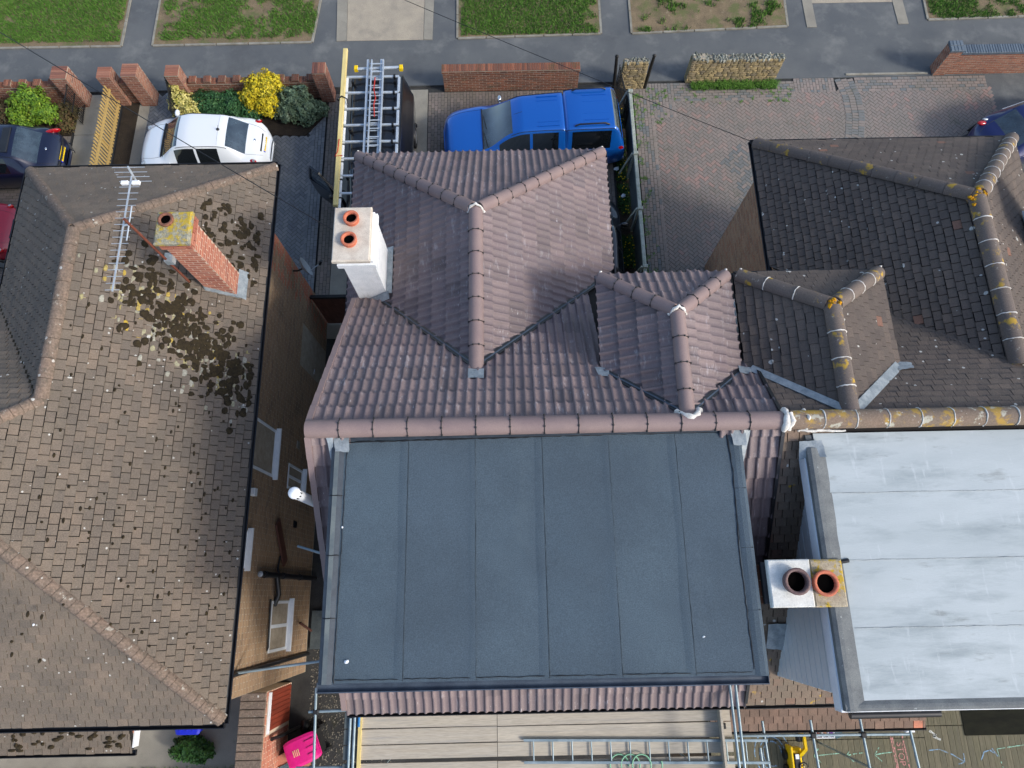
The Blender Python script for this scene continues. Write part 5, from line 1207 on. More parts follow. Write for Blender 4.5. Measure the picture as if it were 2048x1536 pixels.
# blue pickup
PK = [(0, .76, .68, .44, .32, .36), (.05, .88, .77, .62, .48, .30), (.14, .97, .85, .74, .60, .27), (.3, 1.03, .91, .83, .68, .26), (.6, 1.07, .96, .89, .75, .25), (1.16, 1.12, 1.03, .905, .77, .25), (2.0, 1.62, 1.05, .91, .62, .25), (2.35, 1.74, 1.06, .91, .62, .25), (3.4, 1.77, 1.08, .91, .64, .25), (3.50, 1.75, 1.08, .91, .65, .25),
      (3.53, 1.68, 1.08, .905, .62, .25), (3.56, 1.78, 1.08, .91, .68, .25), (4.0, 1.82, 1.09, .91, .70, .25), (4.88, 1.81, 1.10, .91, .71, .25), (5.02, 1.70, 1.10, .905, .72, .28), (5.2, 1.2, 1.10, .895, .78, .34), (5.27, .98, .9, .87, .76, .40)]
def pk_extra(t, L, f):
    for s_ in (1, -1):
        lens(t, 'headlight', m_lamp, (L / 2 - .30, s_ * .67, .87), [(.18, -s_ * .10, .0), (-.03, .09, 0), (0, .02, .06)])
        lens(t, 'tail_light', m_tail, (-L / 2 + .15, s_ * .865, .98), [(.10, 0, 0), (0, .03, 0), (-.03, 0, .17)])
        q = MB(); q.tube([(L / 2 - 3.78, s_ * .60, 1.80), (L / 2 - 3.9, s_ * .60, 1.865), (L / 2 - 4.62, s_ * .60, 1.865), (L / 2 - 4.75, s_ * .60, 1.80)], .024, 6); q.build('roof_bar', m_black, t, True)
        for x in (2.42, 3.28): q = MB(); q.bar((L / 2 - x, s_ * .925, .93), (L / 2 - x - .17, s_ * .925, .93), .03, .025); q.build('door_handle', m_chrome, t, True)
        for y in (.18, .36, .5): q = MB(); q.bar((L / 2 - 2.75, s_ * y, f(2.75, 1) - .012), (L / 2 - 3.35, s_ * y, f(3.35, 1) - .012), .02, .02); q.build('roof_rib', m_pblue, t, True)
        for y in (.2, .42): q = MB(); q.bar((L / 2 - 4.05, s_ * y, f(4.05, 1) - .008), (L / 2 - 4.75, s_ * y, f(4.75, 1) - .010), .018, .02); q.build('roof_rib', m_pblue, t, True)
    q = MB(); q.box(L / 2 - .06, L / 2 + .012, -.44, .44, .50, .74); q.build('grille', m_black, t, True)
    q = MB(); q.tube([(L / 2 - 2.08, .05, 1.74), (L / 2 - 2.30, .16, 1.97)], .006, 4); q.build('aerial', m_black, t, True)
    q = MB(); q.tube([(L / 2 - 3.98, -.91, .86), (L / 2 - 3.98, -.925, .86)], .08, 14, up=(1, 0, 0)); q.build('fuel_cap', m_black, t, True)
    q = MB(); q.box(-L / 2 - .06, -L / 2 + .12, -.85, .85, .42, .56, b=.03); q.build('rear_bumper', m_chrome, t, True)
car('pickup_truck', 'metallic blue double cab pickup with matching canopy in front of the red brick wall', (.82, 13.10, 0), pi + radians(2.5), PK, (1.18, 2.02), (4.9, 5.2), [(1.62, 2.50), (2.58, 3.32), (3.70, 4.82)], [.95, 4.1], m_pblue, .37, extra=pk_extra, mirrors=(1.72, 1.16), mirror_mat=m_chrome, crown=.06)
# white hatchback
WK = [(0, .58, .52, .34, .24, .32), (.05, .68, .60, .50, .36, .26), (.14, .77, .69, .63, .48, .22), (.32, .87, .79, .74, .58, .2), (.62, .96, .88, .81, .64, .2), (.80, 1.0, .92, .83, .63, .2), (1.42, 1.42, .95, .84, .56, .2), (1.8, 1.49, .96, .84, .57, .2), (2.6, 1.47, .98, .84, .55, .2), (2.84, 1.41, .99, .835, .55, .2), (3.30, 1.08, .98, .80, .58, .22), (3.55, .98, .92, .73, .54, .25), (3.70, .86, .80, .64, .46, .29), (3.79, .72, .66, .52, .38, .33), (3.84, .56, .52, .38, .28, .36)]
def wk_extra(t, L, f):
    for s_ in (1, -1):
        lens(t, 'headlight', m_lamp, (L / 2 - .26, s_ * .60, .74), [(.13, s_ * .03, 0), (0, .10, 0), (-.02, 0, .07)])
        lens(t, 'tail_light', m_tail, (-L / 2 + .36, s_ * .69, .90), [(.13, -s_ * .02, 0), (.0, .07, 0), (-.06, 0, .10)])
        lens(t, 'lamp_insert', m_lamp, (-L / 2 + .33, s_ * .70, .925), [(.06, -s_ * .01, 0), (.0, .05, 0), (-.05, 0, .09)])
    q = MB(); q.lathe((L / 2 - 2.62, 0, 1.455), [(.05, 0), (.04, .04), (.001, .05)], 8); q.tube([(L / 2 - 2.62, 0, 1.48), (L / 2 - 2.72, .03, 1.70)], .006, 4); q.build('aerial', m_black, t, True)
    q = MB(); q.bar((-L / 2 + .17, -.30, .87), (-L / 2 + .17, .30, .87), .05, .05); q.build('tailgate_grip', m_black, t, True)
    q = MB(); q.tube([(L / 2 - 2.62, y, f(2.62, 1) - .03 * (y / .5) ** 2 + .002) for y in (-.5, -.25, 0, .25, .5)], .004, 4); q.build('roof_joint', m_dish, t, True)
    q = MB(); q.tube([(-L / 2 + .06, y, .60) for y in (-.5, -.25, 0, .25, .5)], .012, 4); q.build('bumper_line', m_black, t, True)
car('hatchback', 'small white hatchback with yellow rear plate parked beside the shrubs', (-8.93, 12.92, 0), pi - .02, WK, (.84, 1.46), (2.84, 3.30), [(1.35, 1.95), (2.02, 2.62)], [.70, 3.10], m_pwhite, .29, plate=('VK57 NRJ', 3.73, .80, 40), extra=wk_extra, badge=(3.50, .985, 0))
# black hatchback, left edge
def fk_extra(t, L, f):
    for s_ in (1, -1): lens(t, 'tail_light', m_tail, (-L / 2 + .30, s_ * .66, .92), [(.20, -s_ * .06, .05), (.02, .07, 0), (-.10, 0, .09)]); lens(t, 'lamp_insert', m_lamp, (-L / 2 + .24, s_ * .71, .90), [(.07, -s_ * .02, 0), (.0, .045, 0), (-.05, 0, .07)])
    q = MB(); q.box(L / 2 - 2.74, L / 2 - 2.50, -.42, .42, 1.44, 1.475, b=.015); q.build('spoiler', m_black, t, True)
    q = MB(); q.tube([(-L / 2 + .13 - .10 * (1 - (y / .6) ** 2), y, .74) for y in (-.6, -.4, -.2, 0, .2, .4, .6)], .03, 6); q.build('bumper_trim', m_blackdusty, t, True)
car('hatchback', 'black hatchback with red tail lights at the left edge by the green shrub', (-15.0, 12.68, 0), pi + .02, WK, (.84, 1.46), (2.84, 3.34), [(1.35, 1.95), (2.02, 2.62)], [.70, 3.10], m_pnavy, .29, plate=('PE05 WCB', 3.80, .72, 30), extra=fk_extra, badge=(3.48, .985, 0))
car('parked_car', 'crimson car at the left edge below the black hatchback', (-15.75, 10.15, 0), pi, WK, (.84, 1.46), (2.84, 3.30), [(1.35, 1.95), (2.02, 2.62)], [.70, 3.10], m_pred, .29, extra=wk_extra)
car('parked_car', 'small black car in the gap between the plum roof and the fence', (2.50, 9.05, 0), pi / 2, [(k[0], k[1], k[2], k[3] * .87, k[4] * .87, k[5]) for k in WK], (.84, 1.46), (2.84, 3.30), [(1.35, 1.95), (2.02, 2.62)], [.70, 3.10], m_pblack, .29, extra=None)
def nk_extra(t, L, f):
    for s_ in (1, -1): lens(t, 'tail_light', m_tail, (-L / 2 + .30, s_ * .62, .93), [(.15, -s_ * .05, 0), (.02, .08, 0), (-.06, 0, .07)]); lens(t, 'lamp_insert', m_lamp, (-L / 2 + .42, s_ * .68, .96), [(.10, -s_ * .03, 0), (.0, .05, 0), (-.05, 0, .06)])
    for s_ in (1, -1): q = MB(); q.tube([(L / 2 - x, s_ * (f(x, 3) - .03), f(x, 2) + .006) for x in (1.3, 1.6, 2.0, 2.4, 2.8)], .012, 5); q.build('window_trim', m_chrome, t, True)
car('parked_car', 'dark blue car at the right edge beyond the lichened roof', (15.9, 13.05, 0), radians(20), WK, (.84, 1.46), (2.84, 3.30), [(1.35, 1.95), (2.02, 2.62)], [.70, 3.10], m_pdark, .3, extra=nk_extra)
# black van with an open driver's door
VK = [(0, .80, .72, .62, .46, .30), (.08, .98, .86, .78, .60, .26), (.35, 1.10, 1.0, .86, .70, .25), (.85, 1.20, 1.08, .90, .74, .25), (1.75, 1.84, 1.10, .92, .68, .25), (2.1, 1.93, 1.10, .92, .70, .25), (4.75, 1.93, 1.10, .92, .72, .25), (4.86, 1.88, 1.10, .91, .72, .28), (4.92, 1.2, 1.05, .90, .74, .32)]
van = car('van', 'black panel van with ladders on its roof rack and open door', (-3.62, 11.95, 0), -pi / 2, VK, (.88, 1.78), (4.88, 4.91), [(1.30, 2.10)], [.85, 3.9], m_pblack, .33, mirrors=(1.45, 1.2), crown=.05)
H = V((-4.58, 10.72)); Tp = V((-5.78, 11.66)); dd = (Tp - H).normalized(); nn = V((-dd.y, dd.x))
def dpt(u, z, o=0): p = H + dd * u + nn * o; return (p.x, p.y, z)
out = [(0, .35), (1.05, .35), (1.2, .6), (1.28, 1.12), (1.02, 1.82), (.72, 1.80), (.05, 1.12)]; ins = [(.22, 1.16), (1.12, 1.16), (.95, 1.72), (.74, 1.71)]
q = MB(); w = .05
lowp = [(0, .35), (1.05, .35), (1.2, .6), (1.28, 1.12), (.05, 1.12)]
n = len(lowp); P = [dpt(u, z, -w) for u, z in lowp] + [dpt(u, z, w) for u, z in lowp]; q.add(P, [list(range(n)), list(range(n, 2 * n))[::-1]] + [[i, (i + 1) % n, n + (i + 1) % n, n + i] for i in range(n)])
for (a, b) in (((.05, 1.12), (.72, 1.80)), ((.72, 1.80), (1.02, 1.82)), ((1.02, 1.82), (1.28, 1.12)), ((.42, 1.12), (.50, 1.58))): q.bar(dpt(*a), dpt(*b), .055, .055)
door = q.build('door', m_pblack, van)
door.matrix_parent_inverse = van.matrix_world.inverted() if False else (Matrix.Translation(van.location) @ Matrix.Rotation(-pi / 2, 4, 'Z')).inverted()
q = MB(); P = [dpt(u, z, 0) for u, z in ((.10, 1.13), (1.25, 1.13), (1.0, 1.79), (.72, 1.77))]; q.add(P, [[0, 1, 2, 3]]); q.build('door_glass', m_screen, door)
q = MB(); q.blob(dpt(.28, 1.2, .14), .1, .08, .11, 10, 6); q.build('door_mirror', m_black, door)
# roof rack on the van, ladders and timber on it
rk = thing('roof_rack', 'white aluminium roof rack with yellow end caps on the black van', 'roof rack', (-3.7, 12.2, 1.95))
RX0, RX1, RZ_ = -4.46, -2.97, 2.06
for x in (RX0 + .02, RX1):
    for k in range(8):
        y0 = 14.1 - k * .56; q = MB(); q.box(x - .035, x + .035, y0 - .50, y0, RZ_ - .03, RZ_ + .02, b=.006); q.build('side_rail', m_white if x < -4 else m_alu, rk)
        q = MB(); q.box(x - .03, x + .03, y0 - .545, y0 - .51, RZ_ - .05, RZ_, b=.006); q.build('rail_joint', m_black, rk)
for k in range(8):
    y = 14.12 - k * .54; q = MB(); q.box(RX0, RX1, y - .03, y + .03, RZ_ - .02, RZ_ + .03, b=.008); q.build('crossbar', m_alu, rk)
    q = MB(); q.box(RX1 - .16, RX1 - .1, y - .05, y + .05, RZ_ - .06, RZ_ + .05, b=.01); q.build('clamp', m_black, rk)
q = MB(); q.tube([(-4.2, 14.38, RZ_ + .02), (-2.92, 14.42, RZ_ + .02)], .045, 8); q.build('roller', m_alu, rk)
for x in (-4.2, -2.92): q = MB(); q.box(x - .05, x + .05, 14.33, 14.47, RZ_ - .04, RZ_ + .08, b=.01); q.build('end_cap', m_plate, rk)
for x in (-4.3, -3.1):
    for y in (14.0, 12.4, 10.9): q = MB(); q.box(x - .03, x + .03, y - .03, y + .03, 1.86, RZ_ - .02); q.build('foot', m_black, rk)
def ladder(name, label, p, d, wv, up, length, width, rung, mat, group=None, rail=(.03, .07), rad=.015):
    p = V(p); d = V(d).normalized(); wv = V(wv).normalized(); up = V(up); t = thing(name, label, 'ladder', p, group)
    for s_ in (-.5, .5): q = MB(); q.bar(p + wv * s_ * width, p + wv * s_ * width + d * length, rail[0], rail[1], up=up); q.build('stile', mat, t)
    n = int(length / rung)
    for k in range(n): c = p + d * (rung * (k + .5)); q = MB(); q.tube([c - wv * width * .49, c + wv * width * .49], rad, 6); q.build('rung', mat, t)
    return t
ladder('ladder', 'aluminium ladder lying on the roof rack nearest the yellow timber', (-3.66, 14.62, RZ_ + .09), (.005, -1, 0), (1, 0, 0), (0, 0, 1), 4.6, .38, .25, m_alu, rail=(.06, .07), rad=.018)
ladder('ladder', 'second aluminium ladder stacked on the first on the van roof rack', (-3.56, 14.55, RZ_ + .17), (.004, -1, 0), (1, 0, 0), (0, 0, 1), 4.4, .33, .27, m_alu, rail=(.035, .07), rad=.018)
q = MB(); q.tube([(-3.60, 13.9, RZ_ + .23), (-3.62, 13.5, RZ_ + .23), (-3.56, 13.2, RZ_ + .23), (-3.6, 13.0, RZ_ + .23), (-3.57, 12.6, RZ_ + .22)], .016, 6); o = q.build('ratchet_strap', m_rope); tag(o, 'red strap lying along the ladders on the van', 'strap')
q = MB(); q.box(-4.57, -4.45, 9.9, 15.0, RZ_ + .06, RZ_ + .16, b=.008); o = q.build('timber_beam', m_tim); tag(o, 'long yellow timber beam along the left side of the van rack', 'timber')
q = MB(); q.tube([(-4.62, 13.3, RZ_ + .1), (-4.5, 13.3, RZ_ + .22), (-4.38, 13.28, RZ_ + .12), (-4.36, 13.1, RZ_ + .0)], .02, 6); q.blob((-4.63, 13.3, RZ_ + .1), .05, .05, .05, 8, 5); o = q.build('bungee_cord', m_black); tag(o, 'black cord tied round the yellow timber beam', 'cord')
q = MB(); q.tube([(-4.5, 11.9, RZ_ + .21), (-4.52, 11.5, RZ_ + .215), (-4.6, 11.4, RZ_ + .15), (-4.4, 11.42, RZ_ + .15)], .016, 6); o = q.build('red_cord', m_rope); tag(o, 'red cord knotted round the yellow timber beam', 'cord')

# ------------------------------------------------------------------ front walls, gates, fences
def brick_wall(name, label, boxes, mat=m_brickred, mort=m_mort, limit=300, cat='garden wall'):
    t = thing(name, label, cat, (boxes[0][0], boxes[0][2], 0)); q = MB(); pcs = []
    for k, b in enumerate(boxes): q.box(*b); pcs += brick_block(*b, seed=hash(label) % 999 + k * 17)
    emit(t, pcs, 'brick', mat, limit); q.build('mortar_core', mort, t); return t
import zlib
def hash(s_): return zlib.crc32(s_.encode())
def castle(x0, x1, y, h=.72):
    bx = [(x0, x1, y - .11, y + .11, 0, h)]; x = x0 + .1
    while x < x1 - .25: bx.append((x, x + .225, y - .108, y + .108, h + .012, h + .10)); x += .45
    return bx
brick_wall('garden_wall', 'brown brick garden wall with castellated top behind the green shrub', castle(-17.2, -13.6, 15.24), m_brickdark)
brick_wall('garden_wall', 'brick garden wall with castellated top behind the yellow shrubs', castle(-9.75, -5.75, 15.26), m_brickdark)
brick_wall('garden_wall', 'short brick wall between two pillars beside the timber fence', [(-11.75, -11.45, 15.1, 15.3, 0, .85)], m_brickdark)
for x, w_, h_, lb in ((-13.33, .46, 1.25, 'brick gate pillar beside the black iron gate left of the path'), (-12.0, .40, 1.22, 'brick gate pillar at the top end of the timber fence'), (-11.2, .46, 1.3, 'brick gate pillar between the timber fence and the grey drive'), (-9.95, .40, 1.25, 'brick gate pillar at the left end of the castellated shrub wall'), (-5.55, .40, 1.25, 'brick end pillar between the grey shrub and the van')):
    brick_wall('gate_pillar', lb, [(x - w_ / 2, x + w_ / 2, 15.2 - w_ / 2, 15.2 + w_ / 2, 0, h_)], m_brickred, cat='pillar')
brick_wall('garden_wall', 'weathered red brick wall behind the blue pickup', [(-1.88, 2.33, 15.32, 15.54, 0, .78), (-1.9, 2.35, 15.30, 15.56, .79, .90)], m_brickdark)
t = brick_wall('garden_wall', 'red brick wall with blue brick coping at the top right', [(13.75, 19, 15.66, 15.9, 0, .85), (13.72, 14.1, 15.62, 15.98, 0, .98)], m_brickred)
pcs = []
for i in range(60): q = MB(); x = 14.12 + i * .08; q.box(x, x + .074, 15.62, 15.94, .86, .95, b=.01); pcs.append((q.v, q.f, R(), None))
for i in range(4):
    for j in range(2): q = MB(); q.box(13.70 + i * .105, 13.80 + i * .105, 15.6 + j * .2, 15.79 + j * .2, .99, 1.07, b=.01); pcs.append((q.v, q.f, R(), None))
emit(t, pcs, 'coping_brick', m_brickblue, 80)
# ragstone wall and pillar
def stone_wall(name, label, x0, x1, y0, y1, h, cat, hump=False):
    t = thing(name, label, cat, (x0, y0, 0)); q = MB(); q.box(x0 + .03, x1 - .03, y0 + .03, y1 - .03, 0, h - .03); q.build('mortar_core', m_mort, t); pcs = []; rs = random.Random(hash(label) % 1000)
    def face(P, Uv, N, wid):
        z = 0
        while z < h - .05:
            hh = rs.uniform(.06, .12); u_ = -rs.uniform(0, .1)
            while u_ < wid:
                l = rs.uniform(.1, .28); a, b = max(u_, 0) + .006, min(u_ + l, wid) - .006
                if b - a > .03:
                    q = MB(); c = V(P) + V(Uv) * (a + b) / 2 + V((0, 0, z + hh / 2)); q.blob((0, 0, 0), 1, 1, 1, 8, 4, jit=.25)
                    q.v = [tuple(c + V(Uv) * max(-.5, min(.5, p[0] * .75)) * (b - a) + V((0, 0, 1)) * max(-.5, min(.5, p[2] * .75)) * (hh - .008) + V(N) * p[1] * .035) for p in q.v]; pcs.append((q.v, q.f, rs.random(), None))
                u_ += l
            z += hh
    face((x0, y0 + .02, 0), (1, 0, 0), (0, -1, 0), x1 - x0); face((x0 + .02, y1, 0), (0, -1, 0), (-1, 0, 0), y1 - y0); face((x1 - .02, y0, 0), (0, 1, 0), (1, 0, 0), y1 - y0); face((x1, y1 - .02, 0), (-1, 0, 0), (0, 1, 0), x1 - x0)
    emit(t, pcs, 'stone', m_stone, 220); pcs = []
    for i in range(int((x1 - x0) * (y1 - y0) * 330)):
        x = rs.uniform(x0, x1); y = rs.uniform(y0, y1); s_ = rs.uniform(.02, .05); q = MB(); e = .12 * max(0, 1 - (x - x0) / .5) if hump else 0
        q.blob((x, y, h - .02 + e), s_, s_, s_ * 1.3, 7, 4, jit=.5, smooth=False); pcs.append((q.v, q.f, rs.random(), None))
    if hump: q = MB(); q.box(x0 + .02, x0 + .4, y0 + .03, y1 - .03, h - .05, h + .06); q.build('raised_end', m_mort, t)
    emit(t, pcs, 'cope_stone', m_cobble, 220); return t
stone_wall('stone_wall', 'rough ragstone wall with pebbled cope and grass at its foot', 5.78, 8.62, 15.48, 15.74, .95, 'garden wall', True)
stone_wall('stone_pillar', 'ragstone gate pillar between two dark posts beside the pickup', 3.66, 4.42, 15.30, 15.52, 1.1, 'pillar')
for x, xb, lb in ((3.42, 3.50, 'dark leaning timber post left of the ragstone pillar'), (4.55, 4.48, 'dark slim post right of the ragstone pillar')):
    q = MB(); q.tube([(xb, 15.35, 0), (x, 15.42, 1.25)], [.06, .045], 7); q.blob((x, 15.42, 1.27), .06, .06, .05, 7, 4, jit=.3); o = q.build('gate_post', m_iron); tag(o, lb, 'post')
# wrought iron gates
def iron_gate(label, p, q_, h):
    p = V(p); e = V(q_); t = thing('iron_gate', label, 'gate', p); d = e - p; n = int(d.length / .075)
    for z in (.12, .62, h - .1): q = MB(); q.bar(p + V((0, 0, z)), e + V((0, 0, z)), .03, .02); q.build('rail', m_iron, t)
    for i in range(n + 1):
        c = p.lerp(e, i / n); hh = h - .25 * sin(pi * i / n) * .6; q = MB(); q.tube([c + V((0, 0, .06)), c + V((0, 0, hh))], .010, 5); q.blob(c + V((0, 0, hh)), .018, .018, .035, 6, 4); q.build('baluster', m_iron, t)
        if i % 2 == 0 and i < n:
            q = MB(); cc = p.lerp(e, (i + .5) / n); dn = d.normalized(); q.tube([cc + dn * .045 * cos(a) + V((0, 0, .8 + .07 * sin(a))) for a in [2 * pi * k / 10 for k in range(11)]], .008, 4); q.build('scroll', m_iron, t)
    return t
iron_gate('open black scrolled iron gate on the pillar left of the path', (-13.2, 15.12, 0), (-13.16, 14.28, 0), 1.1)
iron_gate('open black iron gate standing at the mouth of the grey driveway', (-10.25, 15.12, 0), (-9.95, 13.95, 0), 1.05)
iron_gate('rusty dark gate leaf leaning behind the pickup tail', (3.52, 15.2, 0), (3.72, 13.75, 0), 1.15)
# timber picket fence along the path
t = thing('picket_fence', 'yellow timber picket fence along the concrete path', 'fence', (-12.1, 13.7, 0))
for i in range(32):
    y = 15.05 - i * .115; q = MB(); x = -12.10 + U(-.006, .006); h_ = .93 + U(-.012, .012)
    q.box(x - .011, x + .011, y - .028, y + .028, .06, h_); q.add([(x - .011, y - .028, h_), (x - .011, y + .028, h_), (x - .011, y, h_ + .05), (x + .011, y - .028, h_), (x + .011, y + .028, h_), (x + .011, y, h_ + .05)], [[1, 0, 2], [3, 4, 5], [0, 3, 5, 2], [4, 1, 2, 5]])
    for k in range(len(q.r)): q.r[k] = .2 + .6 * (i * 37 % 10) / 10
    q.build('picket', m_wood, t)
for z in (.22, .74): q = MB(); q.box(-12.085, -12.04, 11.4, 15.12, z - .035, z + .035); q.build('rail', m_wood, t)
for y in (15.06, 13.3, 11.5): q = MB(); q.box(-12.20, -12.12, y - .04, y + .04, 0, .85, b=.01); q.build('post', m_wood, t)
# sheet fence between the two drives
t = thing('panel_fence', 'weathered grey sheet fence with pale posts between the two drives', 'fence', (3.75, 11, 0)); ny = 0
yy = [14.2, 12.05, 10.25, 8.45, 6.7]
for a, b in zip(yy, yy[1:]):
    q = MB(); q.box(3.735, 3.765, b + .01, a - .01, .08, 1.14); q.build('panel', m_fence, t)
    q = MB(); q.box(3.70, 3.80, b, a, 1.14, 1.2, b=.01); q.build('capping_rail', m_postw, t)
for y in yy:
    q = MB(); q.box(3.68, 3.82, y - .05, y + .05, -.05, 1.26, b=.015); q.build('post', m_postw, t); q = MB(); q.tube([(3.66, y, 1.2), (3.42, y - .02, .25)], .03, 6); q.build('brace', m_postw, t)

# ------------------------------------------------------------------ planting
def shrub(name, label, lobes, n, size, mat, group=None, seed=0, twigs=6, grassy=False):
    """lobes: (x, y, z, rx, ry, rz); leaves are scattered through the outer part of every lobe"""
    rs = random.Random(seed); x0 = sum(l[0] for l in lobes) / len(lobes); y0 = sum(l[1] for l in lobes) / len(lobes)
    t = thing(name, label, 'shrub', (x0, y0, 0), group); q = MB(); tot = sum(l[3] * l[4] for l in lobes)
    for l in lobes:
        for i in range(int(.8 * n * l[3] * l[4] / tot)):
            a = rs.uniform(0, 2 * pi); c = rs.uniform(-.35, 1); s_ = sqrt(1 - c * c); k = rs.uniform(.55, 1.0) ** .5
            k *= 1 + .6 * noise.noise((cos(a) * s_ * 2.2 + l[0] * 3, sin(a) * s_ * 2.2 + l[1] * 3, c * 2.2 + seed))
            p = V((l[0] + l[3] * k * s_ * cos(a), l[1] + l[4] * k * s_ * sin(a), max(.03, l[2] + l[5] * k * c)))
            nrm = V((s_ * cos(a) + rs.gauss(0, .5), s_ * sin(a) + rs.gauss(0, .5), c + rs.gauss(0, .5) + .3)).normalized()
            u_ = nrm.cross(V((rs.gauss(0, 1), rs.gauss(0, 1), rs.gauss(0, 1)))).normalized(); v_ = nrm.cross(u_); sz = size * 1.25 * rs.uniform(.5, 1.4)
            r_ = max(0, min(1, .5 + .45 * noise.noise((p.x * 4, p.y * 4, p.z * 4)) + rs.gauss(0, .18)))
            q.add([p - u_ * sz, p + v_ * sz * .55 + nrm * sz * .12, p + u_ * sz, p - v_ * sz * .55 + nrm * sz * .12], [[0, 1, 2, 3]], r_)
    o = q.build('foliage', mat, t)
    q = MB()
    for l in lobes:
        for i in range(twigs):
            a = rs.uniform(0, 2 * pi); k = rs.uniform(.3, .85); q.tube([(l[0] + rs.gauss(0, .04), l[1] + rs.gauss(0, .04), 0), (l[0] + l[3] * k * .5 * cos(a), l[1] + l[4] * k * .5 * sin(a), l[2]), (l[0] + l[3] * k * cos(a), l[1] + l[4] * k * sin(a), l[2] + l[5] * .6)], [.018, .012, .005], 5)
    q.build('stem', m_stem, t); return t
shrub('golden_shrub', 'bright yellow rounded shrub by the castellated wall', [(-7.45, 14.9, .55, .50, .46, .55), (-7.15, 15.05, .7, .40, .36, .45), (-7.75, 14.75, .5, .36, .36, .40), (-7.3, 14.6, .4, .42, .36, .42)], 9000, .035, m_yel, seed=1)
shrub('variegated_shrub', 'cream variegated shrub left of the dark green bush', [(-10.0, 14.75, .4, .34, .40, .42), (-9.72, 14.5, .3, .36, .34, .36), (-10.05, 15.15, .7, .22, .25, .35)], 4200, .034, m_cream, seed=2)
shrub('green_shrub', 'spreading dark green shrub between the cream and golden shrubs', [(-9.1, 14.75, .3, .62, .48, .36), (-8.4, 14.7, .3, .60, .46, .38), (-8.9, 14.45, .2, .5, .34, .28), (-7.9, 14.45, .2, .40, .3, .28)], 11000, .030, m_darkgreen, seed=3)
shrub('grey_shrub', 'grey green leafy shrub between the golden shrub and the van', [(-6.45, 14.75, .4, .48, .46, .46), (-6.15, 14.5, .3, .44, .40, .36), (-6.7, 14.45, .25, .38, .36, .34), (-5.8, 14.6, .15, .3, .26, .2)], 8500, .034, m_greygreen, seed=4)
shrub('green_shrub', 'lime green bush beside the black hatchback', [(-14.6, 14.75, .5, .52, .40, .5), (-14.2, 14.45, .4, .5, .36, .40), (-14.9, 14.35, .3, .40, .34, .36)], 8500, .033, m_lime, seed=5)
shrub('brown_shrub', 'thin brownish shrub beside the iron gate', [(-13.6, 14.55, .25, .36, .40, .34), (-13.65, 14.15, .15, .28, .26, .22)], 1500, .03, M('brown olive leaf', None, None, pal=[S(66, 58, 38), S(84, 80, 46), S(92, 70, 46), S(60, 76, 40)], fine=.1), seed=6, twigs=14)
shrub('brown_shrub', 'brown bush at the far left edge above the black hatchback', [(-15.6, 14.6, .25, .45, .4, .3), (-16.3, 14.7, .3, .5, .4, .35)], 2600, .03, M('dull brown leaf', None, None, pal=[S(74, 60, 44), S(92, 76, 54), S(60, 66, 40), S(84, 66, 50)], fine=.1), seed=8, twigs=12)
shrub('rosemary_bush', 'dark green bush below the left gutter beside the blue bin', [(-7.65, -3.28, .25, .38, .26, .32), (-7.4, -3.38, .22, .28, .22, .28)], 5200, .034, m_green, seed=7, twigs=10)
for nm, lb, xs, y0, sp, n, hh in (('grass_tuft', 'long green grass at the foot of the ragstone wall', [(5.95, 8.7)], 15.36, .16, 2600, .30),):
    q = MB()
    for i in range(n):
        x = U(*xs[0]); k = .5 + .5 * noise.noise((x * 2.2, 1, 1))
        if k < U(.2, .6): continue
        y = y0 + U(-sp, sp * .6); a = U(0, 6.3); l = U(.06, hh) * (.3 + k * 1.1); w = .007; p0 = V((x, y, 0)); d = V((cos(a), sin(a) - .3, 0)); s_ = V((-sin(a), cos(a), 0))
        p1 = p0 + d * l * .25 + V((0, 0, l * .7)); p2 = p0 + d * l * .7 + V((0, 0, l * .75))
        q.add([p0 - s_ * w, p0 + s_ * w, p1 + s_ * w * .8, p1 - s_ * w * .8, p2], [[0, 1, 2, 3], [3, 2, 4]], R() * .8)
    o = q.build(nm, m_grass, kind='stuff'); tag(o, lb, 'grass')
q = MB()
for i in range(220):
    k = random.random(); x, y = (U(4.05, 5.2), U(14.0, 15.3)) if k < .3 else (4.08 + abs(random.gauss(0, .12)), U(8.5, 15)) if k < .65 else (U(5.4, 9.2), U(14.7, 15.3))
    if i > 150: x, y = 7.85 + random.gauss(0, .16), U(8.9, 10.4)
    s_ = U(.02, .05)
    for b in range(14):
        a = U(0, 6.3); l = s_ * U(.8, 2.2); w = .008; d = V((cos(a), sin(a), 0)); n_ = V((-sin(a), cos(a), 0)); p = V((x + U(-s_, s_), y + U(-s_, s_), 0))
        q.add([p - n_ * w, p + n_ * w, p + d * l + V((0, 0, l * .6))], [[0, 1, 2]], R() * .9)
o = q.build('paving_weeds', m_grass, kind='stuff'); tag(o, 'small weeds growing in the paving joints by the fence', 'weeds')
q = MB(); fl_ = MB()
for i in range(900):
    x = U(3.4, 3.72); y = U(7.0, 14.5)
    if noise.noise((y * 1.2, 3, 3)) < -.1: continue
    for b in range(6):
        a = U(0, 6.3); l = U(.05, .14); w = .012; p = V((x, y, 0)); d = V((cos(a), sin(a), 0)); n_ = V((-sin(a), cos(a), 0)); q.add([p - n_ * w, p + n_ * w, p + d * l + V((0, 0, l))], [[0, 1, 2]], R() * .5)
    if R() < .16: fl_.blob((x, y, U(.1, .16)), .022, .022, .012, 6, 3)
o = q.build('bed_leaves', m_green, kind='stuff'); tag(o, 'dark leaves of low plants in the narrow bed along the sheet fence', 'plants')
o = fl_.build('yellow_flowers', m_flower, kind='stuff'); tag(o, 'tiny yellow flowers in the narrow bed along the sheet fence', 'flowers')
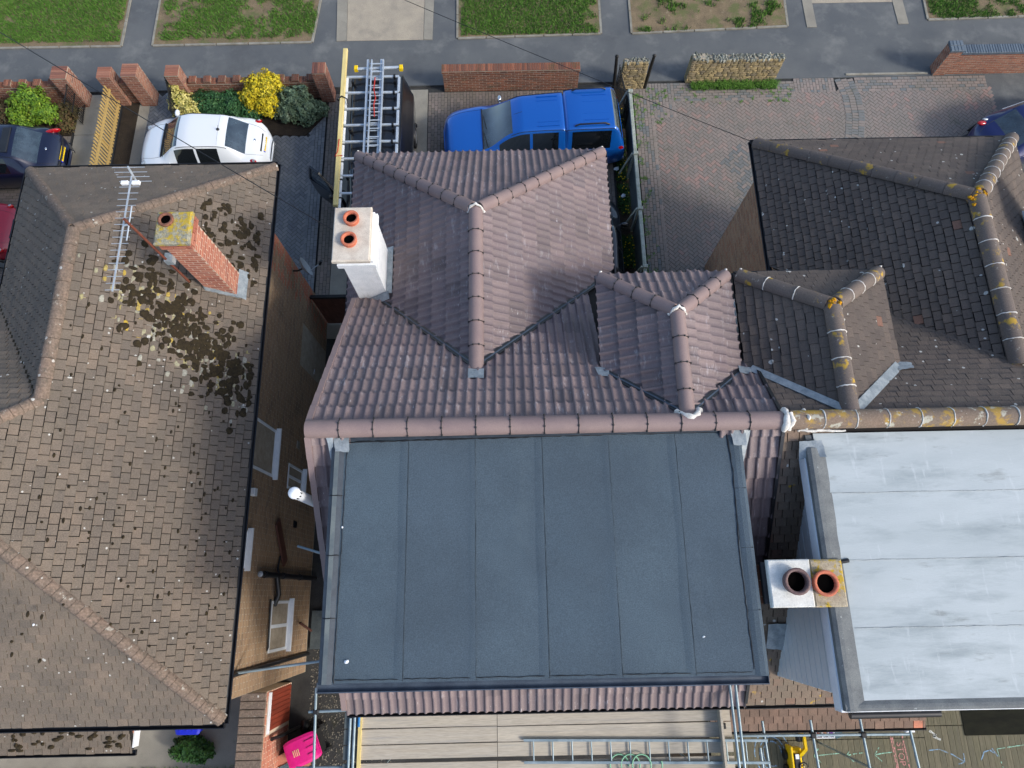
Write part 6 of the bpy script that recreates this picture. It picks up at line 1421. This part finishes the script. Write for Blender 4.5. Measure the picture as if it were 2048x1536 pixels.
for k, (x, y, lb) in enumerate(((3.38, 12.3, 'crumpled white litter in the narrow bed near the plum roof corner'), (3.52, 11.35, 'crumpled pale blue litter in the middle of the narrow bed'))):
    q = MB(); q.blob((x, y, .1), .08, .06, .06, 7, 5, jit=.8, smooth=False); o = q.build('litter', m_clad); tag(o, lb, 'litter')
q = MB()
for i in range(260):
    x = -8.9 + .9 * R(); y = U(-2.45, -2.1); q.tube([(x, y, .02), (x + U(-.2, .2), y + U(-.15, .15), U(.02, .12))], .006, 4)
o = q.build('dead_stalks', m_stem, kind='stuff'); tag(o, 'dry stalks on the soil beside the blue bin', 'plants')
bed('planting_bed', [(-8.05, -2.75), (-7.2, -2.75), (-7.2, -1.75), (-8.05, -1.75)], .01)

# ------------------------------------------------------------------ aerial, dish, cables
t = thing('tv_aerial', 'silver television aerial on a rusty mast above the mossy roof', 'aerial', (-5.87, 5.62, 6.6))
q = MB(); q.tube([(-5.87, 5.62, 6.55), (-5.87, 5.62, 8.75)], .022, 8); q.build('mast', m_rust, t)
q = MB(); q.box(-5.9, -5.76, 5.58, 5.74, 7.30, 7.44); q.build('lashing_bracket', m_lead, t)
AZ = 8.55; ax = -5.99
q = MB(); q.bar((ax, 4.50, AZ), (ax, 6.52, AZ), .02, .02); q.build('boom', m_alu, t)
q = MB(); q.tube([(ax + .1, 5.35, AZ + .02), (ax + .1, 5.95, AZ + .03)], .012, 6); q.tube([(-5.87, 5.62, 8.6), (ax, 5.62, AZ)], .016, 6); q.build('clamp', m_alu, t)
for k in range(17):
    y = 4.52 + k * .112; q = MB(); l = .11 + .003 * k; q.bar((ax - l, y, AZ + .012), (ax + l, y, AZ + .012), .008, .006); q.build('director', m_alu, t)
q = MB(); q.box(ax - .14, ax - .03, 6.36, 6.42, AZ - .02, AZ + .04, b=.01); q.box(ax + .03, ax + .15, 6.36, 6.42, AZ - .02, AZ + .04, b=.01); q.build('dipole', m_white, t)
for a, z in ((.12, .1), (-.12, .1), (.04, .16), (-.04, .05)): q = MB(); q.bar((ax - .26, 6.55 + a * .4, AZ + a), (ax + .26, 6.55 + a * .4, AZ + a), .008, .006); q.build('reflector', m_alu, t)
q = MB(); q.bar((ax, 6.52, AZ - .14), (ax, 6.60, AZ + .14), .02, .03); q.build('reflector_post', m_alu, t)
t = thing('satellite_dish', 'grey satellite dish on the front corner of the brick side wall', 'satellite dish', (-5.05, 7.5, 3.3))
q = MB(); P = []; F = []; n = 20; ctr = V((-4.86, 7.48, 3.35)); dn = V((.85, .42, .2)).normalized(); du = dn.cross(V((0, 0, 1))).normalized(); dv = dn.cross(du)
for i in range(5):
    for j in range(n): rr_ = .26 * i / 4; a = 2 * pi * j / n; P.append(ctr + du * rr_ * cos(a) * .92 + dv * rr_ * sin(a) + dn * .22 * (i / 4) ** 2 * .5)
for i in range(4):
    for j in range(n): F.append([i * n + j, i * n + (j + 1) % n, (i + 1) * n + (j + 1) % n, (i + 1) * n + j])
q.add(P, F, .5, True); q.build('reflector', m_dish, t)
q = MB(); q.tube([ctr + dv * .24 + dn * .08, ctr + dv * .2 + dn * .38], .014, 6); q.build('feed_arm', m_dish, t); q = MB(); q.tube([ctr + dv * .22 + dn * .36, ctr + dv * .12 + dn * .46], .035, 8); q.build('receiver', m_black, t)
q = MB(); q.tube([(LWL + .01, 7.5, 3.2), (LWL + .12, 7.5, 3.2), ctr], .022, 8); q.build('bracket', m_iron, t)
def cable(label, a, b, sag):
    a = V(a); b = V(b); q = MB(); q.tube([a.lerp(b, i / 24) - V((0, 0, sag * 4 * (i / 24) * (1 - i / 24))) for i in range(25)], .009, 4); o = q.build('overhead_cable', m_black); tag(o, label, 'cable', None)
cable('overhead cable crossing the pavement towards the blue pickup roof', (-14, 18.4, 7.2), (VX0, VYF, 5.3), .25)
cable('overhead cable crossing above the ragstone pillar', (-4, 21.5, 6.6), (13, 13.6, 5.0), .2)
cable('overhead cable crossing above the ragstone wall', (-2.0, 22.6, 6.6), (16, 13.6, 4.6), .2)
cable('thin cable crossing above the white hatchback', (-18, 16.5, 6.6), (-2.66, 5.9, 7.4), .15)
# small gate across the alley
q = MB(); q.box(-5.12, -3.4, 7.42, 7.5, 1.72, 1.82); t = thing('alley_gate', 'dark timber gate across the side alley', 'gate', (-4.2, 7.45, 0)); q.build('top_rail', m_iron, t)
for i in range(14): q = MB(); q.box(-5.1 + i * .122, -4.985 + i * .122, 7.43, 7.46, .05, 1.72); q.build('board', m_brown, t)

# ------------------------------------------------------------------ alley and back of the left house
t = thing('outhouse_wall', 'low brick outhouse wall with tile coping and a red timber door', 'wall', (-5.7, -3, 0))
q = MB(); q.box(-5.93, -5.46, -5.2, -1.95, -.05, 1.72); q.build('mortar_core', m_mortred, t)
emit(t, brick_face((-5.46, -5.2, 0), (0, 1, 0), (1, 0, 0), 3.25, 1.7, [(3.25 - .92, 3.25 - .1, .0, 1.55)], seed=131) + brick_face((-5.93, -1.95, 0), (0, -1, 0), (-1, 0, 0), 3.2, 1.7, seed=133), 'brick', m_brickchim, 260)
rs = random.Random(3); y = -1.95
while y > -4.6:
    q = MB(); k = rs.uniform(-.006, .006); q.box(-6.0, -5.44 + k, y - .158, y - .006, 1.72, 1.775 + rs.uniform(0, .008), b=.012); q.r = [rs.random()] * len(q.r); q.build('coping_tile', m_lridge, t); y -= .165
q = MB()
for i in range(8): q = MB(); q.box(-5.47, -5.435, -2.78 + i * .1, -2.688 + i * .1, .02, 1.5); q.r = [rs.random()] * len(q.r); q.build('door_board', m_reddoor, t)
q = MB(); q.box(-5.45, -5.40, -2.82, -1.98, 1.5, 1.56); q.build('door_head', m_white, t)
q = MB(); q.tube([(-5.38, -2.95, 1.35), (-5.3, -2.95, .9), (-5.1, -2.9, .2)], .045, 10); q.blob((-5.02, -2.9, .12), .12, .14, .12, 8, 5, jit=.3); o = q.build('drain_pipe', m_black); tag(o, 'grey drain pipe and dark hopper below the red door', 'pipe')
def wheelie(label, loc, rz, mat, body, lidtext=False):
    t = thing('wheelie_bin', label, 'bin', loc, rz=rz); q = MB()
    P = [(-.22, -.26, .08), (.22, -.26, .08), (.22, .24, .08), (-.22, .24, .08), (-.28, -.33, 1.0), (.28, -.33, 1.0), (.28, .33, 1.0), (-.28, .33, 1.0)]
    q.add(P, [[3, 2, 1, 0], [4, 5, 6, 7], [0, 1, 5, 4], [1, 2, 6, 5], [2, 3, 7, 6], [3, 0, 4, 7]]); q.build('body', body, t, True)
    q = MB(); n = 10; P = []
    for i in range(n + 1):
        a = i / n; y = -.37 + .74 * a; w = .30 - .02 * (2 * a - 1) ** 4 * 2; z = 1.02 + .05 * sin(pi * min(1, a * 1.15)) ** .7 if a * 1.15 < 1 else 1.02
        for x, dz in ((-w, -.03), (-w, .0), (-w * .8, .025), (0, .04), (w * .8, .025), (w, 0), (w, -.03)): P.append((x, y, z + dz))
    q.add(P, [[i * 7 + j, i * 7 + j + 1, (i + 1) * 7 + j + 1, (i + 1) * 7 + j] for i in range(n) for j in range(6)], .5, False); ld = q.build('lid', mat, t, True)
    for x in (-.14, 0, .14): q = MB(); q.bar((x, .12, 1.105), (x, .32, 1.075), .035, .02); q.build('lid_rib', mat, ld, True)
    q = MB(); q.tube([(-.24, .37, 1.0), (.24, .37, 1.0)], .018, 8); q.build('handle', mat, t, True)
    for s_ in (-1, 1): q = MB(); q.tube([(s_ * .24, .27, .1), (s_ * .29, .27, .1)], .1, 14, up=(0, 1, 0)); q.build('wheel', m_tyre, t, True)
    if lidtext:
        for k in range(4): q = MB(); q.bar((-.07, -.06 - k * .04, 1.112 - .002 * k), (.07, -.06 - k * .04, 1.112 - .002 * k), .012, .006); q.build('moulded_line', m_tim, ld, True)
wheelie('dark wheelie bin with bright pink lid in the alley', (-4.80, -3.25, -.05), radians(-68), m_pink, m_blackdusty, True)
wheelie('blue wheelie bin under the rear gutter of the mossy roof', (-7.40, -2.50, 0), radians(180), m_blue, m_blue)
t = thing('cold_frame', 'white framed glass box beside the pink bin', 'cold frame', (-5.2, -3.7, 0))
q = MB(); q.obox((-5.22, -3.62, .28), (.26, .12, 0), (-.11, .24, 0), (0, 0, .28)); q.build('brick_base', m_brickchim, t); q = MB(); q.obox((-5.14, -3.74, .575), (.22, .10, 0), (-.09, .16, 0), (0, 0, .012)); q.build('glass_top', m_curtain, t)
for s_ in (-1, 1): q = MB(); q.bar(V((-5.14, -3.74, .59)) + V((.22, .10, 0)) * s_ - V((-.09, .16, 0)), V((-5.14, -3.74, .59)) + V((.22, .10, 0)) * s_ + V((-.09, .16, 0)), .04, .03); q.build('frame', m_white, t)
for (a, b, lb) in (((-5.05, -3.95, .3), (-5.4, -3.35, .7), 'x'),): pass
q = MB(); q.box(-5.05, -4.2, -1.2, -.3, -.02, .02); o = q.build('flat_board', m_fence); tag(o, 'grey board lying at the foot of the brick side wall', 'board')

# ------------------------------------------------------------------ scaffold behind the plum roofed house
sc = thing('scaffold', 'galvanised scaffold with timber boards behind the plum tiled house', 'scaffold', (.5, -2.5, 0))
PZ = 4.6; rs = random.Random(9); y = -1.97; i = 0
rowsY = [(-1.97, -2.235), (-2.245, -2.495), (-2.505, -2.735), (-2.79, -3.05), (-3.06, -3.33)]
for k, (ya, yb) in enumerate(rowsY):
    for (xa, xb) in ((-2.78, -.34), (-.33, 3.62)):
        tl = rs.uniform(-.008, .008); q = MB(); z = PZ + rs.uniform(-.006, .004)
        q.obox(((xa + xb) / 2, (ya + yb) / 2, z - .019), ((xb - xa) / 2, tl, 0), (0, (ya - yb) / 2 - .004, 0), (0, 0, .019), rs.random()); q.build('scaffold_board', m_plank, sc)
for k in range(5): q = MB(); ya, yb = rowsY[k]; q.box(-3.06, -2.80, yb + .004, ya - .004, PZ - .05, PZ - .012); q.r = [.3] * 6; q.build('scaffold_board', m_fence, sc)
for k in range(5): q = MB(); ya, yb = rowsY[k]; q.box(3.66, 3.83, yb + .004, ya - .004, PZ - .05, PZ - .01); q.build('scaffold_board', m_plank, sc)
q = MB(); q.box(3.60, 3.64, -3.4, -2.02, PZ - .04, PZ + .19); q.build('toe_board', m_plank, sc); q = MB(); q.box(-2.80, -2.74, -3.4, -2.0, PZ, PZ + .05); q.build('toe_board', m_tim, sc)
def tube(a, b, name='scaffold_tube', mat=m_steel, rad=.0245): q = MB(); q.tube([a, b], rad, 10); q.build(name, mat, sc)
for a, b in (((3.66, -1.5, 5.35), (3.69, -3.4, 5.35)), ((3.76, -1.5, 5.35), (3.77, -3.4, 5.35)), ((-2.95, -2.06, PZ + .02), (-2.95, -3.4, PZ + .02)), ((-2.87, -2.0, PZ + .03), (-2.87, -3.4, PZ + .03)), ((-3.60, -1.55, 4.6), (-3.54, -3.5, 4.6)),
             ((-3.72, -1.95, 4.56), (-2.7, -1.93, 4.56)), ((-5.09, -1.28, 4.55), (-2.8, -1.02, 4.55)), ((-4.12, .96, 4.6), (-2.8, .55, 4.6)), ((-4.38, 2.06, 4.1), (-2.9, 1.5, 4.1)), ((-3.9, -2.86, 4.5), (-2.7, -2.86, 4.5)),
             ((4.0, -2.53, 4.3), (7.12, -2.56, 4.3)), ((4.5, -2.3, 4.26), (4.56, -3.6, 4.26)), ((5.38, -2.3, 4.26), (5.44, -3.6, 4.26)), ((6.29, -2.3, 4.26), (6.36, -3.6, 4.26)), ((7.15, -2.5, 4.3), (7.23, -3.6, 4.3)), ((4.38, -2.72, 4.35), (4.41, -3.6, 4.35))): tube(a, b)
for x in (-2.87, 3.7, 7.18):
    for y in (-3.5,): tube((x, y, 0), (x, y, 5.6))
q = MB(); q.tube([(-2.79, -2.02, PZ + .04), (-2.79, -2.2, PZ + .04)], .026, 8); q.build('blue_end', M('blue tube paint', S(40, 120, 180), rough=.5), sc)
for c in ((3.69, -2.86, 5.3), (3.77, -2.9, 5.32), (5.38, -2.55, 4.29), (6.29, -2.56, 4.29), (-3.58, -1.95, 4.58), (-2.87, -2.86, 4.58), (3.66, -2.3, 4.66)): q = MB(); q.box(c[0] - .05, c[0] + .05, c[1] - .045, c[1] + .045, c[2] - .05, c[2] + .05, b=.015); q.build('coupler', m_blackdusty, sc)
ladder('scaffold_ladder', 'pale steel ladder lying flat across the scaffold boards', (.13, -2.64, PZ + .04), (1, -.02, 0), (0, 1, 0), (0, 0, 1), 4.3, .35, .34, m_steel, rail=(.04, .045), rad=.014)
q = MB(); P = []
for i in range(90): a = i * .28; P.append((1.75 + .02 * i * .25 * .5 + .21 * cos(a) + .006 * i, -2.92 + .20 * sin(a), PZ + .02 + .001 * i))
q.tube(P[:70], .013, 6); o = q.build('hose', m_hose); tag(o, 'pale green hose coiled on the scaffold boards', 'hose')

# ------------------------------------------------------------------ things on the deck
q = MB(); q.box(10.68, 13.2, -3.42, -2.2, -.01, .02); o = q.build('pool_cover', m_tarp); tag(o, 'black sunken cover panel set in the timber deck', 'cover')
q = MB(); q.box(10.2, 10.3, -2.9, -2.0, .0, .06); struct(q.build('deck_edge', m_deckb))
t = thing('toy_digger', 'yellow and black ride-on toy digger on the timber deck', 'toy', (6.62, -3.75, 0))
q = MB(); q.box(6.36, 6.62, -4.1, -3.55, .12, .34, b=.05); q.box(6.34, 6.40, -4.15, -3.5, .1, .4, b=.02); q.build('body', m_toyy, t)
q = MB(); q.box(6.41, 6.55, -4.0, -3.66, .34, .40, b=.02); q.build('seat', m_black, t); q = MB(); q.box(6.44, 6.52, -3.76, -3.66, .4, .41); q.build('sticker', m_white, t)
q = MB(); q.bar((6.56, -3.72, .3), (6.66, -3.52, .52), .07, .09); q.bar((6.66, -3.54, .5), (6.67, -3.24, .46), .06, .08); q.tube([(6.67, -3.26, .46), (6.60, -3.2, .3)], .035, 8); q.build('boom', m_toyy, t)
q = MB(); q.box(6.53, 6.63, -3.40, -3.24, .28, .46, b=.02); q.build('bucket', m_black, t)
for k in range(4): q = MB(); q.tube([(6.60 + k * .022, -3.2, .3), (6.60 + k * .022, -3.13, .26)], [.012, .004], 5); q.build('bucket_tooth', m_toyy, t)
q = MB(); q.tube([(6.60 + .09 * cos(a), -3.92 + .09 * sin(a), .42) for a in [2 * pi * k / 14 for k in range(15)]], .016, 6); q.build('steering_wheel', m_black, t)
q = MB(); q.tube([(6.60, -3.92, .3), (6.60, -3.92, .43)], .02, 6); q.build('steering_column', m_tim, t)
for x, y in ((6.3, -3.72), (6.3, -4.02), (6.66, -3.75), (6.66, -4.02)): q = MB(); q.tube([(x - .03, y, .11), (x + .03, y, .11)], .11, 14, up=(0, 1, 0)); q.build('wheel', m_black, t)
t = thing('toy_tray', 'white compartment tray of coloured bits on the deck', 'tray', (7.35, -3.28, 0))
q = MB(); q.box(7.12, 7.56, -3.40, -3.16, .0, .03); q.build('base', m_white, t)
for x in (7.12, 7.26, 7.41, 7.55): q = MB(); q.box(x - .008, x + .008, -3.40, -3.16, .03, .07); q.build('divider', m_white, t)
for y in (-3.40, -3.16): q = MB(); q.box(7.12, 7.56, y - .008, y + .008, .03, .07); q.build('rim', m_white, t)
for x, y, c in ((7.19, -3.23, S(30, 170, 50)), (7.19, -3.33, S(190, 60, 50)), (7.335, -3.28, S(200, 150, 120)), (7.48, -3.28, S(120, 60, 160))):
    q = MB()
    for k in range(6): q.blob((x + U(-.035, .035), y + U(-.03, .03), .045), .025, .02, .02, 6, 4, jit=.4)
    q.build('bits', M('toy bits', c, rough=.5), t)
q = MB(); q.obox((7.66, -3.30, .02), (.09, .03, 0), (-.02, .1, 0), (0, 0, .02)); q.build('lid', m_curtain, t)
t = thing('toy_scoop', 'small white and blue plastic toy near the lean-to gutter end', 'toy', (9.2, -3.1, 0)); q = MB(); q.box(9.2, 9.42, -3.3, -3.02, .0, .22, b=.06); q.build('shell', m_white, t); q = MB(); q.box(9.28, 9.36, -3.22, -3.1, .222, .235, b=.006); q.build('window', m_pnavy, t); q = MB(); q.box(9.08, 9.19, -3.28, -3.05, .0, .16, b=.04); q.build('bonnet', m_pdark, t)
def ribbon(name, label, lines, mat, w=.022, z=.006):
    q = MB()
    for L_ in lines:
        for (a, b) in zip(L_, L_[1:]):
            n = max(1, int(hypot(b[0] - a[0], b[1] - a[1]) / .05))
            for i in range(n):
                p = V((a[0] + (b[0] - a[0]) * i / n, a[1] + (b[1] - a[1]) * i / n)); e = V((a[0] + (b[0] - a[0]) * (i + 1) / n, a[1] + (b[1] - a[1]) * (i + 1) / n))
                if R() < .1: continue
                d = (e - p).normalized(); s_ = V((-d.y, d.x)) * w / 2 * U(.6, 1.2); q.add([(*(p - s_), z), (*(e - s_), z), (*(e + s_), z), (*(p + s_), z)], [[0, 1, 2, 3]])
    o = q.build(name, mat); tag(o, label, 'chalk drawing'); return o
for k, (xa, xb, lb) in enumerate(((7.02, 7.66, 'pale green chalk arrow nearest the toy digger'), (7.80, 8.20, 'middle one of the three pale green chalk arrows'), (8.46, 8.88, 'pale green chalk arrow beside the pink chalk word'))):
    ribbon('chalk_arrow', lb, [[(xb, -3.74), ((xa + xb) / 2, -3.76), (xa, -3.79)], [(xa + .13, -3.63), (xa, -3.79), (xa + .15, -3.93)]], m_ckgreen)
ribbon('chalk_lines', 'pink chalk lines beside the word on the deck', [[(8.90, -3.40), (8.94, -4.2)], [(9.18, -3.40), (9.24, -4.2)], [(8.94, -3.42), (8.97, -4.2)]], m_ckpink, .03)
mw = Matrix.Translation((9.08, -3.78, .0065)) @ Matrix.Rotation(-pi / 2, 4, 'Z')
o = text_mesh('STOP', .21, m_ckpink, None, mw, 'chalk_word'); tag(o, 'pink chalk word STOP on the deck', 'chalk drawing')
ribbon('chalk_circle', 'blue chalk rings drawn left of the toy digger', [[(6.05 + r_ * cos(a), -3.72 + r_ * 1.2 * sin(a)) for a in [2 * pi * k / 26 for k in range(22)]] for r_ in (.22, .3, .42)], m_ckblue, .028)
ribbon('chalk_arrow', 'long blue chalk arrow right of the pink word', [[(9.75, -3.72), (10.0, -3.7), (10.3, -3.82), (10.55, -3.98)], [(10.4, -4.02), (10.55, -3.98), (10.56, -3.8)]], m_ckblue)
ribbon('chalk_arrow', 'curved blue chalk arrow near the right edge of the deck', [[(10.95, -3.95), (11.05, -3.78), (11.2, -3.74), (11.35, -3.86)], [(11.25, -3.7), (11.36, -3.88), (11.18, -3.9)]], m_ckblue)
ribbon('chalk_box', 'green chalk corner line at the right edge of the deck', [[(11.45, -4.3), (11.37, -3.72), (12.6, -3.58)]], m_ckgreen)
ribbon('chalk_curve', 'pale green chalk curve beside the scaffold tubes', [[(4.75 + .3 * cos(a), -3.45 + .35 * sin(a)) for a in [-1.6 + .15 * k for k in range(12)]]], m_ckgreen)
ribbon('chalk_mark', 'blue chalk tick close under the flat roof corner', [[(9.85, -2.55), (10.0, -2.75), (10.0, -2.5)]], m_ckblue)
ribbon('chalk_smudge', 'white chalk smudge in the middle of the deck', [[(9.85, -3.3), (10.0, -3.4), (9.92, -3.42), (10.08, -3.5)]], m_ckwhite, .05)
